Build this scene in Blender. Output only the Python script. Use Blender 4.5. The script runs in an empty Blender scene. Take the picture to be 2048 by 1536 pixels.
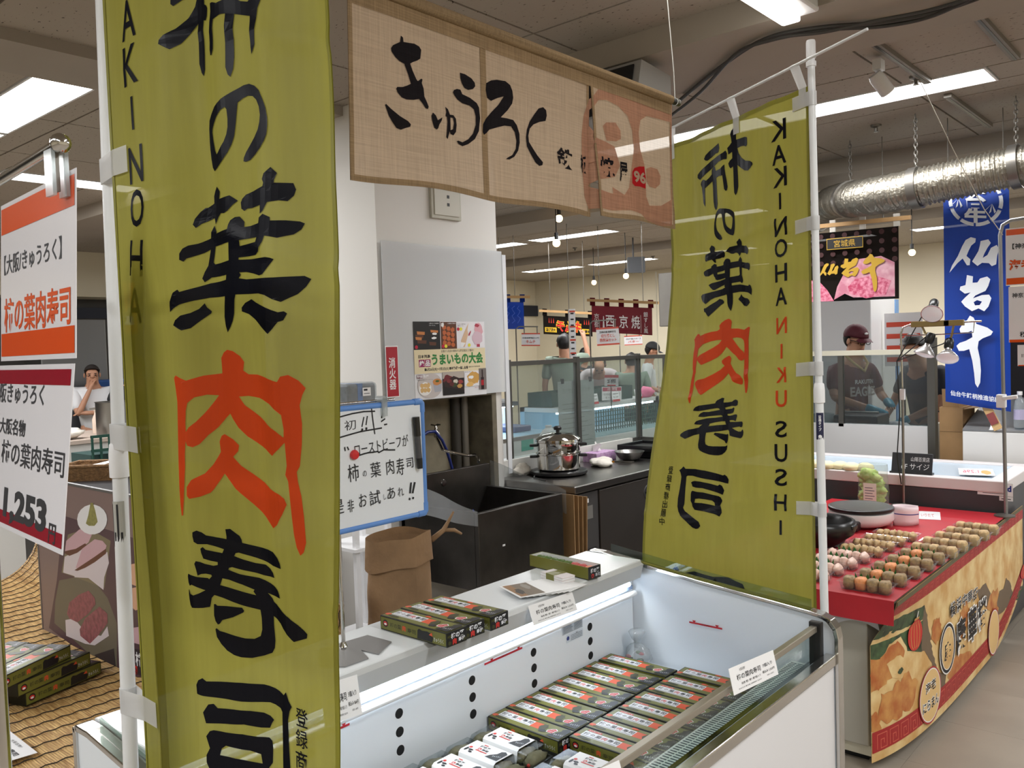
import bpy, bmesh, math, random
from mathutils import Vector as V, Matrix
from mathutils.geometry import tessellate_polygon
from mathutils import noise as mnoise
random.seed(7)
sc = bpy.context.scene
COL = sc.collection
R_ = math.radians
ORD = ('first', 'second', 'third', 'fourth', 'fifth', 'sixth', 'seventh', 'eighth', 'ninth', 'tenth')

# ---------------------------------------------------------------- camera
CAM_H = 1.65
FPX = 1713.0                       # focal length in pixels of the 2048 px wide frame
YAW, PIT, ROL = -0.71815, -0.04309, -0.03309
def _axes():
    f = V((math.sin(YAW)*math.cos(PIT), math.cos(YAW)*math.cos(PIT), math.sin(PIT)))
    r = f.cross(V((0, 0, 1))).normalized()
    u = r.cross(f)
    c, s = math.cos(ROL), math.sin(ROL)
    return c*r + s*u, -s*r + c*u, f
CR, CU, CF = _axes()
CC = V((0, 0, CAM_H))
cam = bpy.data.cameras.new('camera')
cam.sensor_fit = 'HORIZONTAL'; cam.sensor_width = 36.0; cam.lens = FPX/2048*36
cam.clip_start = .02; cam.clip_end = 200
camo = bpy.data.objects.new('camera', cam); COL.objects.link(camo)
camo.matrix_world = Matrix(((CR.x, CU.x, -CF.x, CC.x), (CR.y, CU.y, -CF.y, CC.y), (CR.z, CU.z, -CF.z, CC.z), (0, 0, 0, 1)))
sc.camera = camo
def ray(px, py): return CR*((px-1024)/FPX) + CU*((768-py)/FPX) + CF
def PX(px, py, x): d = ray(px, py); return CC + d*(x/d.x)
def PY(px, py, y): d = ray(px, py); return CC + d*(y/d.y)
def PZ(px, py, z): d = ray(px, py); return CC + d*((z-CAM_H)/d.z)
def PD(px, py, t): return CC + ray(px, py)*t

# ---------------------------------------------------------------- world, exposure, lamps
sc.view_settings.view_transform = 'Standard'
sc.view_settings.look = 'None'
sc.view_settings.gamma = 1.0
sc.view_settings.use_curve_mapping = False
sc.view_settings.exposure = -0.28
w = bpy.data.worlds.new('hall_air'); sc.world = w; w.use_nodes = True
w.node_tree.nodes['Background'].inputs[0].default_value = (.95, .97, 1, 1)
w.node_tree.nodes['Background'].inputs[1].default_value = .12
CEIL = 3.0
cy = sc.cycles; cy.max_bounces = 6; cy.diffuse_bounces = 3; cy.glossy_bounces = 3; cy.transmission_bounces = 4; cy.transparent_max_bounces = 14; cy.caustics_reflective = False; cy.caustics_refractive = False
LAMP_E = 11.0       # radiance of the ceiling tube panels
LAMP_W = 30.0       # watts of the area lamp inside each metre of the near ceiling panels
CASE_W = 3.6       # watts of the tube under the freezer shelf
def area(name, loc, sx, sy, watts, rot=(0, 0, 0), col=(.96, .98, 1)):
    l = bpy.data.lights.new(name, 'AREA'); l.shape = 'RECTANGLE'; l.size = sx; l.size_y = sy
    l.energy = watts; l.color = col
    o = bpy.data.objects.new(name, l); COL.objects.link(o); o.location = loc; o.rotation_euler = rot
    return o

# ---------------------------------------------------------------- materials
def lin(c): return tuple((x/255/12.92 if x/255 <= .04045 else ((x/255+.055)/1.055)**2.4) for x in c[:3]) + (1,)
MATS = {}
def M(name, col=(200, 200, 200), rough=.5, metal=0, spec=.5, var=None, bump=None, emit=0, coat=0, sheen=0, stretch=None, col2=None, trans=0):
    if name in MATS: return MATS[name]
    m = bpy.data.materials.new(name); m.use_nodes = True
    nt = m.node_tree; b = nt.nodes['Principled BSDF']
    b.inputs['Base Color'].default_value = lin(col)
    b.inputs['Roughness'].default_value = rough; b.inputs['Metallic'].default_value = metal
    b.inputs['Specular IOR Level'].default_value = spec
    b.inputs['Coat Weight'].default_value = coat; b.inputs['Sheen Weight'].default_value = sheen
    if trans: b.inputs['Transmission Weight'].default_value = trans
    if emit:
        b.inputs['Emission Color'].default_value = lin(col); b.inputs['Emission Strength'].default_value = emit
    if var or bump:
        tc = nt.nodes.new('ShaderNodeTexCoord'); mp = nt.nodes.new('ShaderNodeMapping')
        nt.links.new(tc.outputs['Object'], mp.inputs['Vector'])
        if stretch: mp.inputs['Scale'].default_value = stretch
    if var:
        n = nt.nodes.new('ShaderNodeTexNoise'); n.inputs['Scale'].default_value = var[0]; n.inputs['Detail'].default_value = 5
        nt.links.new(mp.outputs[0], n.inputs['Vector'])
        mx = nt.nodes.new('ShaderNodeMix'); mx.data_type = 'RGBA'
        rp = nt.nodes.new('ShaderNodeMapRange'); rp.inputs[1].default_value = .35; rp.inputs[2].default_value = .65
        nt.links.new(n.outputs['Fac'], rp.inputs[0]); nt.links.new(rp.outputs[0], mx.inputs['Factor'])
        c2 = lin(col2) if col2 else tuple(x*(1-var[1]) for x in lin(col)[:3]) + (1,)
        mx.inputs['A'].default_value = lin(col); mx.inputs['B'].default_value = c2
        nt.links.new(mx.outputs['Result'], b.inputs['Base Color'])
    if bump:
        n2 = nt.nodes.new('ShaderNodeTexNoise'); n2.inputs['Scale'].default_value = bump[0]; n2.inputs['Detail'].default_value = 4
        nt.links.new(mp.outputs[0], n2.inputs['Vector'])
        bp = nt.nodes.new('ShaderNodeBump'); bp.inputs['Strength'].default_value = bump[1]; bp.inputs['Distance'].default_value = .01
        nt.links.new(n2.outputs['Fac'], bp.inputs['Height']); nt.links.new(bp.outputs[0], b.inputs['Normal'])
    MATS[name] = m
    return m
def thin(name, tint=(235, 242, 240), gloss=.06, rough=.03, fres=True, haze=0):
    """clear sheet: straight-through with a surface reflection"""
    if name in MATS: return MATS[name]
    m = bpy.data.materials.new(name); m.use_nodes = True; nt = m.node_tree
    nt.nodes.remove(nt.nodes['Principled BSDF']); out = nt.nodes['Material Output']
    t = nt.nodes.new('ShaderNodeBsdfTransparent'); t.inputs[0].default_value = lin(tint)
    g = nt.nodes.new('ShaderNodeBsdfGlossy'); g.inputs['Roughness'].default_value = rough
    mx = nt.nodes.new('ShaderNodeMixShader')
    if fres:
        f = nt.nodes.new('ShaderNodeFresnel'); ge = nt.nodes.new('ShaderNodeNewGeometry'); mr = nt.nodes.new('ShaderNodeMapRange')
        mr.inputs[3].default_value = 1.45; mr.inputs[4].default_value = 1/1.45      # same reflection on both faces of the sheet
        nt.links.new(ge.outputs['Backfacing'], mr.inputs[0]); nt.links.new(mr.outputs[0], f.inputs[0])
        nt.links.new(f.outputs[0], mx.inputs[0])
    else: mx.inputs[0].default_value = gloss
    nt.links.new(t.outputs[0], mx.inputs[1]); nt.links.new(g.outputs[0], mx.inputs[2])
    last = mx
    if haze:
        d = nt.nodes.new('ShaderNodeBsdfDiffuse'); d.inputs[0].default_value = lin((235, 238, 240))
        m2 = nt.nodes.new('ShaderNodeMixShader'); m2.inputs[0].default_value = haze
        nt.links.new(mx.outputs[0], m2.inputs[1]); nt.links.new(d.outputs[0], m2.inputs[2]); last = m2
    nt.links.new(last.outputs[0], out.inputs['Surface'])
    MATS[name] = m
    return m
def cloth(name, col, transl=.4, see=.07, gloss=.04, weave=None, col2=None, rough=.4):
    """thin fabric: diffuse + light passing through + open weave"""
    if name in MATS: return MATS[name]
    m = bpy.data.materials.new(name); m.use_nodes = True; nt = m.node_tree
    nt.nodes.remove(nt.nodes['Principled BSDF']); out = nt.nodes['Material Output']
    d = nt.nodes.new('ShaderNodeBsdfDiffuse'); tr = nt.nodes.new('ShaderNodeBsdfTranslucent')
    tp = nt.nodes.new('ShaderNodeBsdfTransparent'); gl = nt.nodes.new('ShaderNodeBsdfGlossy'); gl.inputs['Roughness'].default_value = rough
    d.inputs[0].default_value = tr.inputs[0].default_value = lin(col)
    tc = nt.nodes.new('ShaderNodeTexCoord')
    if weave:
        sx, sy, sz, amt = weave
        acc = None
        for s in ((sx, sy, 6), (6, 6, sz)):
            mp = nt.nodes.new('ShaderNodeMapping'); mp.inputs['Scale'].default_value = s
            nt.links.new(tc.outputs['Object'], mp.inputs['Vector'])
            n = nt.nodes.new('ShaderNodeTexNoise'); n.inputs['Scale'].default_value = 1.0; n.inputs['Detail'].default_value = 3
            nt.links.new(mp.outputs[0], n.inputs['Vector'])
            if acc is None: acc = n.outputs['Fac']
            else:
                a = nt.nodes.new('ShaderNodeMath'); a.operation = 'ADD'; nt.links.new(acc, a.inputs[0]); nt.links.new(n.outputs['Fac'], a.inputs[1]); acc = a.outputs[0]
        rp = nt.nodes.new('ShaderNodeMapRange'); rp.inputs[1].default_value = .75; rp.inputs[2].default_value = 1.25
        nt.links.new(acc, rp.inputs[0])
        mx = nt.nodes.new('ShaderNodeMix'); mx.data_type = 'RGBA'; nt.links.new(rp.outputs[0], mx.inputs['Factor'])
        mx.inputs['B'].default_value = lin(col); mx.inputs['A'].default_value = lin(col2) if col2 else tuple(x*(1-amt) for x in lin(col)[:3]) + (1,)
        nt.links.new(mx.outputs['Result'], d.inputs[0]); nt.links.new(mx.outputs['Result'], tr.inputs[0])
    m1 = nt.nodes.new('ShaderNodeMixShader'); m1.inputs[0].default_value = transl
    nt.links.new(d.outputs[0], m1.inputs[1]); nt.links.new(tr.outputs[0], m1.inputs[2])
    m2 = nt.nodes.new('ShaderNodeMixShader'); m2.inputs[0].default_value = gloss
    nt.links.new(m1.outputs[0], m2.inputs[1]); nt.links.new(gl.outputs[0], m2.inputs[2])
    m3 = nt.nodes.new('ShaderNodeMixShader'); m3.inputs[0].default_value = see
    nt.links.new(m2.outputs[0], m3.inputs[1]); nt.links.new(tp.outputs[0], m3.inputs[2])
    nt.links.new(m3.outputs[0], out.inputs['Surface'])
    MATS[name] = m
    return m
INK = lambda: M('black_ink', (22, 22, 28), .6)
WHITE = lambda: M('white_print', (236, 236, 236), .5)
RED = lambda: M('red_print', (196, 40, 44), .5)
STEEL = lambda: M('brushed_steel', (150, 148, 145), .32, 1)
DSTEEL = lambda: M('dull_steel', (118, 114, 108), .42, .85)
CHROME = lambda: M('chrome', (205, 203, 200), .14, 1)
WPLAS = lambda: M('white_plastic', (232, 232, 234), .38)
BPLAS = lambda: M('black_plastic', (22, 22, 24), .35)

# ---------------------------------------------------------------- mesh building
def wloc(o):
    v = V((0, 0, 0))
    while o is not None: v = v + o.location; o = o.parent
    return v
def tag(o, label, cat, group=None, kind=None):
    if label: o['label'] = label
    if cat: o['category'] = cat
    if group: o['group'] = group
    if kind: o['kind'] = kind
    return o
def thing(name, label, cat, loc=(0, 0, 0), group=None):
    o = bpy.data.objects.new(name, None); COL.objects.link(o); o.location = V(loc); o.empty_display_size = .05
    return tag(o, label, cat, group)
class MB:
    def __init__(s): s.v = []; s.f = []; s.m = []; s.c = 0
    def add(s, vs, fs):
        b = len(s.v); s.v += [V(p) for p in vs]
        for f in fs: s.f.append([b+i for i in f]); s.m.append(s.c)
        return s
    def box(s, x0, x1, y0, y1, z0, z1):
        return s.add([(x, y, z) for z in (z0, z1) for x, y in ((x0, y0), (x1, y0), (x1, y1), (x0, y1))],
                     [(0, 3, 2, 1), (4, 5, 6, 7), (0, 1, 5, 4), (1, 2, 6, 5), (2, 3, 7, 6), (3, 0, 4, 7)])
    def obox(s, o, a, b, c):
        """parallelepiped from corner o and three edge vectors"""
        o, a, b, c = V(o), V(a), V(b), V(c)
        return s.add([o, o+a, o+a+b, o+b, o+c, o+a+c, o+a+b+c, o+b+c],
                     [(0, 3, 2, 1), (4, 5, 6, 7), (0, 1, 5, 4), (1, 2, 6, 5), (2, 3, 7, 6), (3, 0, 4, 7)])
    def bar(s, p, q, w, h=None, up=(0, 0, 1)):
        p, q = V(p), V(q); h = h or w; d = (q-p).normalized(); u = V(up)
        if abs(d.dot(u)) > .98: u = V((1, 0, 0))
        r = d.cross(u).normalized(); u = r.cross(d)
        return s.obox(p-r*w/2-u*h/2, r*w, u*h, q-p)
    def cyl(s, p, q, r, n=12, r2=None):
        return s.tube([p, q], [r, r if r2 is None else r2], n)
    def tube(s, pts, r, n=8, closed=False):
        pts = [V(p) for p in pts]; k = len(pts); rs = r if isinstance(r, (list, tuple)) else [r]*k
        b = len(s.v); up = None; ring = []
        for i, p in enumerate(pts):
            if closed: d = pts[(i+1) % k]-pts[i-1]
            else: d = pts[min(i+1, k-1)]-pts[max(i-1, 0)]
            if d.length < 1e-9: d = V((0, 0, 1))
            d.normalize()
            if up is None: up = V((0, 0, 1)) if abs(d.z) < .9 else V((1, 0, 0))
            x = up.cross(d)
            if x.length < 1e-6: x = V((0, 1, 0)).cross(d)
            x.normalize(); up = d.cross(x)
            for j in range(n):
                a = 2*math.pi*j/n; s.v.append(p+(x*math.cos(a)+up*math.sin(a))*rs[i])
        for i in range(k if closed else k-1):
            for j in range(n):
                a, c = b+i*n, b+((i+1) % k)*n
                s.f.append([a+j, a+(j+1) % n, c+(j+1) % n, c+j]); s.m.append(s.c)
        if not closed:
            s.f.append([b+j for j in range(n)][::-1]); s.m.append(s.c)
            s.f.append([b+(k-1)*n+j for j in range(n)]); s.m.append(s.c)
        return s
    def lathe(s, prof, c=(0, 0, 0), n=24, ax=None, sx=1, sy=1):
        """profile of (radius, height) turned about the vertical (or the axis ax) through c"""
        c = V(c); b = len(s.v); q = V((0, 0, 1)).rotation_difference(V(ax).normalized()) if ax else None
        for r, z in prof:
            for j in range(n):
                a = 2*math.pi*j/n; p = V((r*math.cos(a)*sx, r*math.sin(a)*sy, z))
                s.v.append(c+(q @ p if q else p))
        for i in range(len(prof)-1):
            for j in range(n):
                s.f.append([b+i*n+j, b+i*n+(j+1) % n, b+(i+1)*n+(j+1) % n, b+(i+1)*n+j]); s.m.append(s.c)
        if prof[0][0] > 1e-5: s.f.append([b+j for j in range(n)][::-1]); s.m.append(s.c)
        if prof[-1][0] > 1e-5: s.f.append([b+(len(prof)-1)*n+j for j in range(n)]); s.m.append(s.c)
        return s
    def ball(s, c, rx, ry=None, rz=None, n=12, k=8, nz=0, seed=0):
        ry = ry or rx; rz = rz or rx; c = V(c); b = len(s.v)
        for i in range(k+1):
            t = math.pi*i/k
            for j in range(n):
                a = 2*math.pi*j/n; d = V((math.sin(t)*math.cos(a), math.sin(t)*math.sin(a), math.cos(t)))
                f = 1+nz*mnoise.noise(d*1.7+V((seed*7.3, seed*3.1, 0))) if nz else 1
                s.v.append(c+V((d.x*rx*f, d.y*ry*f, d.z*rz*f)))
        for i in range(k):
            for j in range(n):
                s.f.append([b+i*n+j, b+(i+1)*n+j, b+(i+1)*n+(j+1) % n, b+i*n+(j+1) % n]); s.m.append(s.c)
        return s
    def grid(s, fn, nu, nv):
        b = len(s.v)
        for j in range(nv+1):
            for i in range(nu+1): s.v.append(V(fn(i/nu, j/nv)))
        for j in range(nv):
            for i in range(nu):
                a = b+j*(nu+1)+i; s.f.append([a, a+1, a+nu+2, a+nu+1]); s.m.append(s.c)
        return s
    def prism(s, pts, d):
        """closed polygon (3-D points) pushed along vector d"""
        pts = [V(p) for p in pts]; d = V(d); n = len(pts); b = len(s.v)
        s.v += pts+[p+d for p in pts]
        for t in tessellate_polygon([pts]):
            s.f.append([b+i for i in t]); s.m.append(s.c); s.f.append([b+n+i for i in reversed(t)]); s.m.append(s.c)
        for i in range(n):
            s.f.append([b+i, b+(i+1) % n, b+n+(i+1) % n, b+n+i]); s.m.append(s.c)
        return s
    def build(s, name, mat, parent=None, smooth=False, bevel=0, solid=0, sub=0, seg=2):
        me = bpy.data.meshes.new(name); off = wloc(parent) if parent else V((0, 0, 0))
        me.from_pydata([tuple(p-off) for p in s.v], [], s.f)
        mats = mat if isinstance(mat, (list, tuple)) else [mat]
        for m in mats: me.materials.append(m)
        if len(mats) > 1: me.polygons.foreach_set('material_index', s.m)
        bm = bmesh.new(); bm.from_mesh(me); bmesh.ops.recalc_face_normals(bm, faces=bm.faces); bm.to_mesh(me); bm.free()
        o = bpy.data.objects.new(name, me); COL.objects.link(o)
        if parent: o.parent = parent
        if smooth:
            me.polygons.foreach_set('use_smooth', [True]*len(me.polygons))
            if smooth != 'all' and hasattr(me, 'set_sharp_from_angle'): me.set_sharp_from_angle(angle=R_(42))
        if solid:
            d = o.modifiers.new('thickness', 'SOLIDIFY'); d.thickness = solid; d.offset = 0
        if bevel:
            d = o.modifiers.new('edge', 'BEVEL'); d.width = bevel; d.segments = seg; d.limit_method = 'ANGLE'; d.angle_limit = R_(50)
        if sub:
            d = o.modifiers.new('smooth', 'SUBSURF'); d.levels = d.render_levels = sub
        return o
def single(mb, name, mat, label, cat, group=None, kind=None, **k):
    return tag(mb.build(name, mat, None, **k), label, cat, group, kind)
def dup(root, loc=None, rotz=None, label=None, group=None, parent=None):
    r = root.copy(); COL.objects.link(r)
    if parent is not None: r.parent = parent
    if loc is not None: r.location = V(loc)
    if rotz is not None: r.rotation_euler = (0, 0, rotz)
    if label: r['label'] = label
    if group: r['group'] = group
    for ch in list(root.children): dup(ch, parent=r)
    return r

# ---------------------------------------------------------------- lettering and flat print
_ts = bpy.data.scenes.new('letter_workbench')
_tc = bpy.data.curves.new('letter_workbench', 'FONT'); _to = bpy.data.objects.new('letter_workbench', _tc); _ts.collection.objects.link(_to)
_tcache = {}
def glyphs(body, bold=0, vertical=False, sp=1.0):
    k = (body, bold, vertical, sp)
    if k not in _tcache:
        _tc.body = '\n'.join(body) if vertical else body
        _tc.align_x = 'CENTER' if vertical else 'LEFT'; _tc.offset = bold; _tc.space_character = sp; _tc.resolution_u = 3
        _tc.space_line = 1.0*sp if vertical else 1.0
        _to.update_tag(); _ts.view_layers[0].update()
        dg = _ts.view_layers[0].depsgraph
        me = bpy.data.meshes.new_from_object(_to.evaluated_get(dg))
        vs = [(p.co.x, p.co.y) for p in me.vertices]; fs = [tuple(p.vertices) for p in me.polygons]
        bpy.data.meshes.remove(me)
        x0 = min(p[0] for p in vs); x1 = max(p[0] for p in vs); y0 = min(p[1] for p in vs); y1 = max(p[1] for p in vs)
        _tcache[k] = ([((x-x0)/(x1-x0 or 1), (y-y0)/(y1-y0 or 1)) for x, y in vs], fs, (x1-x0)/(y1-y0 or 1))
    return _tcache[k]
class Print:
    """flat print on a surface fn(u, v, lift); each new element lies a hair above the last"""
    def __init__(s, fn, step=.00006, lift=.0004, cut=None, both=False):
        s.fn = fn; s.l = lift; s.st = step; s.cut = cut; s.items = {}; s.both = both
    def _add(s, mat, vs, fs):
        s.items.setdefault(mat.name, [mat, []])[1].append((vs, fs, s.l)); s.l += s.st
        return s
    def rect(s, u0, v0, u1, v1, mat): return s._add(mat, [(u0, v0), (u1, v0), (u1, v1), (u0, v1)], [(0, 1, 2, 3)])
    def poly(s, pts, mat, holes=()):
        loops = [[V((p[0], p[1], 0)) for p in pts]]+[[V((p[0], p[1], 0)) for p in h] for h in holes]
        flat = [(p.x, p.y) for l in loops for p in l]
        return s._add(mat, flat, [tuple(t) for t in tessellate_polygon(loops)])
    def disc(s, u, v, ru, rv, mat, n=28): return s.poly([(u+ru*math.cos(6.28319*i/n), v+rv*math.sin(6.28319*i/n)) for i in range(n)], mat)
    def blob(s, u, v, ru, rv, mat, seed=0, rough=.25, n=26):
        return s.poly([(u+ru*math.cos(6.28319*i/n)*(1+rough*mnoise.noise(V((2*math.cos(6.28319*i/n), 2*math.sin(6.28319*i/n), seed*3.7)))),
                        v+rv*math.sin(6.28319*i/n)*(1+rough*mnoise.noise(V((2*math.cos(6.28319*i/n), 2*math.sin(6.28319*i/n), seed*3.7+9))))) for i in range(n)], mat)
    def line(s, pts, wd, mat):
        for a, b in zip(pts, pts[1:]):
            d = V((b[0]-a[0], b[1]-a[1])); L = d.length or 1e-6; n = V((-d.y, d.x))/L*wd/2; d = d/L*wd*.3
            s.poly([(a[0]-n.x-d.x, a[1]-n.y-d.y), (b[0]-n.x+d.x, b[1]-n.y+d.y), (b[0]+n.x+d.x, b[1]+n.y+d.y), (a[0]+n.x-d.x, a[1]+n.y-d.y)], mat); s.l -= s.st
        s.l += s.st
        return s
    def text(s, body, u, v, mat, w=None, h=None, bold=0, vertical=False, sp=1.0, flip=False, slant=0, rot=0):
        """text centred at (u, v), v upward; w and h fit the box"""
        vs, fs, asp = glyphs(body, bold, vertical, sp)
        if w is None: w = h*asp
        if h is None: h = w/asp
        c, sn = math.cos(rot), math.sin(rot)
        out = []
        for x, y in vs:
            a, b = (x-.5)*w*(-1 if flip else 1)+slant*(y-.5)*h, (y-.5)*h
            out.append((u+a*c-b*sn, v+a*sn+b*c))
        return s._add(mat, out, fs)
    def build(s, name, parent, sides=None):
        mats = []; mb = MB(); sides = sides or ((1, -1) if s.both else (1,))
        for mat, items in s.items.values():
            mb.c = len(mats); mats.append(mat)
            for vs, fs, l in items:
                if s.cut:
                    bm = bmesh.new(); bv = [bm.verts.new((p[0], p[1], 0)) for p in vs]
                    for f in fs:
                        try: bm.faces.new([bv[i] for i in f])
                        except ValueError: pass
                    for ax, (a, b, stp) in enumerate(s.cut):
                        lo = min(p[ax] for p in vs); hi = max(p[ax] for p in vs); t = a+stp*math.ceil((lo-a)/stp)
                        while t < hi:
                            co = [0, 0, 0]; co[ax] = t; no = [0, 0, 0]; no[ax] = 1
                            bmesh.ops.bisect_plane(bm, geom=bm.verts[:]+bm.edges[:]+bm.faces[:], plane_co=co, plane_no=no, dist=1e-6); t += stp
                    bm.verts.index_update(); vs = [(p.co.x, p.co.y) for p in bm.verts]; fs = [[p.index for p in f.verts] for f in bm.faces]; bm.free()
                for sd in sides: mb.add([s.fn(p[0], p[1], l*sd) for p in vs], fs)
        # no normal recalculation problems: print is two-sided
        o = mb.build(name, mats, parent)
        return o
def plane_fn(o, ex, ey):
    o, ex, ey = V(o), V(ex).normalized(), V(ey).normalized(); n = ex.cross(ey)
    return lambda u, v, l: o+ex*u+ey*v+n*l
# ================================================================ THE ROOM
def struct(mb, name, mat, parent=None, **k):
    o = mb.build(name, mat, parent, **k)
    if parent is None: o['kind'] = 'structure'
    return o
def tile_mat():
    m = M('ceiling_tile', (166, 156, 143), .9)
    nt = m.node_tree; b = nt.nodes['Principled BSDF']
    tc = nt.nodes.new('ShaderNodeTexCoord'); n = nt.nodes.new('ShaderNodeTexNoise'); n.inputs['Scale'].default_value = 38; n.inputs['Detail'].default_value = 2
    mp = nt.nodes.new('ShaderNodeMapping'); mp.inputs['Scale'].default_value = (1, 2.2, 1)
    nt.links.new(tc.outputs['Object'], mp.inputs[0]); nt.links.new(mp.outputs[0], n.inputs['Vector'])
    r = nt.nodes.new('ShaderNodeMapRange'); r.inputs[1].default_value = .66; r.inputs[2].default_value = .71
    nt.links.new(n.outputs['Fac'], r.inputs[0])
    mx = nt.nodes.new('ShaderNodeMix'); mx.data_type = 'RGBA'; mx.inputs['A'].default_value = lin((166, 156, 143)); mx.inputs['B'].default_value = lin((66, 58, 50))
    nt.links.new(r.outputs[0], mx.inputs['Factor']); nt.links.new(mx.outputs['Result'], b.inputs['Base Color'])
    return m
TILE = tile_mat()
BEAM = M('beam_paint', (166, 156, 143), .7, var=(1.2, .12))
FLOOR_M = M('floor_tile_vinyl', (156, 146, 133), .42, var=(3, .12))
CREAM = M('cream_wall', (226, 216, 192), .7, var=(.8, .05))
DGREY = M('recess_gloom_grey', (70, 68, 66), .7)
WPAINT = M('white_wall_paint', (226, 223, 218), .6)
LAMP = M('lamp_diffuser', (255, 252, 246), .5, emit=LAMP_E)
X0, X1, Y0, Y1 = -11.5, 4.0, -5.0, 14.0
fl = struct(MB().box(X0, X1, Y0, Y1, -.1, -.004), 'floor', M('floor_joint', (92, 86, 78), .7))
tm = MB().box(-.2245, .2245, -.2245, .2245, -.006, 0)
t0 = None
for i in range(-6, 6):
    for j in range(4, 18):
        p = (i*.45+.1, j*.45+.05, 0)
        if t0 is None: t0 = tm.build('floor_tile', FLOOR_M, fl); t0.location = p
        else: o = t0.copy(); COL.objects.link(o); o.location = p
ff = MB()
for (a, b, c, d) in ((X0, -2.83, Y0, Y1), (2.57, X1, Y0, Y1), (-2.83, 2.57, Y0, 1.62), (-2.83, 2.57, 7.93, Y1)): ff.box(a, b, c, d, -.0035, -.0005)
ff.build('floor_field', FLOOR_M, fl)
ce = struct(MB().box(X0, X1, Y0, Y1, CEIL+.012, CEIL+.2), 'ceiling', M('ceiling_joint', (40, 36, 33), .9))
# fixtures sit in the panel field
FIX = []          # (x0, x1, y0, y1)
for yc, spans in ((1.77, (-4.31, -5.56, -6.81, -8.06, 1.3, 2.6)), (5.12, (-1.06, -2.30, 1.4, 2.7)), (8.56, (-5.80, -7.24, -3.9, -1.9, .2, 1.6)),
                  (11.97, (-7.34, -8.82, -5.6, -3.9, -2.2, -.4, 1.2)), (-1.63, (-6, -4.2, -2.4, -.6, 1.2, 3.0))):
    for xr in spans: FIX.append((xr-1.22, xr, yc-.15, yc+.15))
FIX.append((-6.9, -6.6, 2.25, 3.6))
pan = {}
px0, py0, pw, ph = -2.37, 2.93, .91, .85
def hits(a, b, c, d):
    return any(a < f[1]-.01 and b > f[0]+.01 and c < f[3]-.01 and d > f[2]+.01 for f in FIX)
for i in range(-8, 4):
    for j in range(-3, 9):
        a, b, c, d = px0+i*pw, px0+(i+1)*pw, py0+j*ph, py0+(j+1)*ph
        # split the panel round the light troughs
        cells = [(a, b, c, d)]
        for f in FIX:
            nx = []
            for (a1, b1, c1, d1) in cells:
                if a1 < f[1] and b1 > f[0] and c1 < f[3] and d1 > f[2]:
                    if c1 < f[2]: nx.append((a1, b1, c1, f[2]))
                    if d1 > f[3]: nx.append((a1, b1, f[3], d1))
                    cc, dd = max(c1, f[2]), min(d1, f[3])
                    if a1 < f[0]: nx.append((a1, f[0], cc, dd))
                    if b1 > f[1]: nx.append((f[1], b1, cc, dd))
                else: nx.append((a1, b1, c1, d1))
            cells = nx
        for (a1, b1, c1, d1) in cells:
            if b1-a1 < .03 or d1-c1 < .03: continue
            k = (round(b1-a1, 3), round(d1-c1, 3))
            if k not in pan:
                pan[k] = MB().box(.006, k[0]-.006, .006, k[1]-.006, 0, .012).build('ceiling_panel', TILE, ce); pan[k].location = (a1, c1, CEIL)
            else: o = pan[k].copy(); COL.objects.link(o); o.location = (a1, c1, CEIL)
far = MB()
for (a, b, c, d) in ((X0, px0-8*pw, Y0, Y1), (px0+4*pw, X1, Y0, Y1), (px0-8*pw, px0+4*pw, Y0, py0-3*ph), (px0-8*pw, px0+4*pw, py0+9*ph, Y1)):
    far.box(a, b, c, d, CEIL+.006, CEIL+.0115)
far.build('ceiling_field', TILE, ce)
n = 0
for (a, b, c, d) in FIX:
    n += 1
    if d-c > 1: lab = 'white fluorescent panel light set lengthwise in the ceiling behind the tall sushi banner'
    else: lab = 'long white fluorescent panel light recessed in the ceiling '+{1.77: 'row over the bamboo mat', 5.12: 'row over the dark freezer', 8.56: 'row over the chilled case', 11.97: 'row by the back wall', -1.63: 'row behind the photographer'}[round((c+d)/2, 2)]
    t = thing('ceiling_light', lab, 'ceiling light', ((a+b)/2, (c+d)/2, CEIL), 'ceiling lights, row %.1f' % ((c+d)/2) if d-c < 1 else None)
    fr = MB()
    for q in ((a, b, c, c+.012), (a, b, d-.012, d), (a, a+.012, c+.012, d-.012), (b-.012, b, c+.012, d-.012)): fr.box(*q, CEIL-.006, CEIL+.011)
    fr.build('frame', WPLAS(), t)
    MB().box(a+.012, b-.012, c+.012, d-.012, CEIL+.002, CEIL+.010).build('diffuser', LAMP, t)
    if True:
        l = area('lamp', (0, 0, -.012), b-a-.03, d-c-.03, LAMP_W*(b-a if d-c < 1 else d-c)); l.parent = t
# beams
for k, yb in enumerate((-.15, 3.25, 6.65, 10.05)):
    struct(MB().box(X0, X1, yb, yb+.62, CEIL-.11, CEIL+.011), 'trim_%d' % (k+1), BEAM)
struct(MB().box(-4.22, -3.80, Y0, 3.24, CEIL-.05, CEIL+.011), 'trim_5', BEAM)
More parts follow.
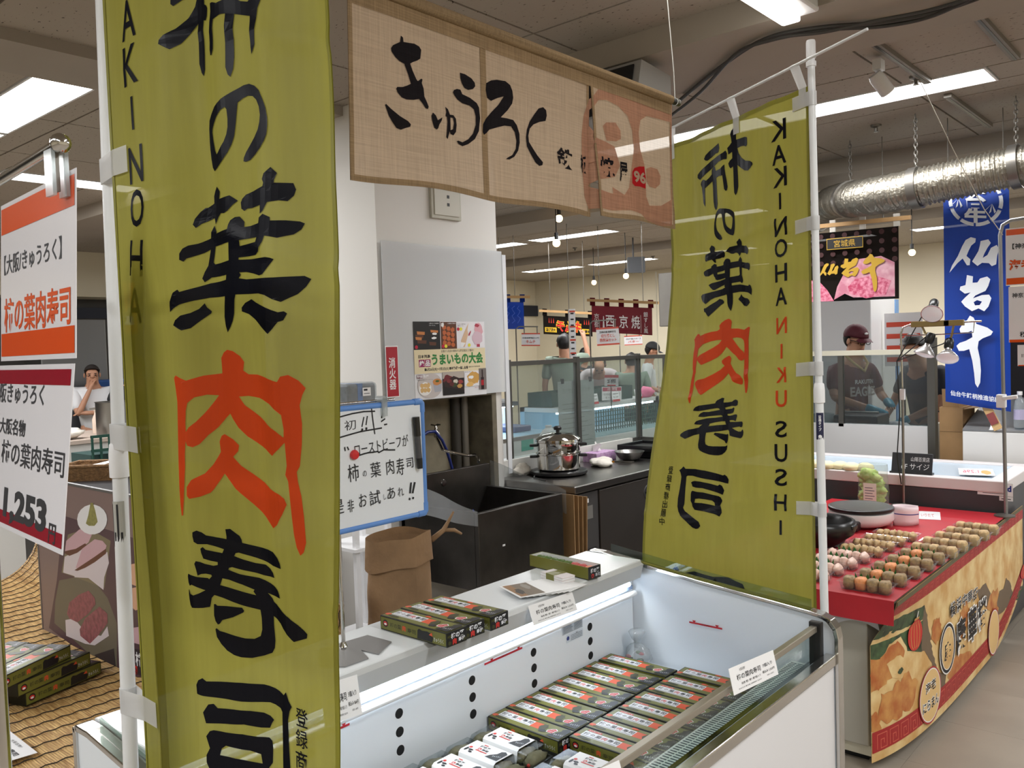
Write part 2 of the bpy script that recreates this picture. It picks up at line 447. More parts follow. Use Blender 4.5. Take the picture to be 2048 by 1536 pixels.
# walls
struct(MB().box(X0-.1, X0, Y0, Y1, 0, CEIL+.2), 'wall_left', CREAM)
struct(MB().box(X1, X1+.1, Y0, Y1, 0, CEIL+.2), 'wall_right', CREAM)
struct(MB().box(X0, X1, Y1, Y1+.1, 0, CEIL+.2), 'wall_back', CREAM)
struct(MB().box(X0, X1, Y0-.1, Y0, 0, CEIL+.2), 'wall_front', CREAM)
struct(MB().box(X0+.0, X0+.06, 5.6, Y1, 2.28, 2.5), 'trim_6', M('navy_header', (34, 38, 52), .6))
struct(MB().box(X0, X0+.5, Y0, 5.4, 2.45, CEIL+.011), 'trim_7', CREAM)
struct(MB().box(X0, X0+.03, Y0, 5.4, 0, 2.45), 'wall_recess', DGREY)  # flat panel, its dark grey paints in the gloom of a deep recess
struct(MB().box(X0+.03, X0+.07, Y0, 5.4, 2.2, 2.34), 'trim_8', M('navy_header', (34, 38, 52), .6))
# the white pillar with its service niche
PXF = -3.56                         # face towards the customers
CY0, CY1 = PX(753, 480, PXF).y, PX(998, 640, PXF).y
ny0, ny1 = PX(842, 870, PXF).y, PX(988, 870, PXF).y
nz0, nz1 = .78, PX(900, 797, PXF).z
pil = struct(MB().box(PXF-1.1, PXF-.22, CY0, CY1, 0, CEIL+.01).box(PXF-.22, PXF, CY0, ny0, 0, CEIL+.01).box(PXF-.22, PXF, ny1, CY1, 0, CEIL+.01)
       .box(PXF-.22, PXF, ny0, ny1, nz1, CEIL+.01).box(PXF-.22, PXF, ny0, ny1, 0, nz0), 'wall_pillar', WPAINT)
NICHE = M('niche_plaster', (150, 140, 118), .8, var=(6, .35))
MB().box(PXF-.219, PXF-.2, ny0+.001, ny1-.001, nz0+.001, nz1-.001).build('niche_back', NICHE, pil)
fm = MB(); FRM = M('niche_frame', (118, 110, 92), .6, var=(14, .35))
fm.box(PXF-.2, PXF+.012, ny0-.02, ny0+.022, nz0, nz1+.035).box(PXF-.2, PXF+.012, ny1-.022, ny1+.02, nz0, nz1+.035).box(PXF-.2, PXF+.012, ny0+.022, ny1-.022, nz1, nz1+.035)
fm.build('niche_frame', FRM, pil, bevel=.003)
MB().cyl((PXF-.17, ny1-.16, nz0), (PXF-.17, ny1-.16, nz1-.002), .03, 14).build('pipe', M('dark_pipe', (58, 54, 48), .6), pil, smooth=True)
MB().cyl((PXF-.16, ny1-.09, nz0), (PXF-.16, ny1-.09, nz1-.002), .022, 14).build('pipe', M('grey_pipe', (128, 122, 112), .5), pil, smooth=True)
# a panel box high on the pillar
bb = PX(888, 405, PXF); t = thing('distribution_box', 'small cream metal wall box with two square holes high on the white pillar', 'wall box', (PXF, bb.y, bb.z-.1))
BX = M('box_cream_metal', (186, 182, 166), .5)
MB().box(PXF+.001, PXF+.02, bb.y-.12, bb.y+.12, bb.z-.1, bb.z+.1).build('cover', BX, t, bevel=.003)
MB().box(PXF+.02, PXF+.026, bb.y-.1, bb.y+.1, bb.z-.08, bb.z+.08).build('door', M('box_cream_light', (198, 194, 180), .5), t, bevel=.002)
for dz in (.02, -.025): MB().box(PXF+.026, PXF+.0275, bb.y, bb.y+.018, bb.z+dz, bb.z+dz+.018).build('keyhole', INK(), t)
# ================================================================ ISLAND FREEZER CASE
FW = M('freezer_white', (234, 236, 238), .3)
FIN = M('freezer_liner', (226, 233, 240), .35)
FA, FB = .72, 2.60                       # left and right end (Y)
fz = thing('island_freezer', 'long white open island freezer with chrome edges and lit rear shelf, full of sushi boxes', 'freezer', (-1.42, 1.66, 0))
XR, XS, XI, XG, XC = -1.90, -1.655, -1.70, -1.02, -.97
for y in (FA+.15, FB-.15):
    for x in (XR+.1, XC-.12): MB().box(x-.05, x+.05, y-.05, y+.05, 0, .1).build('foot', BPLAS(), fz)
b = MB().box(XR+.01, XC-.012, FA+.03, FB-.03, .1, .5)
b.box(XR+.01, XI-.0, FA+.03, FB-.03, .5, .855).box(-1.05, XC-.012, FA+.03, FB-.03, .5, .62)
b.build('body', FW, fz, bevel=.004)
MB().box(XC-.012, XC-.004, FA+.04, FB-.04, .06, .648).build('front_panel', M('freezer_front', (228, 228, 232), .35), fz)
MB().box(XI+.001, -1.05, FA+.045, FB-.045, .501, .515).build('deck', FIN, fz)
MB().box(XI, XI+.006, FA+.045, FB-.045, .516, .80).build('rear_liner', FIN, fz)
# end walls with chrome edge
prof = [(XR, .10), (XR, .877), (-1.83, .883), (-1.44, .839), (-1.05, .803), (-.99, .79), (-.966, .762), (-.96, .73), (-.96, .10)]
for y0, y1, nm in ((FA, FA+.03, 'end_panel'), (FB-.03, FB, 'end_panel')):
    MB().prism([(x+.012*(0 if x < -1.8 else (-1 if x > -1 else 0)), y0+.002, z-.012 if z > .5 else z) for x, z in prof], (0, y1-y0-.004, 0)).build(nm, FIN, fz)
    pts = [(XR, .70), (XR, .872), (-1.885, .882), (-1.83, .883), (-1.44, .839), (-1.05, .803), (-1.01, .797), (-.985, .785), (-.967, .762), (-.96, .73), (-.96, .06)]
    e = MB()
    for (xa, za), (xb, zb) in zip(pts, pts[1:]):
        d = V((xb-xa, 0, zb-za)).normalized()*.003
        e.bar((xa-d.x, (y0+y1)/2, za-d.z), (xb+d.x, (y0+y1)/2, zb+d.z), .036, .014, up=(0, 1, 0)) if False else e.obox(V((xa, y0-.004, za)), V((xb-xa, 0, zb-za))+d, V((0, y1-y0+.008, 0)), V((-(zb-za), 0, xb-xa)).normalized()*-.013)
    e.build('chrome_edge', CHROME(), fz, bevel=.002)
    sg = MB()
    pf = [(-1.80, .884), (-1.44, .840), (-1.05, .804)]
    sg.prism([V((x, (y0+y1)/2-.002, z)) for x, z in pf]+[V((x, (y0+y1)/2-.002, z+.03)) for x, z in reversed(pf)], (0, .004, 0))
    sg.build('glass_upstand', thin('upstand_glass', (225, 235, 230)), fz)
# rear shelf
sh = MB().box(XR+.004, XS, FA+.04, FB-.04, .856, .88)
sh.build('rear_shelf', M('shelf_white', (224, 228, 230), .22), fz, bevel=.004)
MB().prism([(XS+.0005, FA+.05, .876), (XS+.016, FA+.05, .868), (XS+.002, FA+.05, .818), (XS-.03, FA+.05, .822)], (0, FB-FA-.1, 0)).build('shelf_fascia', M('shelf_fascia_grey', (190, 192, 192), .4), fz)
MB().box(XI+.007, XS-.012, FA+.05, FB-.05, .814, .8215).build('lamp_housing', FW, fz)
TUBE = M('freezer_tube', (225, 240, 255), .4, emit=7)
MB().cyl((XS-.022, FA+.09, .800), (XS-.022, FB-.09, .800), .009, 12).build('lamp_tube', TUBE, fz, smooth=True)
MB().box(XI+.0065, XI+.020, FA+.06, FB-.06, .776, .788).build('lamp_dark_line', M('dark_line_blue_grey', (104, 120, 146), .4), fz)  # bar added only to draw a darker line through the white lamp glow
MB().cyl((XI+.028, FA+.06, .762), (XI+.028, FB-.06, .762), .010, 10).build('bumper_rail', FW, fz, smooth=True)
la = area('freezer_lamp', (XS-.012, (FA+FB)/2, .792), FB-FA-.2, .03, CASE_W, (0, R_(-25), R_(90)), (.9, .96, 1)); la.rotation_euler = (0, R_(28), 0); la.data.size = .012; la.data.size_y = FB-FA-.2
la.parent = fz; la.location = la.location-fz.location
for y in (1.446, 1.722, 1.998, 2.295, 1.17, .89):
    for z in (.702, .653, .604):
        MB().lathe([(.0, .0012), (.0105, .0012), (.0135, .0004), (.0135, 0)], (XI+.0062, y, z), 18, ax=(1, 0, 0)).build('vent_hole', M('hole_black', (8, 9, 12), .8), fz)
REDL = M('load_line_red', (186, 30, 44), .5)
for y in (1.2, 1.86):
    pr = Print(plane_fn((XI+.0065, y, .735), (0, 1, 0), (0, 0, 1)))
    pr.rect(-.085, -.006, .085, .0, REDL).poly([(-.06, .006), (-.045, .006), (-.0525, -.004)], REDL).poly([(.06, .006), (.075, .006), (.0675, -.004)], REDL).text('LOAD LIMIT', 0, -.0025, INK(), h=.004)
    pr.build('load_line', fz)
p = PY(1411, 1249, FB-.031); pr = Print(plane_fn((p.x, FB-.031, p.z), (1, 0, 0), (0, 0, 1)))
pr.rect(-.062, -.006, .062, .0, REDL).poly([(-.05, .006), (-.036, .006), (-.043, -.004)], REDL).poly([(.036, .006), (.05, .006), (.043, -.004)], REDL).text('LOAD LIMIT', 0, -.003, INK(), h=.004)
pr.build('load_line', fz)
# rating plate
p = PX(1142, 1262, XI); pr = Print(plane_fn((XI+.0065, p.y, p.z), (0, 1, 0), (0, 0, 1)))
GP = M('plate_grey', (178, 186, 194), .5); TI = M('small_print', (84, 92, 104), .6); BLU = M('plate_blue', (40, 60, 130), .5)
pr.rect(-.055, .0, .055, .035, GP).rect(-.035, -.03, .055, -.003, M('plate_white', (206, 216, 226), .5)).disc(-.026, -.016, .007, .007, BLU)
for k in range(7): pr.rect(-.05, .004+k*.004, -.005 if k % 3 else .0, .0055+k*.004, TI).rect(.008, .004+k*.004, .05, .0055+k*.004, TI)
for k in range(4): pr.rect(-.012, -.026+k*.005, .05, -.0245+k*.005, TI)
pr.text('注意', .02, -.007, INK(), h=.005).build('rating_plate', fz)
# front glass, rails, grille
MB().box(XG-.012, XG+.008, FA+.05, FB-.05, .752, .77).build('top_rail', M('rail_bronze_steel', (176, 170, 158), .42, .8), fz, bevel=.002)
MB().box(XG-.004, XG+.002, FA+.05, FB-.05, .645, .752).build('front_glass', thin('case_glass', (236, 243, 240)), fz)
for y in (FA+.04, FB-.07): MB().box(XG-.018, XG+.02, y, y+.022, .64, .782).build('glass_post', M('post_dark', (52, 50, 50), .35, .6), fz, bevel=.003)
MB().box(XC-.03, XC+.004, FA+.035, FB-.035, .649, .682).build('front_rail', CHROME(), fz, bevel=.004)
MB().box(XG-.03, XC-.03, FA+.045, FB-.045, .622, .646).build('front_sill', M('sill_mirror', (150, 152, 152), .08, 1), fz)
gr = MB().box(XG-.082, XG-.030, FA+.05, FB-.05, .621, .640)
go = gr.build('air_grille', M('grille_white', (240, 244, 244), .4), fz)
gs = MB(); k = FA+.07
while k < FB-.07:
    gs.box(XG-.076, XG-.058, k, k+.0048, .6402, .6408).box(XG-.054, XG-.036, k, k+.0048, .6402, .6408); k += .0125
s_ = gs.build('grille_slots', M('slot_dark', (96, 106, 114), .7), go); s_['kind'] = 'stuff'
p = PX(1630, 1352, XC-.004); pr = Print(plane_fn((XC-.0035, p.y, p.z), (0, 1, 0), (0, 0, 1)))
pr.rect(-.055, -.011, .055, .012, M('badge_dark', (84, 84, 92), .4)).rect(-.052, -.009, .052, .010, M('badge_silver', (204, 204, 208), .3)).text('Fukushima', -.012, 0, M('badge_text', (70, 70, 80), .4), w=.075, h=.012).disc(.045, .008, .011, .009, M('badge_blue', (40, 42, 120), .4)).disc(.043, .006, .007, .006, M('badge_silver', (204, 204, 208), .3))
pr.build('maker_badge', fz)
# ================================================================ BANNERS
def fbm(x, y, s): return mnoise.noise(V((x, y, s)))+.5*mnoise.noise(V((2*x, 2*y, s+5)))
# brush characters traced as outlines: (loops in the tracing grid)
NO = ([(595,985),(560,930),(540,820),(530,700),(530,600),(540,440),(560,340),(610,285),(700,225),(830,180),(980,145),(1110,120),(1180,130),(1250,180),(1300,250),(1340,370),(1370,480),(1385,600),(1385,700),(1375,790),(1345,860),(1300,920),(1230,975),(1150,1015),(1080,1015),(1050,1000),(1055,960),(1090,900),(1150,840),(1220,770),(1270,700),(1295,620),(1305,540),(1295,440),(1265,350),(1220,290),(1160,262),(1090,268),(1025,295),(1010,370),(990,480),(970,580),(950,670),(910,760),(850,840),(770,905),(690,950),(640,970)],
      [(660,800),(630,740),(610,620),(600,510),(610,470),(650,420),(720,360),(800,310),(870,295),(888,330),(890,440),(880,540),(855,620),(810,690),(740,745),(690,785)])
HA = [([(407,72),(467,133),(455,195),(615,200),(660,230),(712,268),(660,290),(600,330),(550,343),(490,330),(450,355),(417,415),(400,380),(388,352),(320,370),(270,385),(235,420),(205,385),(205,330),(235,270),(270,238),(300,240),(370,215),(363,150),(380,105)],),
      ([(1083,67),(1132,127),(1112,180),(1112,205),(1235,228),(1252,285),(1240,335),(1205,375),(1150,360),(1062,358),(1020,420),(985,440),(983,365),(880,368),(820,358),(785,372),(752,345),(742,290),(755,260),(795,232),(900,225),(1010,212),(1018,185),(1002,150),(1020,105)],),
      ([(405,425),(445,490),(440,503),(540,500),(615,498),(618,460),(640,425),(690,407),(740,412),(795,468),(798,515),(870,520),(970,516),(975,470),(1020,448),(1092,490),(1095,520),(1200,535),(1280,555),(1308,575),(1290,625),(1250,660),(1155,676),(1100,655),(1050,640),(1035,690),(1005,735),(1000,765),(960,788),(880,785),(760,778),(760,797),(900,815),(1080,828),(1120,840),(1152,857),(1090,930),(1050,970),(1010,975),(930,945),(850,920),(775,912),(790,937),(770,965),(850,985),(1000,998),(1150,1012),(1320,1018),(1355,1048),(1330,1110),(1290,1170),(1205,1228),(1150,1200),(1080,1155),(1000,1130),(900,1122),(733,1107),(722,1150),(715,1280),(695,1350),(665,1400),(625,1452),(600,1390),(582,1300),(580,1200),(582,1105),(430,1102),(330,1120),(230,1150),(170,1185),(130,1215),(117,1150),(115,1110),(150,1025),(195,1000),(215,1025),(300,1000),(420,962),(600,953),(605,908),(420,908),(400,925),(375,948),(352,910),(360,850),(378,790),(378,640),(330,665),(215,705),(200,732),(165,710),(155,650),(170,605),(205,580),(270,570),(370,535),(372,480)],
       [(427,618),(637,618),(637,700),(643,783),(440,786),(422,768)], [(765,625),(960,635),(955,675),(770,678)]),
      ([(400,1152),(420,1195),(457,1235),(455,1255),(400,1310),(335,1390),(270,1408),(225,1380),(182,1350),(205,1300),(250,1260),(320,1240),(370,1205)],),
      ([(905,1170),(960,1205),(1060,1250),(1190,1315),(1225,1310),(1242,1330),(1222,1388),(1190,1400),(1150,1460),(1112,1498),(1030,1430),(950,1360),(870,1300),(800,1270),(798,1235),(835,1195)],)]
NIKU = [([(500,30),(560,42),(625,80),(658,125),(648,190),(690,218),(770,220),(880,240),(985,270),(1005,232),(1045,222),(1090,262),(1120,315),(1105,360),(1093,430),(1102,560),(1100,700),(1090,850),(1075,890),(1080,960),(1095,1060),(1105,1200),(1112,1380),(1098,1450),(1080,1475),(1062,1420),(1050,1330),(1042,1200),(1030,960),(1015,915),(1025,850),(1018,690),(975,740),(910,795),(850,775),(750,735),(660,685),(590,620),(545,560),(518,518),(470,560),(410,630),(350,690),(300,765),(260,790),(225,780),(212,745),(205,850),(205,950),(195,1080),(180,1230),(160,1350),(140,1355),(125,1280),(118,1150),(125,900),(135,650),(145,430),(130,320),(115,240),(140,220),(230,262),(330,225),(450,210),(447,150),(443,90),(465,50)],
         [(420,380),(380,440),(330,520),(280,590),(235,635),(216,672),(214,600),(220,500),(232,440),(275,395),(345,375)],
         [(605,385),(680,378),(780,390),(910,425),(1003,498),(1015,600),(1013,655),(960,615),(860,575),(740,510),(650,450)]),
        ([(460,680),(540,715),(588,755),(580,800),(535,848),(600,910),(720,985),(840,1045),(960,1060),(1000,1085),(1015,1125),(980,1200),(920,1290),(860,1332),(820,1310),(740,1240),(640,1160),(550,1090),(460,985),(420,1050),(380,1120),(360,1145),(300,1180),(230,1203),(212,1180),(215,1110),(250,1050),(330,995),(380,920),(430,820),(420,740),(435,695)],)]
JU = [([(590,105),(640,92),(740,145),(762,180),(768,210),(900,225),(1080,240),(1160,270),(1200,310),(1213,355),(1080,370),(960,355),(830,335),(720,322),(685,335),(668,368),(760,385),(870,402),(970,395),(1020,420),(1055,455),(1068,500),(940,512),(850,500),(740,495),(640,490),(605,505),(595,528),(720,545),(890,548),(1050,585),(1110,605),(1140,640),(1150,672),(1100,682),(1000,690),(960,685),(1010,725),(1030,755),(1150,780),(1280,800),(1370,840),(1420,880),(1445,910),(1440,950),(1330,1015),(1250,980),(1130,930),(1010,905),(1005,1000),(1015,1150),(1005,1230),(975,1290),(900,1340),(800,1390),(700,1412),(620,1415),(540,1395),(480,1345),(440,1280),(430,1200),(440,1185),(470,1207),(600,1210),(740,1205),(820,1190),(870,1150),(885,1080),(885,960),(878,880),(740,868),(600,855),(440,830),(415,865),(405,920),(395,965),(330,990),(240,1015),(185,1032),(155,1010),(138,960),(135,900),(150,840),(165,840),(180,880),(230,880),(300,840),(365,792),(290,775),(220,765),(185,788),(165,760),(163,690),(180,655),(300,660),(395,655),(405,665),(430,630),(425,615),(380,610),(340,620),(305,645),(295,580),(283,520),(300,488),(340,490),(380,505),(450,515),(488,500),(490,470),(430,465),(370,450),(355,390),(352,345),(372,325),(395,352),(470,362),(540,365),(558,322),(480,305),(410,290),(330,300),(298,280),(292,220),(300,175),(340,150),(380,165),(410,195),(500,205),(600,205),(605,175)],
       [(525,635),(600,632),(740,650),(840,680),(830,700),(850,735),(700,720),(500,712)]),
      ([(430,930),(445,925),(460,940),(560,920),(720,892),(738,920),(730,940),(620,1020),(500,1085),(475,1130),(455,1143),(435,1110),(425,1050)],)]
SHI = [([(390,282),(425,328),(600,330),(740,360),(870,405),(1010,448),(1040,432),(1080,465),(1110,520),(1105,592),(1050,582),(900,548),(740,508),(560,455),(470,455),(448,470),(448,700),(452,850),(455,980),(440,1050),(470,1110),(540,1170),(620,1230),(690,1300),(716,1375),(690,1420),(655,1432),(600,1410),(540,1350),(480,1270),(410,1200),(375,1120),(355,1030),(350,880),(362,700),(370,480),(350,400),(327,355),(360,325)],),
       ([(560,560),(600,550),(680,560),(800,595),(930,640),(960,615),(1000,635),(1045,720),(1020,798),(960,775),(830,725),(720,680),(620,672),(565,655),(550,610),(535,580)],),
       ([(570,732),(640,750),(730,760),(860,805),(960,830),(990,850),(1020,905),(990,990),(1020,1060),(1020,1120),(980,1198),(900,1150),(760,1105),(620,1080),(585,1020),(575,970),(550,920),(545,800),(550,750)],
        [(620,880),(680,870),(760,885),(860,910),(895,950),(908,1008),(820,980),(720,955),(612,950)])]
KAKI = [([(515,205),(525,290),(510,345),(490,365),(450,355),(380,385),(295,422),(255,405),(228,370),(255,315),(330,265),(430,230)],),
        ([(630,375),(650,430),(645,525),(590,510),(500,520),(430,555),(330,610),(230,660),(145,705),(100,670),(75,640),(78,590),(150,550),(250,510),(350,455),(480,415),(590,395)],),
        ([(405,560),(435,590),(445,655),(530,650),(580,615),(610,605),(610,680),(620,760),(640,880),(655,1000),(645,1055),(625,1062),(600,1020),(585,900),(570,775),(500,765),(455,780),(465,950),(475,1150),(480,1240),(465,1310),(445,1338),(420,1280),(405,1180),(395,950),(385,815),(320,855),(255,895),(255,1000),(262,1150),(258,1222),(225,1150),(210,1000),(190,860),(160,790),(175,750),(210,725),(240,740),(270,765),(330,730),(370,690),(370,620)],),
        ([(740,45),(800,95),(785,160),(785,250),(870,260),(960,275),(998,300),(998,420),(980,445),(930,410),(870,395),(805,400),(830,500),(880,590),(960,670),(1040,705),(1075,740),(1085,775),(1030,830),(1005,852),(930,820),(860,750),(800,680),(805,850),(808,1050),(790,1140),(768,1182),(748,1130),(742,1000),(738,800),(735,680),(700,705),(680,670),(668,610),(690,570),(725,540),(725,430),(670,458),(665,400),(655,345),(690,310),(718,270),(710,190),(700,125),(715,75)],)]
def norm(strokes, mirror=False):
    xs = [p[0] for s in strokes for l in s for p in l]; ys = [p[1] for s in strokes for l in s for p in l]
    x0, x1, y0, y1 = min(xs), max(xs), min(ys), max(ys)
    return [[[((x1-p[0])/(x1-x0) if mirror else (p[0]-x0)/(x1-x0), (y1-p[1])/(y1-y0)) for p in l] for l in s] for s in strokes]
GL = {'柿': norm(KAKI, True), 'の': norm([NO]), '葉': norm(HA), '肉': norm(NIKU), '寿': norm(JU), '司': norm(SHI, True)}
YG = cloth('banner_green', (163, 158, 72), .42, .022, .012, weave=(60, 60, 3, .10))
YGH = cloth('banner_green_hem', (146, 142, 50), .25, .0, .04)
BINK = cloth('banner_black', (15, 16, 24), .1, .0, .018, rough=.3)
OINK = cloth('banner_orange', (238, 86, 38), .42, .0, .015)
POLE = M('pole_white', (226, 228, 230), .35)
TAPE = cloth('strap_white', (236, 236, 236), .5, .08, .06)
def banner(label, A, B, z0, z1, width, surf, rects, letters, tour, pole_top, pole_bot, rod_end, rod_tip, straps, tabs, sides, cut=.014):
    t = thing('nobori_banner', label, 'banner', (pole_bot.x, pole_bot.y, 0))
    c = MB().grid(lambda a, b: surf(a*width, z1+(z0-z1)*b, 0), 56, 150)
    c.build('banner_cloth', YG, t, smooth='all')
    hm = MB()
    for a0, a1 in ((0, .008), (width-.008, width)): hm.grid(lambda a, b: surf(a0+(a1-a0)*a, z1+(z0-z1)*b, .0011), 1, 150).grid(lambda a, b: surf(a0+(a1-a0)*a, z1+(z0-z1)*b, -.0011), 1, 150)
    hm.grid(lambda a, b: surf(a*width, z1-.014*b, .0012), 56, 1).grid(lambda a, b: surf(a*width, z1-.014*b, -.0012), 56, 1)
    hm.build('hem', YGH, t, smooth='all')
    pr = Print(lambda u, v, l: surf(u, v, l), step=0, lift=.0013, cut=((0, 1, cut), (0, 3, cut)))
    for ch, (u0, u1, v0, v1) in rects:
        for s in GL[ch]:
            L = [[(u0+(u1-u0)*p[0], v0+(v1-v0)*p[1]) for p in l] for l in s]
            pr.poly(L[0], OINK if ch == '肉' else BINK, L[1:])
    for ch, (u, v, w, h) in letters: pr.text(ch, u, v, OINK if ch in '①②③④' else BINK, w=w, h=h, bold=.012) if ch not in '①②③④' else pr.text('NIKU'['①②③④'.index(ch)], u, v, OINK, w=w, h=h, bold=.012)
    for ch, (u, v, h) in tour: pr.text(ch, u, v, BINK, w=h*.9, h=h, bold=.008)
    uc = rects[3][1][0]*.5+rects[3][1][1]*.5
    # cow silhouette at the foot of the cloth
    zb = z0+.06
    cow = [(-.15,.02),(-.13,.07),(-.08,.09),(-.02,.085),(.05,.10),(.10,.09),(.12,.12),(.135,.10),(.15,.11),(.155,.085),(.18,.06),(.17,.045),(.14,.05),(.12,.03),(.115,-.03),(.095,-.03),(.09,.01),(-.06,.005),(-.07,-.03),(-.09,-.03),(-.10,.01),(-.125,.01),(-.13,-.03),(-.15,-.03)]
    pr.poly([(uc+x, zb+y) for x, y in cow], BINK)
    for sd in sides: pr.build('lettering', t, sides=(sd,))
    # pole in two sections, cap, joint, cross rod
    P0, P1 = V(pole_bot), V(pole_top); d = P1-P0
    at = lambda z: P0+d*((z-P0.z)/d.z)
    J = 1.47
    MB().cyl(at(0.03), at(J), .0128, 16).build('lower_pole', POLE, t, smooth=True)
    MB().cyl(at(J), P1, .0112, 16).build('upper_pole', POLE, t, smooth=True)
    MB().lathe([(.0128, -.03), (.0175, -.028), (.0175, .012), (.0155, .03), (.0135, .033), (.0112, .034)], at(J), 18).build('pole_joint', WPLAS(), t, smooth=True)
    MB().lathe([(.0112, -.02), (.0145, -.02), (.0145, .03), (.013, .036), (.0, .037)], P1, 18).lathe([(.0155, -.045), (.0155, -.03)], P1, 18).build('pole_cap', WPLAS(), t, smooth=True)
    MB().cyl(V(rod_tip), V(rod_end), .0045, 10).build('cross_rod', POLE, t, smooth=True)
    MB().lathe([(0, 0), (.046, 0), (.048, .012), (.046, .08), (.03, .1), (.02, .14), (0, .14)], (pole_bot.x, pole_bot.y, .0), 24).build('pole_base', M('base_white', (220, 220, 218), .45), t, smooth=True)
    for z in straps:
        p = at(z); q0, q1 = surf(.0, z+.022, 0), surf(.05, z+.022, 0); e0, e1 = surf(0, z-.022, 0), surf(.05, z-.022, 0)
        n = (surf(.02, z, .01)-surf(.02, z, 0)).normalized()
        s = MB()
        s.lathe([(.0142, -.022), (.0142, .022)], p, 18)
        s.add([p+V((0, 0, .022))+n*.0142, p+V((0, 0, -.022))+n*.0142, surf(.012, z-.022, .004), surf(.012, z+.022, .004), surf(.06, z-.022, .003), surf(.06, z+.022, .003)], [(0, 1, 2, 3), (3, 2, 4, 5)])
        s.add([p+V((0, 0, .022))-n*.0142, p+V((0, 0, -.022))-n*.0142, surf(.012, z-.022, -.004), surf(.012, z+.022, -.004), surf(.06, z-.022, -.003), surf(.06, z+.022, -.003)], [(0, 1, 2, 3), (3, 2, 4, 5)])
        s.build('strap', TAPE, t)
    for u in tabs:
        p = V(rod_tip)+(V(rod_end)-V(rod_tip))*0; top = surf(u, z1, 0)
        ra, rb = V(rod_tip), V(rod_end); dd = (rb-ra); k = max(0, min(1, (top-ra).dot(dd)/dd.length_squared)); rp = ra+dd*k
        s = MB(); h = (surf(u+.014, z1, 0)-surf(u-.014, z1, 0))*.5
        n = (surf(u, z1, .01)-top).normalized()
        for sg in (1, -1):
            pts = [rp+V((0, 0, .0055)), rp+n*.006*sg, top+n*.0025*sg, surf(u, z1-.055, .0025*sg)]
            for a, b in zip(pts, pts[1:]): s.add([a-h, a+h, b+h, b-h], [(0, 1, 2, 3)])
        s.build('tab', TAPE, t)
    return t, at
# ---- right-hand banner, seen from its back
RA, RB = V((-1.06, 2.69, 0)), V((-1.665, 2.875, 0))
def onp(px, py, A, B):
    d = (B-A).normalized(); n = V((-d.y, d.x, 0)); r = ray(px, py); t = n.dot(A)/n.dot(r); p = CC+r*t
    return (p-A).dot(d), p.z
RW = .645; RZ1, RZ0 = 2.44, .70
def near_hit(A, px, py, dist):
    r = ray(px, py); a = r.x*r.x+r.y*r.y; b = -2*(r.x*A.x+r.y*A.y); c = A.x*A.x+A.y*A.y-dist*dist
    t = (-b-math.sqrt(max(0, b*b-4*a*c)))/(2*a); return V((r.x*t, r.y*t, 0))
RBb = near_hit(RA, 1322, 1100, RW-.01)
def rsurf(u, z, l):
    k = max(0, min(1, (2.05-z)/1.2)); k = k*k*(3-2*k)
    B = RB.lerp(RBb, k*.22); d = (B-RA).normalized(); n = V((-d.y, d.x, 0))
    f = u/RW
    w = .005*math.sin(u*26+z*1.6)*(.3+f)+.003*math.sin(u*55-z*3+1)+.005*fbm(u*5, z*4, 2.2)+.006*fbm(u*2.2, z*1.7, 8)
    for cz in (2.0, 1.52, 1.08): w += .004*math.exp(-((z-cz-.04*math.sin(u*9))/.012)**2)
    droop = -.05*f*(1-.0)+.018*math.sin(math.pi*f*2.0)*(.0)
    p = RA+d*(.016+u*(.985+.05*k))+n*(w*min(1, f*6)+l)
    return V((p.x, p.y, z+droop*(1 if z > 1 else 1)))
def rrect(x0, y0, x1, y1):
    xm, ym = (x0+x1)/2, (y0+y1)/2
    u1 = onp(x0, ym, RA, RB)[0]; u0 = onp(x1, ym, RA, RB)[0]
    f = (u0+u1)/2/RW
    return (u0-.016, u1-.016, onp(xm, y1, RA, RB)[1]+.05*f, onp(xm, y0, RA, RB)[1]+.05*f)
rects = [('柿', rrect(1389, 265, 1507, 417)), ('の', rrect(1428, 416, 1469, 479)), ('葉', rrect(1404, 484, 1505, 629)), ('肉', rrect(1399, 640, 1504, 803)), ('寿', rrect(1396, 796, 1503, 908)), ('司', rrect(1404, 929, 1486, 1050))]
LET = list('KAKINOHA')+['①', '②', '③', '④']+list('SUSHI')
LPY = [(262,41),(311,38),(356,39),(404,33),(455,37),(498,37),(547,36),(594,36),(652,33),(703,30),(750,31),(797,34),(857,34),(904,37),(952,35),(1001,34),(1050,30)]
def letset(zoff, u0):
    out = []
    for ch, (py, ph) in zip(LET, LPY):
        z = onp(1556, py, RA, RB)[1]+.05*.2; h = ph/FPX*2.78
        wd = {'I': .008, '②': .008}.get(ch, h*.82)
        out.append((ch, (u0, z+zoff, wd, h)))
    return out
TR = '登録商標出願中'
rt = []
for i, ch in enumerate(TR):
    u, z = onp(1388-i*.9, 935+i*16.3, RA, RB); rt.append((ch, (u-.016, z+.045, .028)))
ptop, pbot = V((-1.066, 2.70, 2.545)), V((-1.012, 2.625, 0))
pbot = V((-1.035, 2.665, 0))
rod_e = V((-1.672, 2.877, 2.455)); rod_dir = (V((-1.068, 2.703, 2.512))-rod_e).normalized()
rodtip = PZ(1735, 58, 2.53)
nb_r, at_r = banner('tall olive green nobori banner seen from its back, lettering reversed, beside the red table', RA, RB, RZ0, RZ1, RW, rsurf, rects, letset(0, .118), rt,
       ptop, pbot, rod_e, rodtip, (2.40, 2.01, 1.55, 1.10), (.02, .31, .63), (1, -1))
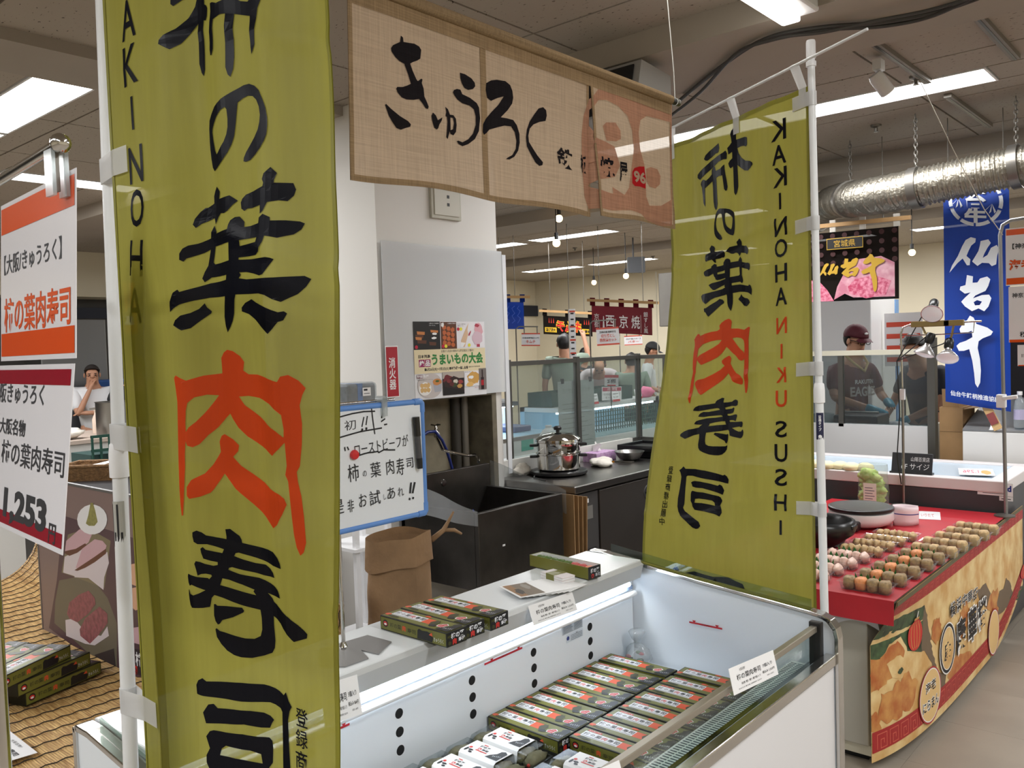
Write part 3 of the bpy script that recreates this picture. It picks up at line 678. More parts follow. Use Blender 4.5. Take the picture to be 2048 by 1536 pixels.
# ---- left-hand banner, near, seen from its front
LA, LB = V((-1.505, .672, 0)), V((-.915, .703, 0))
LD = (LB-LA).normalized(); LN = V((LD.y, -LD.x, 0))       # LN towards the camera side
LW = .62; LZ1, LZ0 = 2.40, .66
LU = (LB-LA).length
def lprof(s, z):
    """cloth length s -> offset along the banner, bulge towards the viewer: flat above, tucked into a pleat below"""
    t = max(0, min(1, (2.05-z)/1.0)); f = max(0, min(1, (1.97-z)/.30)); f = f*f*(3-2*f)
    e = .024+.012*t; s1 = .056+.012*t; s2 = s1+.070
    if s < s1: return e+s, .014*f*s/s1
    u1 = e+s1; k = 1-1.75*f
    if s < s2:
        q = (s-s1)/(s2-s1); return u1+(s-s1)*k, (.014-.046*(q*q*(3-2*q)))*f
    u2 = u1+(s2-s1)*k; q = (s-s2)/(LW-s2)
    return u2+(LU*(1-.05*max(0, min(1, (1.85-z)/.8)))-u2)*q, -.032*f*(1-q)**2
def lsurf(s, z, l):
    u, b = lprof(s, z)
    w = .010*math.sin(u*22+z*2.0+.5)+.004*math.sin(u*47-z*1.2)+.006*fbm(u*4, z*3.2, 3.3)+.008*fbm(u*1.8, z*1.5, 6)
    for cz in (1.80, 1.33, 2.1): w += .0022*math.exp(-((z-cz-.05*math.sin(u*7))/.012)**2)
    w *= min(1, max(0, (u-.05)/.12))
    p = LA+LD*u+LN*(b+w+l)
    return V((p.x, p.y, z))
def linv(u, z):
    lo, hi = .16, LW
    for _ in range(24):
        m = (lo+hi)/2
        if lprof(m, z)[0] < u: lo = m
        else: hi = m
    return lo
def lrect(x0, y0, x1, y1):
    xm, ym = (x0+x1)/2, (y0+y1)/2
    za, zb = onp(xm, y1, LA, LB)[1], onp(xm, y0, LA, LB)[1]; zm = (za+zb)/2
    return (linv(onp(x0, ym, LA, LB)[0], zm), linv(onp(x1, ym, LA, LB)[0], zm), za, zb)
lrects = [('柿', lrect(326, -128, 560, 168)), ('の', lrect(408, 180, 551, 330)), ('葉', lrect(345, 356, 621, 672)), ('肉', lrect(350, 698, 619, 1084)), ('寿', lrect(366, 1068, 622, 1327)), ('司', lrect(389, 1356, 592, 1640))]
lt = []
for i, ch in enumerate(TR):
    u, z = onp(612, 1432+i*42, LA, LB); lt.append((ch, (linv(u, z), z, .027)))
_pa, _pb = PD(204, 0, 1.53), PD(262, 1536, 1.53)
lp = lambda z: V((_pb.x+(_pa.x-_pb.x)*(z-_pb.z)/(_pa.z-_pb.z), _pb.y+(_pa.y-_pb.y)*(z-_pb.z)/(_pa.z-_pb.z), z))
nb_l, at_l = banner('tall olive green nobori banner with brush lettering seen from its front, beside the bamboo mat', LA, LB, LZ0, LZ1, LW, lsurf, lrects, letset(-.055, .088)[:8], lt,
       lp(2.5), lp(0), V((-.90, .705, 2.44)), V((-1.66, .668, 2.48)), (2.36, 1.985, 1.515, 1.045), (.02, .31, .6), (1,))
# maker's stickers on the poles
for nb, at_, z, ax, mt in ((nb_l, at_l, 1.345, V((.5, -.85, 0)), 'silver'), (nb_r, at_r, 1.365, V((.35, -.94, 0)), 'navy')):
    p = at_(z); e = V((0, 0, 1)); xx = V((-ax.y, ax.x, 0))
    pr = Print(lambda u, v, l, p=p, ax=ax, xx=xx: p+(ax*math.cos(u/.0129)+xx*math.sin(u/.0129))*(.0129+l)+V((0, 0, v)), cut=((-.05, 1, .004), (-9, 9, 9)))
    if mt == 'silver':
        pr.rect(-.014, -.055, .014, .055, M('sticker_silver', (176, 176, 170), .35)); [pr.rect(-.012+i*.006, -.05, -.0085+i*.006, .0 if i % 2 else .05, INK()) for i in range(4)]
    else:
        pr.rect(-.013, -.04, .013, .045, M('sticker_navy', (26, 30, 66), .4)).text('普通タイプ', 0, .012, WHITE(), w=.009, h=.05, vertical=True, bold=.02).disc(0, -.03, .005, .005, WHITE())
    pr.build('pole_sticker', nb)
# ================================================================ BURLAP SHOP CURTAIN
NX = -1.5
nt_ = thing('shop_curtain', 'beige burlap noren curtain with black brush lettering hung from a rod above the freezer', 'curtain', (NX, 2.0, 2.0))
BUR = cloth('burlap', (206, 182, 156), .42, .06, .0, weave=(220, 220, 260, .2))
BUR2 = cloth('burlap_hem', (168, 142, 110), .25, .02, .0, weave=(220, 220, 260, .3))
CINK = cloth('curtain_black', (32, 30, 34), .1, .03, .0, weave=(220, 220, 260, .3))
CPNK = cloth('curtain_pink', (198, 150, 124), .42, .06, .0, weave=(220, 220, 260, .25))
CRED = cloth('curtain_red', (176, 36, 40), .25, .03, .0)
ya, yb = PX(704, 200, NX).y, PX(1344, 330, NX).y
s1, s2 = PX(972, 300, NX).y, PX(1183, 330, NX).y
zt = PX(1347, 198, NX).z-.012; zb_ = PX(1345, 456, NX).z
def nsurf(y, z, l, part=0):
    k = (zt-z)/(zt-zb_)
    x = NX+.010*math.sin(y*9+.5)*k+.012*k*math.sin(y*3.1)+.006*fbm(y*4, z*5, 1)*k
    if part == 2: x += .016*k*math.exp(-((y-s2)/.05)**2)
    if part == 1: x -= .020*k*math.exp(-((y-s2)/.06)**2)
    return V((x+l, y, z+.004*math.sin(y*14)*k))
def npart(y): return 0 if y < s1 else (1 if y < s2 else 2)
for i, (p, q) in enumerate(((ya, s1), (s1, s2-.002), (s2+.003, yb))):
    pb = MB().grid(lambda a, b: nsurf(p+(q-p)*a, zt+(zb_-zt)*b, 0, i), 44, 30).build('curtain_panel', BUR, nt_, smooth='all')
    h = MB()
    for sd in (.0012, -.0012):
        for (a0, a1) in ((p, p+.011), (q-.011, q)): h.grid(lambda a, b: nsurf(a0+(a1-a0)*a, zt+(zb_-zt)*b, sd, i), 1, 30)
        h.grid(lambda a, b: nsurf(p+(q-p)*a, zb_+.014*b, sd*1.1, i), 44, 1)
    h.build('hem', BUR2, pb, smooth='all')
MB().grid(lambda a, b: V((NX+.016*math.cos(b*6.2832), ya+(yb-ya)*a, zt+.004+.016*math.sin(b*6.2832))), 60, 14).grid(lambda a, b: nsurf(ya+(yb-ya)*a, zt-.045*b, .0022), 60, 2).build('rod_sleeve', BUR2, nt_, smooth='all')
MB().cyl((NX, ya-.1, zt+.004), (NX, yb+.035, zt+.004), .0105, 14).build('rod', M('rod_black', (34, 34, 34), .4), nt_, smooth=True)
MB().cyl((NX, yb+.036, zt+.004), (NX, yb+.052, zt+.004), .0125, 14).build('rod_end', M('rod_end_steel', (120, 118, 112), .35, .8), nt_, smooth=True)
wy = yb+.03
MB().tube([(NX, wy-.01, CEIL), (NX, wy-.035, CEIL-.2), (NX+.005, wy-.012, zt+.1), (NX, wy, zt+.017)], .0016, 6).tube([(NX+.0125*math.cos(a*.7), wy, zt+.004+.0125*math.sin(a*.7)) for a in range(9)], .0014, 6, closed=True).build('hanging_wire', M('wire_white', (220, 220, 215), .5), nt_)
pr = Print(lambda u, v, l: nsurf(u, v, l, npart(u)), step=0, lift=.0018, cut=((0, 1, .02), (0, 3, .03)))
def cz(pts, ox, oy, s): return [(lambda q: (q.y, q.z))(PX(ox+x*s, oy+y*s, NX)) for x, y in pts]
S7 = 380/1946
for pts, hole in (
    ([(262,110),(285,130),(290,175),(340,185),(400,195),(450,225),(470,260),(462,350),(430,370),(385,385),(360,400),(385,470),(425,560),(440,580),(475,555),(487,565),(480,600),(500,660),(508,740),(535,800),(552,845),(545,870),(520,860),(490,810),(455,765),(400,772),(330,765),(280,740),(240,690),(225,650),(235,632),(290,635),(340,620),(370,605),(345,520),(300,400),(250,370),(210,330),(170,270),(165,235),(185,205),(255,175)], None),
    ([(130,798),(180,850),(270,930),(350,985),(380,1020),(375,1045),(330,1055),(285,1070),(240,1050),(200,990),(160,920),(135,850),(120,810)], None),
    ([(595,905),(625,935),(645,985),(690,955),(685,985),(660,1030),(648,1070),(635,1082),(610,1065),(590,1000),(580,940)], None),
    ([(718,845),(745,870),(765,925),(800,930),(825,965),(832,1030),(825,1100),(800,1138),(770,1125),(762,1100),(750,1150),(745,1178),(730,1160),(735,1080),(740,1000),(735,950),(720,940),(728,900)], [(770,955),(795,960),(805,1010),(795,1075),(772,1085)]),
    ([(865,490),(920,505),(985,545),(1020,590),(1025,625),(1000,655),(950,665),(910,645),(885,600),(870,550)], None),
    ([(835,658),(870,665),(890,710),(970,745),(1040,795),(1065,840),(1078,950),(1065,1080),(1020,1165),(950,1220),(890,1245),(850,1225),(832,1195),(850,1190),(890,1205),(950,1170),(1000,1110),(1030,1020),(1030,930),(1010,860),(965,825),(890,805),(840,770),(810,730),(792,695),(805,670)], None),
    ([(1190,562),(1250,555),(1340,570),(1390,610),(1415,670),(1425,740),(1415,800),(1370,865),(1300,935),(1360,945),(1430,965),(1470,1020),(1500,1110),(1505,1200),(1490,1280),(1450,1340),(1400,1365),(1360,1360),(1380,1345),(1430,1320),(1465,1260),(1470,1180),(1450,1090),(1410,1030),(1340,1020),(1270,1035),(1180,1060),(1150,1095),(1120,1115),(1107,1090),(1110,1010),(1140,950),(1200,880),(1270,810),(1325,725),(1260,740),(1190,770),(1150,740),(1135,660),(1140,590)], None),
    ([(1735,843),(1765,875),(1773,930),(1762,985),(1700,995),(1640,1020),(1605,1060),(1592,1130),(1600,1195),(1640,1260),(1690,1340),(1745,1410),(1740,1440),(1710,1448),(1670,1410),(1620,1320),(1580,1240),(1568,1150),(1575,1070),(1600,990),(1650,910),(1690,855)], None)):
    pr.poly(cz(pts, 750, 50, S7), CINK, [cz(hole, 750, 50, S7)] if hole else ())
S8 = 280/1344; C8 = lambda p: cz(p, 1090, 150, S8)
pr.l = .0014
pr.poly(C8([(365,560),(380,380),(425,230),(500,140),(600,100),(720,100),(1000,170),(1215,240),(1205,1440),(1100,1450),(960,1410),(900,1350),(780,1310),(600,1300),(440,1270),(390,1150),(365,900)]), CPNK,
        [C8([(430,330),(500,240),(580,240),(690,300),(780,400),(820,540),(828,720),(800,930),(775,1090),(725,1160),(610,1075),(615,1140),(470,1100),(425,1050),(470,1000),(640,980),(690,880),(640,690),(560,640),(460,600),(430,480)]),
         C8([(905,440),(970,395),(1200,450),(1200,1190),(1100,1255),(980,1265),(945,1180),(935,880),(895,720),(885,560)])])
pr.poly(C8([(535,490),(570,455),(660,460),(705,540),(705,620),(660,640),(570,630)]), CPNK)
pr.poly(C8([(950,910),(1000,890),(1070,905),(1100,970),(1090,1050),(1040,1095),(980,1080),(950,1020)]), CPNK)
pr.l = .0019
for ch, (x, y, w, h) in (('鉄', (200, 805, 145, 195)), ('板', (380, 850, 60, 170)), ('焼', (560, 885, 150, 190)), ('屋', (724, 940, 80, 190))):
    a, b = C8([(x-w/2, y), (x+w/2, y)]); c, d = C8([(x, y-h/2), (x, y+h/2)])
    pr.text(ch, (a[0]+b[0])/2, (a[1]+b[1])/2, CINK, w=b[0]-a[0], h=c[1]-d[1], bold=.03)
pr.poly(C8([(810,940),(830,905),(880,890),(930,890),(943,1000),(938,1105),(880,1085),(830,1080),(806,1050)]), CRED)
pr.l = .0024
a, b = C8([(820, 985), (942, 1005)]); pr.text('96', (a[0]+b[0])/2, (a[1]+b[1])/2, BUR, w=(b[0]-a[0])*.95, h=.038, bold=.04)
pr.build('lettering', nt_)
# ================================================================ SUSHI BOXES
OL = M('carton_olive', (112, 112, 44), .35, spec=.5); OLD = M('carton_edge', (26, 28, 18), .4)
LABW = M('carton_label', (238, 240, 246), .35); ORG = M('carton_orange', (222, 90, 50), .4); CBK = M('carton_black', (20, 20, 24), .4)
CRD = M('carton_red', (206, 52, 44), .4); DOL = M('carton_dark_olive', (62, 62, 30), .4)
BL, BW, BH = .262, .074, .039
def sushi_box(label, group):
    t = thing('sushi_box', label, 'box', (0, 0, 0), group)
    MB().box(0, BL, 0, BW, 0, BH).build('carton', OLD, t, bevel=.0012)
    p = Print(plane_fn((0, 0, BH), (1, 0, 0), (0, 1, 0)), step=.00005, lift=.0003)
    p.rect(.004, .004, BL-.003, BW-.004, OL).rect(.018, .024, .138, .056, LABW).rect(.022, .058, .066, .066, CRD).rect(.138, .024, .170, .056, ORG)
    p.text('お土産に人気', .044, .062, LABW, w=.038, h=.005)
    for i, ch in enumerate('柿の葉肉寿司'): p.text(ch, .030+i*.0195, .042, CRD if ch == '肉' else CBK, h=.017 if ch != 'の' else .011, bold=.012)
    p.rect(.022, .027, .134, .0285, DOL)
    p.blob(.012, .02, .010, .008, ORG, 1).blob(.040, .015, .022, .006, DOL, 2).blob(.125, .066, .012, .005, ORG, 3).blob(.178, .040, .012, .018, DOL, 4, .5).blob(.186, .022, .013, .008, CBK, 5, .4)
    p.poly([(.200, .022), (.222, .022), (.222, .036), (.226, .045), (.216, .052), (.204, .044), (.196, .034)], LABW)
    p.poly([(.202, .024), (.220, .024), (.220, .036), (.223, .044), (.215, .049), (.205, .042), (.199, .034)], CRD).text('全国発送', .2105, .031, LABW, w=.016, h=.005).text('承ります', .212, .040, LABW, w=.016, h=.005)
    p.poly([(.212, .006), (.258, .006), (.258, .062), (.248, .070), (.240, .066), (.232, .058), (.235, .048), (.226, .030), (.216, .020)], CBK)
    p.text('きゅうろく', .241, .026, LABW, w=.028, h=.010, rot=.25)
    q = Print(plane_fn((BL, 0, 0), (0, 1, 0), (0, 0, 1)), step=.00005, lift=.0003)
    q.rect(.003, .003, BW-.003, BH-.003, CBK).text('柿の葉', .040, .0265, LABW, w=.048, h=.015, bold=.03).text('寿司', .054, .0115, LABW, w=.024, h=.012, bold=.02).text('肉', .028, .011, CRD, h=.016, bold=.05).blob(.010, .010, .006, .005, DOL, 3, .5).blob(.066, .008, .005, .004, DOL, 4, .5).text('大阪', .009, .027, OL, h=.007)
    r = Print(plane_fn((0, 0, 0), (1, 0, 0), (0, 0, 1)), step=.00005, lift=.0003)
    r.rect(.003, .003, BL-.003, BH-.003, OL).disc(.022, .020, .011, .010, CBK).blob(.022, .020, .008, .006, CRD, 2).blob(.022, .018, .005, .003, LABW, 4).text('柿の葉', .064, .020, DOL, w=.045, h=.013, bold=.02).text('肉', .098, .020, ORG, h=.015, bold=.05).text('寿司', .128, .018, DOL, w=.034, h=.013, bold=.02)
    r.poly([(.150, .004), (.152, .026), (.158, .031), (.17, .028), (.19, .030), (.207, .026), (.212, .016), (.208, .004)], CBK).poly([(.196, .022), (.207, .030), (.210, .020)], ORG).text('きゅうろく', .232, .014, LABW, w=.036, h=.011)
    a = p.build('top_print', t); b = q.build('end_print', t); c = r.build('side_print', t)
    return t
sb0 = sushi_box('olive sushi box with white name label, lying in the freezer against the front glass', 'olive boxes along the front glass')
# freezer: two columns of eight over an under-layer
yb0 = 1.778; pit = .0775
first = True
for k in range(8):
    yy = yb0+k*pit+(.012 if k == 7 else 0)
    for col, xx in enumerate((-1.690, -1.422)):
        y2 = yy+(.04 if col else .0)+random.uniform(-.002, .002); rz = random.uniform(-.012, .012)
        nth = ORD[7-k]; lab = ('olive sushi box along the freezer rear wall, %s from the clear bag' % nth, 'olive boxes along the rear wall') if col == 0 else ('olive sushi box along the freezer front glass, %s from the chrome end' % nth, 'olive boxes along the front glass')
        if first and col == 1: o = sb0; o['label'] = lab[0]; o.location = (xx, y2, .541); o.rotation_euler = (0, 0, rz); first = False
        else: o = dup(sb0, (xx+random.uniform(-.003, .003), y2, .541), rz, lab[0], lab[1])
# risers below (a plain layer of the same boxes, seen at the edges)
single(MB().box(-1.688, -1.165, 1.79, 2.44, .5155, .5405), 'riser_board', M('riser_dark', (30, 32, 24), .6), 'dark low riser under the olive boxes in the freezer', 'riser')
# on the rear shelf
for i, (px, py) in enumerate(((760, 1215), (803, 1198), (847, 1182))):
    pass
corner = PZ(893, 1267, .919)          # near right top corner of the first box
for i in range(3):
    dup(sb0, (corner.x-BL+(-.0, -.004, .004)[i], corner.y+i*.0775+(.004 if i == 2 else 0), .8803), R_((0, -1.2, 1.0)[i]), ('closed olive sushi box on the rear shelf, the one nearest the whiteboard stand', 'closed olive sushi box on the rear shelf between two others', 'closed olive sushi box on the rear shelf, the one nearest the fanned leaflets')[i], 'trio of boxes on the shelf')
# ================================================================ LEAF-WRAPPED PACKS IN THE FREEZER
LEAF = M('dried_leaf', (138, 130, 98), .55, var=(30, .4), bump=(60, .4)); CLR = thin('clear_plastic', (236, 240, 240), rough=.16); PAP = M('sleeve_paper', (240, 240, 240), .4)
def pack(label, group):
    t = thing('sushi_pack', label, 'food pack', (0, 0, 0), group)
    L, W = .235, .088
    tr = MB(); tr.lathe([(0, 0), (.60, 0), (.66, .024), (.68, .024), (.68, .027), (.64, .027), (.58, .003), (0, .003)], (0, 0, 0), 4)
    for v in tr.v:
        a = V((v.x, v.y)).copy(); c, s = math.cos(R_(45)), math.sin(R_(45)); x, y = a.x*c-a.y*s, a.x*s+a.y*c
        v.x, v.y = L/2+x*L/.93, W/2+y*W/.93
    tr.build('tray', BPLAS(), t)
    for i in range(6):
        x = .022+i*.038
        MB().ball((x, W/2, .027), .0205, .041, .021, 10, 7, .3, i).build('leaf_roll', LEAF, t, smooth='all')
    lid = MB(); lid.lathe([(.66, .028), (.60, .052), (.56, .057), (0, .058)], (0, 0, 0), 4)
    for v in lid.v:
        c, s = math.cos(R_(45)), math.sin(R_(45)); x, y = v.x*c-v.y*s, v.x*s+v.y*c
        v.x, v.y = L/2+x*L/.93, W/2+y*W/.93
    lid.build('lid', CLR, t, bevel=.004)
    sl = MB()
    a, b = .058, .186
    for p0, p1 in (((-.004, .012), (.004, .055)), ((.004, .055), (.012, .0605)), ((.012, .0605), (W-.012, .0605)), ((W-.012, .0605), (W-.004, .055)), ((W-.004, .055), (W+.004, .012))):
        sl.add([(a, p0[0], p0[1]), (b, p0[0], p0[1]), (b, p1[0], p1[1]), (a, p1[0], p1[1])], [(0, 1, 2, 3)])
    so = sl.build('paper_sleeve', PAP, t, solid=.0004)
    p = Print(plane_fn((0, 0, .0608), (1, 0, 0), (0, 1, 0)), step=.00005, lift=.0004)
    p.text('柿の葉', .108, .056, CBK, w=.034, h=.011, bold=.03).text('肉', .100, .042, CRD, h=.012, bold=.04).text('寿司', .119, .042, CBK, w=.022, h=.010, bold=.03).rect(.094, .030, .134, .034, CRD).rect(.096, .064, .11, .068, CRD)
    p.poly([(.140, .018), (.182, .018), (.182, .062), (.170, .070), (.160, .064), (.158, .048), (.146, .034)], CBK).text('きゅうろく', .166, .036, LABW, w=.024, h=.008, rot=.3)
    p.disc(.074, .036, .005, .005, CRD).blob(.070, .022, .004, .010, CBK, 3).blob(.084, .024, .008, .004, CBK, 5).blob(.090, .014, .006, .004, CBK, 6)
    p.build('sleeve_print', so)
    MB().ball((.222, .006, .028), .005, n=8, k=6).build('red_seal', CRD, t, smooth='all')
    return t
pk = pack('clear pack of leaf-wrapped sushi in a white sleeve, under the freezer lamp', 'sleeved packs along the rear wall'); firstp = True
for k in range(7):
    o = pk if firstp else dup(pk); firstp = False; o['label'] = 'sleeved clear pack of leaf-wrapped sushi under the freezer lamp, %s from the olive boxes' % ORD[k]
    o.location = (-1.676+random.uniform(0, .006), 1.672-k*.098, .518); o.rotation_euler = (random.uniform(-.02, .02), 0, random.uniform(-.05, .05))
for k in range(5):
    o = dup(pk, (-1.405+random.uniform(-.006, .008), 1.688-k*.100, .518), random.uniform(-.08, .05), 'sleeved clear pack of leaf-wrapped sushi beside the front glass, %s from the olive boxes' % ORD[k], 'sleeved packs along the front glass')
# tied clear bag in the far corner
t = thing('clear_bag', 'tied clear plastic bag with green and red bits in the freezer corner', 'bag', (-1.655, 2.487, .5155))
bgm = thin('bag_plastic', (228, 232, 234), rough=.12, haze=.22)
MB().ball((-1.640, 2.497, .556), .048, .042, .040, 16, 10, .35, 3).build('bag_body', bgm, t, smooth='all')
MB().lathe([(.010, .585), (.008, .605), (.020, .618), (.030, .640), (.026, .645)], (-1.640, 2.497, 0), 12).build('bag_neck', bgm, t, smooth='all')
for i in range(7): MB().ball((-1.640+random.uniform(-.03, .03), 2.497+random.uniform(-.025, .025), .54+random.uniform(0, .02)), .012, .006, .006, 8, 5).build('sachet', (M('sachet_green', (60, 110, 50), .4), M('sachet_red', (196, 40, 60), .4), M('sachet_dark', (50, 60, 46), .5))[i % 3], t, smooth='all')
# ================================================================ THINGS ON THE REAR SHELF
SZ = .8803
# open sample box with coloured sushi
a, b = PZ(1060, 1133, SZ), PZ(1172, 1160, SZ)
bx = V((b.x, b.y, 0))-V((a.x, a.y, 0)); ang = math.atan2(bx.y, bx.x); L = .275; Wd = .062
t = thing('sample_box', 'open olive sample box lined white, showing rows of wrapped sushi', 'box', (a.x, a.y, SZ)); 
def loc(x, y, z): return V((a.x+x*math.cos(ang)-y*math.sin(ang), a.y+x*math.sin(ang)+y*math.cos(ang), SZ+z))
def lbox(x0, x1, y0, y1, z0, z1): return MB().obox(loc(x0, y0, z0), loc(x1, y0, z0)-loc(x0, y0, z0), loc(x0, y1, z0)-loc(x0, y0, z0), V((0, 0, z1-z0)))
lbox(0, L, 0, Wd, .0003, .003).build('bottom', OLD, t)
for q in ((0, L, 0, .0015), (0, L, Wd-.0015, Wd), (0, .0015, .0015, Wd-.0015)): lbox(*q, .003, .042).build('wall', OL, t)
lbox(L-.0015, L, .0015, Wd-.0015, .003, .042).build('end_wall', CBK, t)
for q in ((.0015, L-.0015, Wd-.0025, Wd-.0015), (.0015, .0025, .0015, Wd-.0025)): lbox(*q, .003, .041).build('liner', WHITE(), t)
q = Print(plane_fn(loc(L, 0, 0), loc(0, 1, 0)-loc(0, 0, 0), (0, 0, 1)))
q.text('柿の葉', .034, .028, LABW, w=.042, h=.015, bold=.03).text('寿司', .046, .012, LABW, w=.022, h=.012).text('肉', .022, .011, CRD, h=.014, bold=.04).build('end_print', t)
GRN = M('leaf_green', (86, 112, 40), .5, var=(40, .25)); PNK = M('sushi_pink', (206, 96, 92), .5, var=(60, .2)); SAL = M('sushi_salmon', (232, 150, 120), .5)
for i in range(8):
    c = loc(.022+i*.033, Wd/2, .022); mt, lb = (GRN, 'green leaf-wrapped sushi piece inside the open sample box') if i < 5 else ((PNK, 'pink wrapped sushi piece inside the open sample box') if i < 7 else (SAL, 'salmon orange sushi piece at the end of the open sample box'))
    s = MB().ball((0, 0, 0), .0155, .027, .018, 10, 8, .12, i); o = s.build('sushi_piece', mt, None, smooth='all'); o.location = c; o.rotation_euler = (0, 0, ang); tag(o, lb, 'sushi', 'pieces in the sample box')
# bundle of cards
t = thing('card_bundle', 'small bundle of cards with an olive paper band beside the open sample box', 'cards', (0, 0, SZ)); p = PZ(1116, 1160, SZ); t.location = (p.x, p.y, SZ)
an = R_(-12); ex, ey = V((math.cos(an), math.sin(an), 0)), V((-math.sin(an), math.cos(an), 0))
for i in range(5): MB().obox(V((p.x, p.y, SZ+.0002+i*.0045))-ex*.055-ey*.027+ex*random.uniform(-.003, .003), ex*.11, ey*.054, V((0, 0, .004))).build('card', PAP if i % 2 else M('card_pink', (222, 214, 214), .5), t)
MB().obox(V((p.x, p.y, SZ+.0001))-ex*.028-ey*.0278, ex*.04, ey*.0556, V((0, 0, .0235))).build('paper_band', OL, t)
# fan of leaflets
p = PZ(1040, 1178, SZ)
for i in range(9):
    an = R_(-22+i*3.2); ex, ey = V((math.cos(an), math.sin(an), 0)), V((-math.sin(an), math.cos(an), 0))
    o = V((p.x-.05+i*.007, p.y-.045+i*.012, SZ+.0004+(9-i)*.0011))
    lf = thing('leaflet', 'white-bordered photo leaflet on top of the fan on the shelf' if i == 0 else 'white leaflet edge showing in the fan on the shelf', 'leaflet', o, None if i == 0 else 'fanned leaflets')
    MB().obox(o, ex*.148, ey*.10, V((0, 0, .0006))).build('sheet', PAP, lf)
    if i == 0:
        pr = Print(plane_fn(o+V((0, 0, .0006)), ex, ey))
        pr.rect(.008, .008, .14, .092, M('photo_grey_brown', (120, 106, 90), .5)).rect(.008, .008, .14, .034, M('photo_brown', (150, 112, 74), .5)).blob(.09, .03, .03, .012, M('photo_dark', (60, 52, 46), .5), 2, .5).blob(.05, .07, .03, .012, M('photo_light', (150, 142, 132), .5), 4, .5).build('photo', lf)
# ---- price cards
CARD = M('price_card', (242, 242, 244), .28)
def card(name, label, cat, TL, TR, BL_, mat=CARD, th=.0012, group=None, parent=None, base=None):
    TL, TR, BL_ = V(TL), V(TR), V(BL_); ex = (TR-TL); w = ex.length; ex.normalize(); ey = TL-BL_; ey -= ex*ey.dot(ex); h = ey.length; ey.normalize()
    o = TL-ey*h; n = ex.cross(ey)
    t = thing(name, label, cat, base or o, group) if parent is None else parent
    MB().obox(o-n*th, ex*w, ey*h, n*th).build('card' if parent is None else 'card', mat, t)
    pr = Print(plane_fn(o, ex, ey)); pr.w, pr.h = w, h
    return t, pr
def price_text(pr, price, pcs, a=0.):
    w, h = pr.w, pr.h
    pr.text('大阪名物！', w*.26, h*.82, INK(), h=h*.11).text('柿の葉肉寿司', w*.38, h*.56, INK(), w=w*.52, h=h*.22, bold=.012).text(pcs, w*.80, h*.58, INK(), w=w*.22, h=h*.14, bold=.01)
    pr.text('梅煮 鰹1 鰹1 鯖7個入り', w*.40, h*.30, INK(), w=w*.42, h=h*.09).text(price, w*.80, h*.34, INK(), w=w*.28, h=h*.11, bold=.01).text('（本体 1,160円）', w*.82, h*.17, INK(), w=w*.16, h=h*.06).text('保存方法 要冷蔵 消費期限 当日中', w*.36, h*.14, INK(), w=w*.5, h=h*.05)
    return pr
t, pr = card('price_card', 'white price card clipped to the rear shelf edge below the fanned leaflets', 'price card', PX(1056, 1212, -1.634), PX(1144, 1183, -1.634), PX(1074, 1249, -1.612)); price_text(pr, '税込み 1,253円', '7個入り').build('lettering', t)
t2, pr = card('price_card', 'white price card clipped to the rear shelf edge by the whiteboard stand', 'price card', PX(640, 1372, -1.634), PX(714, 1349, -1.634), PX(655, 1452, -1.612)); price_text(pr, '税込み 864円', '5個入り').build('lettering', t2)
t3, pr = card('price_card', 'white price card leaning on the front glass rail beside the chrome corner', 'price card', PX(1457, 1338, XG+.0105), PX(1546, 1300, XG+.0105), PX(1500, 1376, XG+.028)); price_text(pr, '税込み 1,253円', '7個入り').build('lettering', t3)
t4, pr = card('price_card', 'white price card on the front glass rail over the sleeved packs', 'price card', PX(1150, 1560, XG+.0105), PX(1238, 1520, XG+.0105), PX(1180, 1600, XG+.028)); price_text(pr, '税込み 864円', '5個入り').build('lettering', t4)
# ---- whiteboard on its stand
WX = -1.79
wb = thing('whiteboard', 'small whiteboard with blue frame and black handwriting on a metal stand', 'whiteboard', (WX, 1.36, SZ))
r1, r2 = PX(846, 803, WX+.012), PX(851, 1026, WX+.012); l1 = 1.16
zt1, zb1 = r1.z, r2.z; yr = r1.y
MB().box(WX, WX+.008, l1+.006, yr-.006, zb1+.006, zt1-.006).build('board', M('board_white', (222, 226, 232), .22), wb)
BLF = M('frame_blue', (92, 138, 206), .4)
f = MB().cyl((WX+.004, l1, zt1), (WX+.004, yr, zt1), .008, 12).cyl((WX+.004, l1, zb1), (WX+.004, yr, zb1), .008, 12).cyl((WX+.004, l1, zb1), (WX+.004, l1, zt1), .008, 12).cyl((WX+.004, yr, zb1), (WX+.004, yr, zt1), .008, 12)
f.build('frame', BLF, wb, smooth=True)
for y in (l1, yr):
    for z in (zb1, zt1):
        sy, sz = (1 if y == l1 else -1), (1 if z == zb1 else -1)
        MB().tube([(WX+.004, y+sy*.03, z), (WX+.004, y+sy*.006, z), (WX+.004, y, z+sz*.006), (WX+.004, y, z+sz*.03)], .0098, 12).build('corner_cap', BLF, wb, smooth=True)
pp = PZ(697, 1298, SZ)
MB().cyl((WX-.012, pp.y, SZ+.002), (WX-.012, pp.y, zt1+.012), .0055, 12).cyl((WX-.012, pp.y-.0, zt1+.012), (WX-.012, yr-.085, zt1+.012), .004, 10).build('stand_pole', CHROME(), wb, smooth=True)
bp = [(690, 1335), (737, 1318), (722, 1302), (757, 1310), (783, 1285), (735, 1272), (640, 1300), (640, 1335)]
MB().prism([PZ(x, y, SZ) for x, y in bp], (0, 0, .003)).build('stand_foot', M('foot_steel', (150, 150, 150), .35, .8), wb)
MB().lathe([(.011, 0), (.009, .004), (.006, .012)], (WX-.012, pp.y, SZ+.003), 14).build('pole_collar', CHROME(), wb, smooth=True)
cp = PX(771, 800, WX+.02)
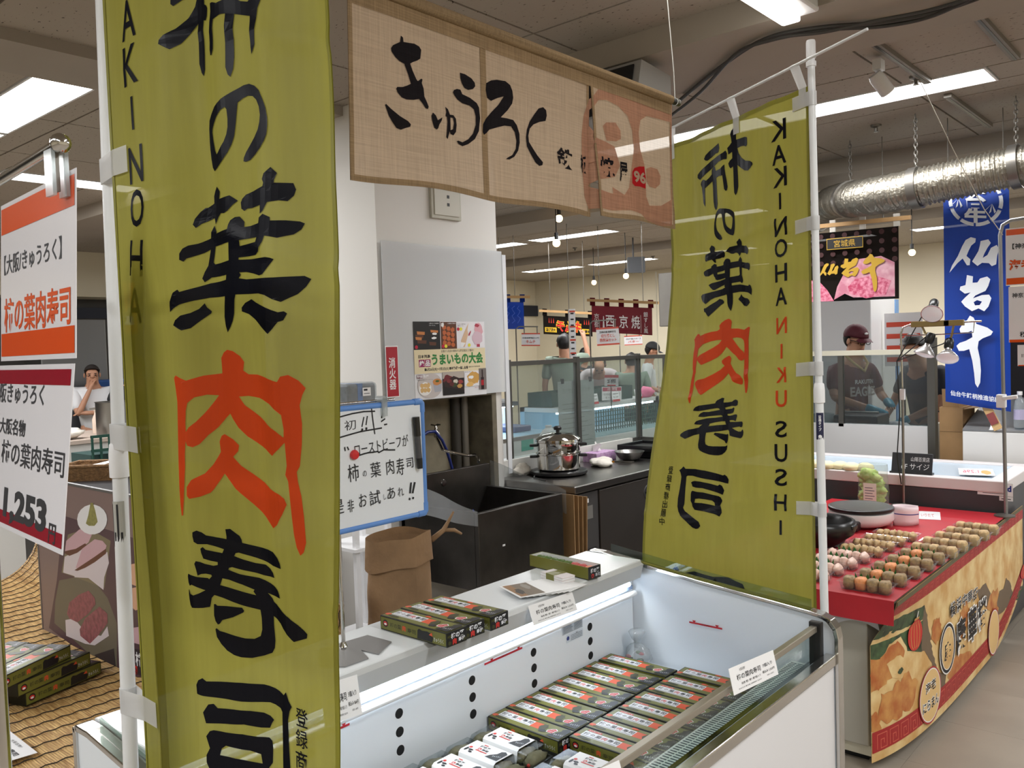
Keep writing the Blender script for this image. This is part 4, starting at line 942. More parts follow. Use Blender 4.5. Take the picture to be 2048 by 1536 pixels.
MB().obox(V((WX+.012, cp.y-.008, zt1-.03)), (.006, 0, 0), (0, .016, 0), (0, 0, .05)).obox(V((WX-.014, cp.y-.008, zt1-.02)), (.006, 0, 0), (0, .016, 0), (0, 0, .04)).cyl((WX-.012, cp.y, zt1+.016), (WX+.018, cp.y, zt1+.016), .009, 12).build('clip', thin('clip_clear', (220, 225, 225), rough=.1, haze=.25), wb)
pr = Print(plane_fn((WX+.008, 0, 0), (0, 1, 0), (0, 0, 1)), lift=.0004)
def wt(body, x0, y0, x1, y1, bold=0, sl=0):
    p = PX((x0+x1)/2, (y0+y1)/2, WX+.008); a, b = PX(x0, (y0+y1)/2, WX+.008), PX(x1, (y0+y1)/2, WX+.008); c, d = PX((x0+x1)/2, y0, WX+.008), PX((x0+x1)/2, y1, WX+.008)
    pr.text(body, p.y, p.z, INK(), w=abs(b.y-a.y), h=abs(c.z-d.z), bold=bold, slant=sl, rot=.04)
def wl(pts, wd=.004): pr.line([(lambda q: (q.y, q.z))(PX(x, y, WX+.008)) for x, y in pts], wd, INK())
K = 180/987
def zz(x, y): return 680+x*K, 790+y*K
wt('初', *zz(48, 275), *zz(175, 385))
for a in (((260, 245), (240, 345)), ((298, 235), (285, 325)), ((0, 240), (130, 205), (260, 182), (380, 178)), ((345, 155), (362, 300), (380, 425)), ((0, 465), (120, 430), (230, 400), (455, 362)), ((465, 212), (455, 250)), ((452, 290), (490, 262)), ((485, 325), (512, 320)), ((190, 668), (260, 645), (310, 632), (360, 628), (410, 618), (425, 630), (480, 600), (540, 602), (600, 602)), ((50, 575), (55, 610)), ((80, 572), (92, 600))): wl([zz(*p) for p in a])
for x, y in ((238, 378), (283, 366), (757, 1138), (795, 1128)): wl([zz(x, y), zz(x+8, y+3)], .006)
wt('ローストビーフが', *zz(165, 480), *zz(755, 610)); wt('柿', *zz(85, 755), *zz(205, 950)); wt('の', *zz(248, 830), *zz(290, 893)); wt('葉', *zz(330, 735), *zz(445, 900)); wt('肉', *zz(505, 705), *zz(590, 870)); wt('寿', *zz(615, 690), *zz(700, 880)); wt('司', *zz(725, 690), *zz(800, 800))
wt('是', *zz(-90, 1150), *zz(40, 1310)); wt('非', *zz(80, 1145), *zz(150, 1285)); wt('お', *zz(205, 1080), *zz(290, 1225)); wt('試', *zz(320, 1045), *zz(440, 1205)); wt('し', *zz(475, 1085), *zz(500, 1145)); wt('あ', *zz(515, 1010), *zz(600, 1140)); wt('れ', *zz(630, 1010), *zz(695, 1110))
for a in (((775, 965), (765, 1070)), ((815, 962), (793, 1070))): wl([zz(*p) for p in a], .006)
pr.build('handwriting', wb)
# marker and magnet stuck on the board
mk = thing('marker_pen', 'black marker pen held on the right side of the whiteboard', 'pen', (WX+.02, yr-.03, zb1+.1))
a, b, c, d = [PX(*q, WX+.018) for q in (zz(835, 240), zz(850, 450), zz(868, 690), zz(878, 805))]
MB().cyl(a, b, .0095, 14).build('cap', BPLAS(), mk, smooth=True); MB().cyl(b, c, .0085, 14).build('barrel', M('pen_label', (70, 70, 74), .4), mk, smooth=True); MB().cyl(c, d, .0088, 14, .0075).build('pen_end', BPLAS(), mk, smooth=True)
q = PX(*zz(152, 655), WX+.009)
single(MB().lathe([(.0125, 0), (.0135, .004), (.011, .009), (.0, .011)], (WX+.0085, q.y, q.z), 18, ax=(1, 0, 0)), 'magnet', M('magnet_red', (200, 34, 40), .3), 'round red magnet on the whiteboard', 'magnet', smooth=True)
# ================================================================ LEFT DISPLAY: BAMBOO MAT TABLE
MZ = .67
mt0 = PZ(120, 1400, MZ)
TX0, TX1, TY0, TY1 = -4.3, -2.02, .62, 1.62
dt = thing('display_table', 'low white display counter below the bamboo mat', 'counter', ((TX0+TX1)/2, (TY0+TY1)/2, 0))
MB().box(TX0, TX1, TY0+.02, TY1, .06, MZ-.012).build('cabinet', M('counter_white', (214, 212, 208), .5), dt, bevel=.004)
MB().box(TX0+.05, TX1-.05, TY0+.08, TY1-.05, 0, .06).build('plinth', BPLAS(), dt)
BAM = M('bamboo', (216, 182, 122), .5, var=(9, .5), stretch=(1.5, 40, 1.5), col2=(150, 110, 62)); STR = M('mat_string', (34, 28, 22), .8)
mat = thing('bamboo_mat', 'golden bamboo stick mat spread over the display counter and curling up behind', 'mat', (-3.0, 1.1, MZ-.012))
def mprof(s):
    """length along Y: flat, then curling up the back"""
    y = TY0+s; Rr = .22; yc = TY1-.10-Rr
    if y < yc: return y, MZ-.008
    a = (y-yc)/Rr
    if a < 1.45: return yc+Rr*math.sin(a), MZ-.008+Rr*(1-math.cos(a))
    r = (a-1.45)*Rr; return yc+Rr*math.sin(1.45)+r*math.cos(1.45), MZ-.008+Rr*(1-math.cos(1.45))+r*math.sin(1.45)
st = MB(); s = 0; TOT = 1.06; i = 0
while s < TOT:
    y, z = mprof(s); y2, z2 = mprof(s+.003); tt = V((0, y2-y, z2-z)).normalized(); n = V((0, -tt.z, tt.y)); 
    if n.z < 0 and s < .6: n = -n
    x = TX0; 
    while x < TX1:
        L = random.uniform(.25, .6); xe = min(TX1+random.uniform(-.012, .012), x+L)
        h = random.uniform(.0022, .0036); c0, c1 = V((x, y, z)), V((xe, y, z))
        st.add([c0-tt*.0032, c0+n*h, c0+tt*.0032, c1-tt*.0032, c1+n*h, c1+tt*.0032], [(0, 1, 4, 3), (1, 2, 5, 4), (2, 0, 3, 5)])
        x = xe+.0005
    s += .0066; i += 1
so = st.build('sticks', BAM, mat); so['kind'] = 'stuff'
sg = MB(); x = TX0+.03
while x < TX1:
    pts = []
    s = 0
    while s < TOT:
        y, z = mprof(s); y2, z2 = mprof(s+.003); tt = V((0, y2-y, z2-z)).normalized(); n = V((0, -tt.z, tt.y)); pts.append(V((x+.004*math.sin(s*140+x*50), y, z))+n*.0046); s += .012
    sg.tube(pts, .0016, 4); x += .068
so = sg.build('binding_string', STR, mat); so['kind'] = 'stuff'
# stacked sushi boxes on the mat (rotated)
base = PZ(10, 1432, MZ)
ry = R_(6); h = .0395
e = PZ(203, 1347, MZ)
dirv = V((e.x-base.x, e.y-base.y, 0)); ang0 = math.atan2(dirv.y, dirv.x)
stack = [(0, 0, 0, 0), (1, -.03, -.01, 4), (2, -.085, -.02, 9)]
ex = V((math.cos(ang0), math.sin(ang0), 0)); ey = V((-math.sin(ang0), math.cos(ang0), 0))
near = V((e.x, e.y, 0))-ex*BL
lay = ('bottom', 'middle', 'top')
for lv, dx, dy, da in stack:
    for j in range(3 if lv == 2 else 2):
        a = ang0+R_(da); exx = V((math.cos(a), math.sin(a), 0)); eyy = V((-math.sin(a), math.cos(a), 0))
        o = near+ex*dx+eyy*(j*.076)+ex*(0 if j == 0 else random.uniform(-.01, .005))+ey*dy
        dup(sb0, (o.x, o.y, MZ+.0005+lv*h), a, 'olive sushi box in the %s layer on the mat, %s' % (lay[lv], ('facing the freezer', 'behind the front one', 'farthest from the freezer')[j]), 'stack on the bamboo mat, %s layer' % lay[lv])
# food photo panel standing on the mat
pb0, pb1 = PZ(95, 1257, MZ), PZ(292, 1366, MZ)
py_ = (pb0.y+pb1.y)/2
tl = PY(134, 970, py_)
FPX0, FPX1, FPZ1 = pb0.x, pb1.x+.42, tl.z
fp = thing('photo_panel', 'large photo panel of wrapped sushi on brown plates standing on the bamboo mat', 'poster', ((FPX0+FPX1)/2, py_, MZ))
MB().box(FPX0, FPX1, py_, py_+.008, MZ+.0005, FPZ1).build('panel', M('panel_plum', (128, 108, 104), .35), fp)
GM = M('panel_frame', (150, 150, 150), .35, .8)
MB().box(FPX0-.008, FPX0, py_-.002, py_+.01, MZ+.0005, FPZ1+.008).box(FPX0, FPX1, py_-.002, py_+.01, FPZ1, FPZ1+.008).build('frame', GM, fp)
pr = Print(plane_fn((0, py_, 0), (1, 0, 0), (0, 0, 1)), lift=.0004)
def fu(x, y): q = PY(x, y, py_); return q.x, q.z
C_ = {'plate': M('photo_plate', (104, 98, 82), .4), 'plate2': M('photo_plate2', (122, 112, 86), .4), 'pink': M('photo_pink', (196, 160, 168), .4), 'meat': M('photo_meat', (150, 84, 92), .4, var=(60, .4)), 'rice': M('photo_rice', (206, 196, 200), .4), 'brown': M('photo_sear', (96, 56, 40), .4), 'bowl': M('photo_bowl', (222, 222, 224), .4), 'was': M('photo_wasabi', (150, 146, 84), .4, var=(80, .3)), 'dark': M('photo_near_black', (52, 46, 48), .4), 'plum': M('photo_plum', (82, 60, 66), .4), 'tan': M('photo_tan', (206, 160, 130), .4)}  # near-black serves the picture's dark patch and the caption box
def pb(pts, m): pr.poly([fu(*p) for p in pts], C_[m])
Z7 = lambda x, y: (x*.3165, 1050+y*.3165)
pb([Z7(*p) for p in ((310, 650), (360, 350), (400, -60), (900, 100), (905, 960), (720, 960))], 'plum')
pb([Z7(*p) for p in ((375, 350), (480, 330), (600, 360), (680, 460), (740, 620), (740, 940), (660, 900), (460, 720), (345, 620), (350, 480))], 'plate')
pb([Z7(*p) for p in ((390, 300), (430, 60), (560, 20), (700, 100), (680, 260), (660, 400), (480, 330))], 'plate2')
pb([Z7(*p) for p in ((400, 300), (410, 200), (560, 130), (560, 300), (480, 325))], 'rice')
pb([Z7(*p) for p in ((411, 170), (420, 100), (500, 30), (580, 0), (595, 30), (560, 110), (480, 170), (430, 190))], 'pink'); pb([Z7(*p) for p in ((411, 165), (480, 150), (540, 115), (550, 130), (490, 175), (440, 195), (412, 180))], 'brown')
pb([Z7(*p) for p in ((472, 330), (475, 270), (560, 230), (680, 170), (690, 240), (660, 330), (655, 410), (560, 335))], 'rice')
pb([Z7(*p) for p in ((480, 270), (520, 150), (600, 90), (650, 100), (675, 130), (660, 180), (570, 240), (510, 280))], 'pink'); pb([Z7(*p) for p in ((472, 285), (540, 240), (600, 200), (670, 150), (672, 180), (600, 235), (540, 270), (490, 290))], 'brown')
pb([Z7(*p) for p in ((420, 700), (415, 600), (470, 590), (520, 650), (580, 690), (640, 700), (680, 640), (690, 700), (600, 760), (540, 750))], 'rice')
pb([Z7(*p) for p in ((425, 560), (440, 490), (500, 440), (562, 414), (600, 460), (605, 500), (560, 560), (490, 615), (440, 590))], 'meat'); pb([Z7(*p) for p in ((505, 660), (540, 590), (630, 515), (680, 560), (682, 620), (620, 700), (570, 750), (510, 700))], 'meat')
pb([Z7(*p) for p in ((600, 820), (720, 780), (740, 960), (640, 930))], 'dark'); pb([Z7(*p) for p in ((820, 250), (890, 235), (895, 350), (860, 385), (825, 370))], 'tan'); pb([Z7(*p) for p in ((830, 400), (895, 385), (900, 520), (860, 540), (835, 520))], 'tan'); pb([Z7(*p) for p in ((835, 650), (900, 640), (905, 760), (835, 740))], 'pink')
bw = [Z7(585+95*math.cos(a*.35)*1.0, -35+95*math.sin(a*.35)) for a in range(18)]; pb(bw, 'bowl')
pb([Z7(*p) for p in ((545, -10), (560, -60), (575, -140), (590, -140), (605, -90), (620, -20), (600, 5), (565, 5))], 'was')
pb([Z7(*p) for p in ((838, 775), (912, 800), (914, 962), (842, 925))], 'dark')
u, v = fu(*Z7(878, 850)); pr.text('柿の葉', u+.05, v, WHITE(), h=.045, bold=.02); u, v = fu(*Z7(885, 925)); pr.text('肉', u-.03, v, CRD, h=.035, bold=.03).text('寿司', u+.06, v-.005, WHITE(), h=.04, bold=.02)
pr.build('photo_print', fp)
# a leaning slip of paper on the mat
t, pr = card('price_card', 'white price slip lying on the bamboo mat below the box stack', 'price card', PZ(20, 1462, MZ+.03), PZ(75, 1505, MZ+.002), PZ(-30, 1500, MZ+.03)); pr.text('大阪名物！', pr.w*.5, pr.h*.8, INK(), h=.010).text('柿の葉肉寿司', pr.w*.5, pr.h*.5, INK(), w=pr.w*.8, h=.016, bold=.03).text('税込み 1,253円', pr.w*.5, pr.h*.25, INK(), w=pr.w*.6, h=.010).build('lettering', t)
# ================================================================ HANGING SIGN
c1 = PD(152, 335, .93); c2 = PD(126, 1121, .93)
sgX, sgY = c1.x, c1.y
hs = thing('hanging_sign', 'laminated white price sign with orange and crimson bars hanging from a chrome arm', 'sign', (sgX-.15, sgY, c2.z))
ex = V((-1, .08, 0)).normalized(); 
WD = .30
lam = M('laminated_white', (232, 230, 234), .12, coat=.4)
HT = c1.z-.0; Hm = PD(148, 722, .93).z; 
def sheet(o, w, h, rz, tilt):
    """sheet hung by its top right corner o, turned by rz in its own plane and tilted"""
    e1 = -(ex*math.cos(rz)+V((0, 0, 1))*math.sin(rz)); e2 = (V((0, math.sin(tilt), math.cos(tilt)))*math.cos(rz)-ex*math.sin(rz)).normalized()
    q = o-e1*w-e2*h
    MB().obox(q, e1*w, e2*h, V((.0, .0008, 0))).build('sheet', lam, hs)
    pr = Print(plane_fn(q-V((0, .0002, 0)), e1, e2), lift=.0002, step=.00004); pr.q, pr.e1, pr.e2 = q, e1, e2
    def su(x, y):
        n = e1.cross(e2); r = ray(x, y); t = n.dot(q-CC)/n.dot(r); d = CC+r*t-q; return d.dot(e1), d.dot(e2)
    pr.su = su
    return pr
OB = M('sign_orange', (222, 84, 34), .15, coat=.3); CB = M('sign_crimson', (150, 28, 44), .15, coat=.3); OT = M('sign_orange_text', (214, 84, 40), .2)
h1 = .207; h2 = .207
p1 = sheet(c1, WD, h1, 0, R_(3))
p1.rect(.004, h1-.040, WD-.004, h1-.006, OB).rect(.004, .006, WD-.004, .036, OB)
def sg(pr, body, xr, y, w, h, mat, bold):      # right edge of the words at pixel xr
    u, v = pr.su(xr, y); pr.text(body, u-w/2, v, mat, w=w, h=h, bold=bold)
sg(p1, '【大阪/きゅうろく】', 124, 492, .235, .026, INK(), .01); sg(p1, '柿の葉肉寿司', 142, 606, .265, .045, OT, .018)
p1.build('lettering', hs)
p2 = sheet(PD(149, 727, .93), WD, h2, 0, R_(6.5))
p2.rect(.004, h2-.024, WD-.008, h2-.006, CB).rect(.004, .006, WD-.004, .022, CB)
sg(p2, '大阪きゅうろく', 90, 787, .225, .026, INK(), .015); sg(p2, '大阪名物', 52, 856, .115, .021, INK(), .02); sg(p2, '柿の葉肉寿司', 130, 925, .25, .030, INK(), .008)
sg(p2, '1,253', 93, 1037, .175, .044, INK(), .045); sg(p2, '円', 112, 1066, .024, .022, INK(), .02)
p2.build('lettering', hs)
k0 = PD(118, 288, .93); k1 = k0+V((-.5, .04, -.002))
MB().cyl(k1, k0, .0062, 14).ball(k0+V((.004, 0, 0)), .011, n=12, k=8).build('arm', CHROME(), hs, smooth=True)
MB().obox(k0+V((-.022, -.008, -.055)), (.020, 0, 0), (0, .004, 0), (0, 0, .05)).obox(k0+V((-.022, .006, -.055)), (.020, 0, 0), (0, .004, 0), (0, 0, .05)).build('clip', thin('clip_clear', (220, 225, 225), rough=.1, haze=.25), hs)
MB().obox(k0+V((-.017, -.003, -.05)), (.010, 0, 0), (0, .005, 0), (0, 0, .045)).build('clip_core', DSTEEL(), hs)
MB().cyl(V((k1.x+.01, k1.y, .02)), k1, .009, 14).lathe([(0, 0), (.12, 0), (.12, .008), (.02, .02), (0, .02)], (k1.x+.01, k1.y, 0), 24).build('stand_post', CHROME(), hs, smooth=True)
# slim chrome post next to the mat
pq = PD(7, 1450, 1.25)
t = thing('chrome_post', 'slim chrome post rising in front of the bamboo mat', 'post', (pq.x, pq.y, 0))
MB().cyl((pq.x, pq.y, .01), (pq.x-.0, pq.y, PD(0, 1090, 1.25).z), .008, 14).build('tube', CHROME(), t, smooth=True); MB().lathe([(0, 0), (.10, 0), (.1, .008), (.02, .016), (0, .016)], (pq.x, pq.y, 0), 20).build('foot', CHROME(), t, smooth=True)
# ================================================================ PILLAR FITTINGS
ax_ = PXF+.022
t = thing('acrylic_panel', 'tall hazy acrylic splash panel fixed in front of the white pillar', 'panel', (ax_, (CY0+CY1)/2, 1.4))
z1a, z0a = PX(754, 480, ax_).z, PX(900, 797, ax_).z+.01
MB().box(ax_, ax_+.003, CY0+.01, CY1+.015, z0a, z1a).build('sheet', thin('acrylic_haze', (254, 254, 255), rough=.05, haze=.6), t)
MB().box(ax_-.001, ax_+.005, CY1+.016, CY1+.05, .86, z1a-.02).build('edge_strip', M('edge_strip_white', (222, 224, 228), .4), t)
sx = ax_+.0034
def pquad(px0, py0, px1, py1, x):
    a, b = PX(px0, py0, x), PX(px1, py1, x); return a.y, b.y, b.z, a.z      # y0, y1, z0, z1
# fire extinguisher sign
y0, y1, z0, z1 = pquad(770, 692, 799, 794, sx)
t = thing('extinguisher_sign', 'narrow red sign with white vertical lettering on the acrylic panel', 'sign', (sx, y0, z0))
MB().box(sx, sx+.001, y0, y1, z0, z1).build('plate', WHITE(), t)
pr = Print(plane_fn((sx+.001, 0, 0), (0, 1, 0), (0, 0, 1)))
pr.rect(y0+.004, z0+.006, y1-.004, z1-.006, M('extinguisher_red', (176, 30, 46), .4)).text('消火器', (y0+y1)/2, (z0+z1)/2-.01, WHITE(), w=(y1-y0)*.55, h=(z1-z0)*.62, vertical=True, bold=.02).build('lettering', t)
# food fair poster
y0, y1, z0, z1 = pquad(825, 643, 973, 788, sx)
t = thing('food_fair_poster', 'food fair poster with cream title band between rows of dish photos', 'poster', (sx, y0, z0))
MB().box(sx, sx+.0008, y0, y1, z0, z1).build('sheet', M('poster_white', (226, 226, 228), .35), t)
W_, H_ = y1-y0, z1-z0
pr = Print(lambda u, v, l: V((sx+.0008+l, y0+u*W_, z1-v*H_)), step=.00003)
def pc(n, c): return M('poster_'+n, c, .4)
def R(x0, y0_, x1, y1_, m): pr.rect((x0-925)/950, (y0_-150)/945, (x1-925)/950, (y1_-150)/945, m)
def Bl(x, y, rx, ry, m, s=0, r=.3): pr.blob((x-925)/950, (y-150)/945, rx/950, ry/945, m, s, r)
def Pg(pts, m): pr.poly([((x-925)/950, (y-150)/945) for x, y in pts], m)
def T(b, x0, y0_, x1, y1_, m, bold=.0):
    vs, fs, _ = glyphs(b, bold); x0, x1, y0_, y1_ = (x0-925)/950, (x1-925)/950, (y0_-150)/945, (y1_-150)/945
    pr._add(m, [(x0+(x1-x0)*p[0], y1_+(y0_-y1_)*p[1]) for p in vs], fs)
BK = pc('black', (20, 17, 16)); BR = pc('biscuit', (196, 124, 66)); BR2 = pc('chocolate', (92, 52, 30)); CRM = pc('cream', (228, 214, 176)); YL = pc('yellow', (232, 222, 60)); RD = pc('badge', (190, 30, 60))
R(925, 150, 1265, 490, BK); R(1272, 155, 1482, 490, BR2); R(1482, 155, 1870, 480, pc('pale', (232, 230, 234)))
for k, (x, y, w_, h_) in enumerate(((1020, 290, 50, 22), (1000, 330, 50, 22), (990, 355, 40, 20), (1030, 395, 58, 24), (1190, 270, 50, 18), (1165, 420, 45, 24))): Pg([(x-w_, y-h_), (x+w_, y-h_+8), (x+w_-4, y+h_), (x-w_+5, y+h_-6)], BR if k % 2 == 0 else BR2)
Bl(1190, 300, 32, 14, WHITE(), 1); Bl(1185, 352, 32, 14, WHITE(), 2); T('二層仕立ての新食感', 1125, 165, 1250, 180, WHITE()); T('バターサンド。', 1125, 190, 1205, 205, WHITE())
for i in range(4):
    for j in range(3): Bl(1320+j*55, 225+i*62+j*14, 26, 28, pc('waffle', (186, 98, 52)), i*3+j, .35)
T('人気焼き芋菓子', 1360, 165, 1475, 182, WHITE()); Bl(1300, 190, 18, 28, WHITE(), 8, .6)
Pg([(1650, 168), (1632, 250), (1640, 310), (1590, 470), (1535, 470), (1540, 390), (1585, 290)], pc('soft_ice', (214, 182, 150))); Pg([(1600, 420), (1560, 476), (1528, 474), (1532, 410)], WHITE())
Pg([(1680, 262), (1650, 300), (1640, 330), (1660, 330), (1680, 285)], pc('berry', (176, 60, 80)))
Bl(1785, 260, 60, 90, pc('parfait', (222, 168, 178)), 3, .35); Bl(1770, 360, 72, 90, pc('parfait2', (214, 186, 198)), 4, .3); Bl(1765, 200, 36, 20, pc('berry', (176, 60, 80)), 5, .5); R(1755, 440, 1800, 476, pc('berry', (176, 60, 80)))
T('ヨーロッパ専門店の', 1495, 175, 1610, 190, BK); T('濃厚ソフト。', 1495, 197, 1585, 212, BK)
for x, y, m in ((1505, 245, RD), (1542, 245, YL), (958, 458, RD), (1298, 455, RD), (1334, 455, YL), (1650, 450, YL), (1107, 1045, RD), (1145, 1045, YL), (1298, 978, YL)): pr.disc((x-925)/950, (y-150)/945, 19/950, 22/945, m)
R(925, 490, 1870, 780, CRM)
T('全国から名店の美味が山陽百貨店に大集合！', 1265, 500, 1710, 532, BK, .01); T('日本列島', 975, 552, 1125, 595, BK, .04); R(980, 610, 1052, 700, pc('plum', (150, 20, 90))); R(1056, 610, 1126, 700, pc('plum', (150, 20, 90)))
T('絶', 986, 620, 1046, 692, WHITE(), .03); T('品', 1062, 620, 1120, 692, WHITE(), .03); T('うまいもの大会', 1140, 540, 1840, 690, pc('green', (46, 128, 60)), .045)
T('■6月26日(水)〜7月2日(火) ■本館6階＝催し会場', 1048, 712, 1618, 758, BK, .03); T('※最終日は午後5時閉場', 1625, 718, 1790, 735, BK)
Bl(1110, 930, 160, 155, pc('tray', (198, 190, 186)), 1, .05); Bl(1048, 965, 78, 80, pc('bowl', (236, 234, 230)), 2, .1)
for i in range(6): Bl(1010+(i % 3)*38, 925+(i//3)*55, 26, 28, pc('dumpling', (214, 176, 116)), i, .4)
Pg([(1140, 870), (1265, 870), (1250, 1010), (1165, 1015)], pc('cup', (170, 172, 182))); Bl(1200, 890, 58, 40, pc('soup', (200, 132, 70)), 3, .2); Bl(1205, 880, 24, 14, pc('herb', (70, 96, 44)), 4, .5)
R(948, 792, 1022, 835, pc('stamp', (120, 70, 84))); T('特設茶屋', 950, 795, 1095, 830, WHITE(), .02); T('全国名物のイートイン', 952, 848, 1150, 862, BK)
R(1272, 775, 1560, 1065, BK); R(1272, 775, 1560, 860, pc('stone', (180, 170, 160))); Bl(1350, 880, 80, 60, pc('beef', (110, 40, 44)), 5, .4); Pg([(1290, 900), (1420, 830), (1558, 890), (1552, 1020), (1300, 960)], pc('lacquer', (46, 26, 24)))
for i, (x, y, c) in enumerate(((1360, 890, (124, 46, 48)), (1440, 900, (214, 206, 190)), (1430, 945, (56, 70, 40)), (1510, 910, (150, 60, 60)), (1500, 960, (196, 150, 80)), (1390, 930, (92, 36, 36)))): Bl(x, y, 34, 26, pc('bento%d' % i, c), i, .5)
R(1565, 780, 1775, 975, pc('pale', (232, 230, 234))); Bl(1690, 870, 85, 80, pc('toast', (208, 160, 84)), 6, .4); Bl(1640, 950, 50, 30, pc('toast2', (226, 184, 110)), 7, .4); Bl(1660, 860, 35, 20, WHITE(), 8, .4)
R(1768, 755, 1875, 1028, pc('stone2', (120, 112, 108))); R(1795, 870, 1838, 1028, pc('bottle', (40, 16, 18))); R(1808, 770, 1826, 872, pc('bottle', (40, 16, 18))); R(1798, 905, 1836, 975, pc('bottle_label', (170, 30, 40)))
T('芳醇な香り広がる', 1575, 785, 1650, 797, BK); T('赤ワイン', 1705, 990, 1770, 1003, RD)
pr.build('printed_design', t)
# wrapped parcel of sleeves on a slim white rack
q = PD(708, 812, 4.2); x0_, y0_ = q.x, q.y
rk = thing('slim_rack', 'slim white rack standing beside the pillar behind the whiteboard', 'rack', (x0_, y0_, 0))
for dx in (-.10, .10):
    for dy in (-.1, .1): MB().box(x0_+dx-.012, x0_+dx+.012, y0_+dy-.012, y0_+dy+.012, 0, q.z-.018).build('post', WPLAS(), rk)
for zz_ in (.25, .7, q.z-.018): MB().box(x0_-.13, x0_+.13, y0_-.13, y0_+.13, zz_, zz_+.016).build('shelf', WPLAS(), rk)
pc_ = thing('wrapped_parcel', 'grey parcel in clear wrap with a blue stripe and white label, on the slim rack', 'parcel', (x0_, y0_, q.z))
MB().box(x0_-.09, x0_+.07, y0_-.085, y0_+.085, q.z-.0015, q.z+.11).build('bundle', M('parcel_grey', (142, 144, 146), .5, var=(25, .25)), pc_, bevel=.012)
MB().box(x0_-.091, x0_+.071, y0_-.03, y0_+.0, q.z-.001, q.z+.111).build('stripe', M('parcel_blue', (110, 140, 190), .5), pc_)
MB().box(x0_-.097, x0_+.077, y0_-.092, y0_+.092, q.z-.001, q.z+.117).build('wrap', thin('wrap_film', (236, 240, 242), rough=.1, haze=.08), pc_, bevel=.02)
pr = Print(plane_fn((x0_+.077, y0_, q.z), (0, 1, 0), (0, 0, 1))); pr.rect(-.005, .05, .045, .09, WHITE()).rect(.002, .075, .025, .084, INK()).rect(.002, .06, .038, .063, INK()).build('label_print', pc_)
# ================================================================ FAUCET, HOSE, SINK
fx = PXF-.10; f0 = PX(872, 868, fx)
ft = thing('wall_faucet', 'chrome wall faucet with cross handle and long swivel spout in the pillar niche', 'faucet', (f0.x, f0.y, f0.z))
MB().cyl((PXF-.199, f0.y, f0.z), (f0.x+.02, f0.y, f0.z), .012, 14).lathe([(.014, -.02), (.019, -.005), (.019, .012), (.012, .025), (.008, .05)], (f0.x, f0.y, f0.z), 14).build('valve_body', CHROME(), ft, smooth=True)
for a in range(4): MB().cyl((f0.x, f0.y, f0.z+.05), (f0.x+.03*math.cos(a*1.571+.4), f0.y+.03*math.sin(a*1.571+.4), f0.z+.055), .005, 8).build('handle', CHROME(), ft, smooth=True)
sp = [PX(x, y, fx+.04+i*.05) for i, (x, y) in enumerate(((878, 885), (885, 900), (905, 905), (935, 911), (952, 910), (957, 917), (957, 924)))]
MB().tube([(f0.x, f0.y, f0.z-.015)]+sp, .0085, 12).build('spout', CHROME(), ft, smooth=True)
hp = [PX(x, y, fx+.05) for x, y in ((842, 873), (856, 864), (870, 863), (884, 880), (893, 900), (900, 922), (907, 948))]
h_ = MB().tube(hp+[hp[-1]+V((.05, .02, -.1)), V((hp[-1].x+.12, hp[-1].y+.05, .66))], .009, 12)
single(h_, 'hose', M('hose_blue', (24, 40, 110), .4), 'dark blue rubber hose looping from the faucet down into the sink', 'hose', smooth=True)
DS = M('sink_steel', (96, 92, 88), .36, .9, var=(4, .4)); DS2 = M('sink_inner', (60, 58, 56), .4, .85)
SX0, SX1, SY0, SY1, SZ1 = -3.53, -2.95, 3.085, 3.775, .82
sk = thing('steel_sink', 'deep stainless steel sink on legs in front of the white pillar', 'sink', ((SX0+SX1)/2, (SY0+SY1)/2, 0))
MB().box(SX1-.03, SX1, SY0, SY1, .42, SZ1).build('apron', DS, sk, bevel=.004)
MB().box(SX0, SX1-.03, SY0, SY0+.03, .42, SZ1).box(SX0, SX1-.03, SY1-.03, SY1, .42, SZ1).build('side_panels', DS, sk)['kind'] = 'stuff'
MB().box(SX0, SX0+.03, SY0, SY1, .42, .955).build('backsplash', DS, sk, bevel=.003)
MB().box(SX0+.03, SX1-.03, SY0+.03, SY1-.03, .50, .515).build('basin_floor', DS2, sk)
MB().lathe([(.035, 0), (.03, .004), (.012, .001), (0, .001)], ((SX0+SX1)/2, (SY0+SY1)/2, .515), 20).build('drain', CHROME(), sk, smooth=True)
MB().lathe([(.02, 0), (.018, .006), (0, .006)], (SX0+.031, SY0+.3, .89), 16, ax=(1, 0, 0)).build('overflow', CHROME(), sk, smooth=True)
for x in (SX0+.04, SX1-.04):
    for y in (SY0+.04, SY1-.04): MB().box(x-.02, x+.02, y-.02, y+.02, 0, .42).build('leg', DS, sk)
MB().box(SX1+.0002, SX1+.001, 3.26, 3.28, .62, .63).build('sticker', WHITE(), sk)
fm_ = thin('film_plastic', (226, 230, 232), rough=.15, haze=.22)
def film(label, y, z0_, z1_, fl):
    m = MB().grid(lambda a, b: V((SX1+.012-(SX1-SX0)*a, y+fl*(.012*math.sin(a*9)+.03*(1-b)*math.sin(a*3.1)), (z0_[0]+(z0_[1]-z0_[0])*a)*(1-b)+(z1_[0]+(z1_[1]-z1_[0])*a)*b)), 16, 6)
    single(m, 'plastic_film', fm_, label, 'film', smooth='all')
film('crumpled clear plastic film draped over the near end of the sink', SY0-.016, (.76, .80), (.835, .965), -1)
film('crumpled clear plastic film standing between the sink and the steel counter', SY1+.018, (.70, .78), (.835, .97), 1)
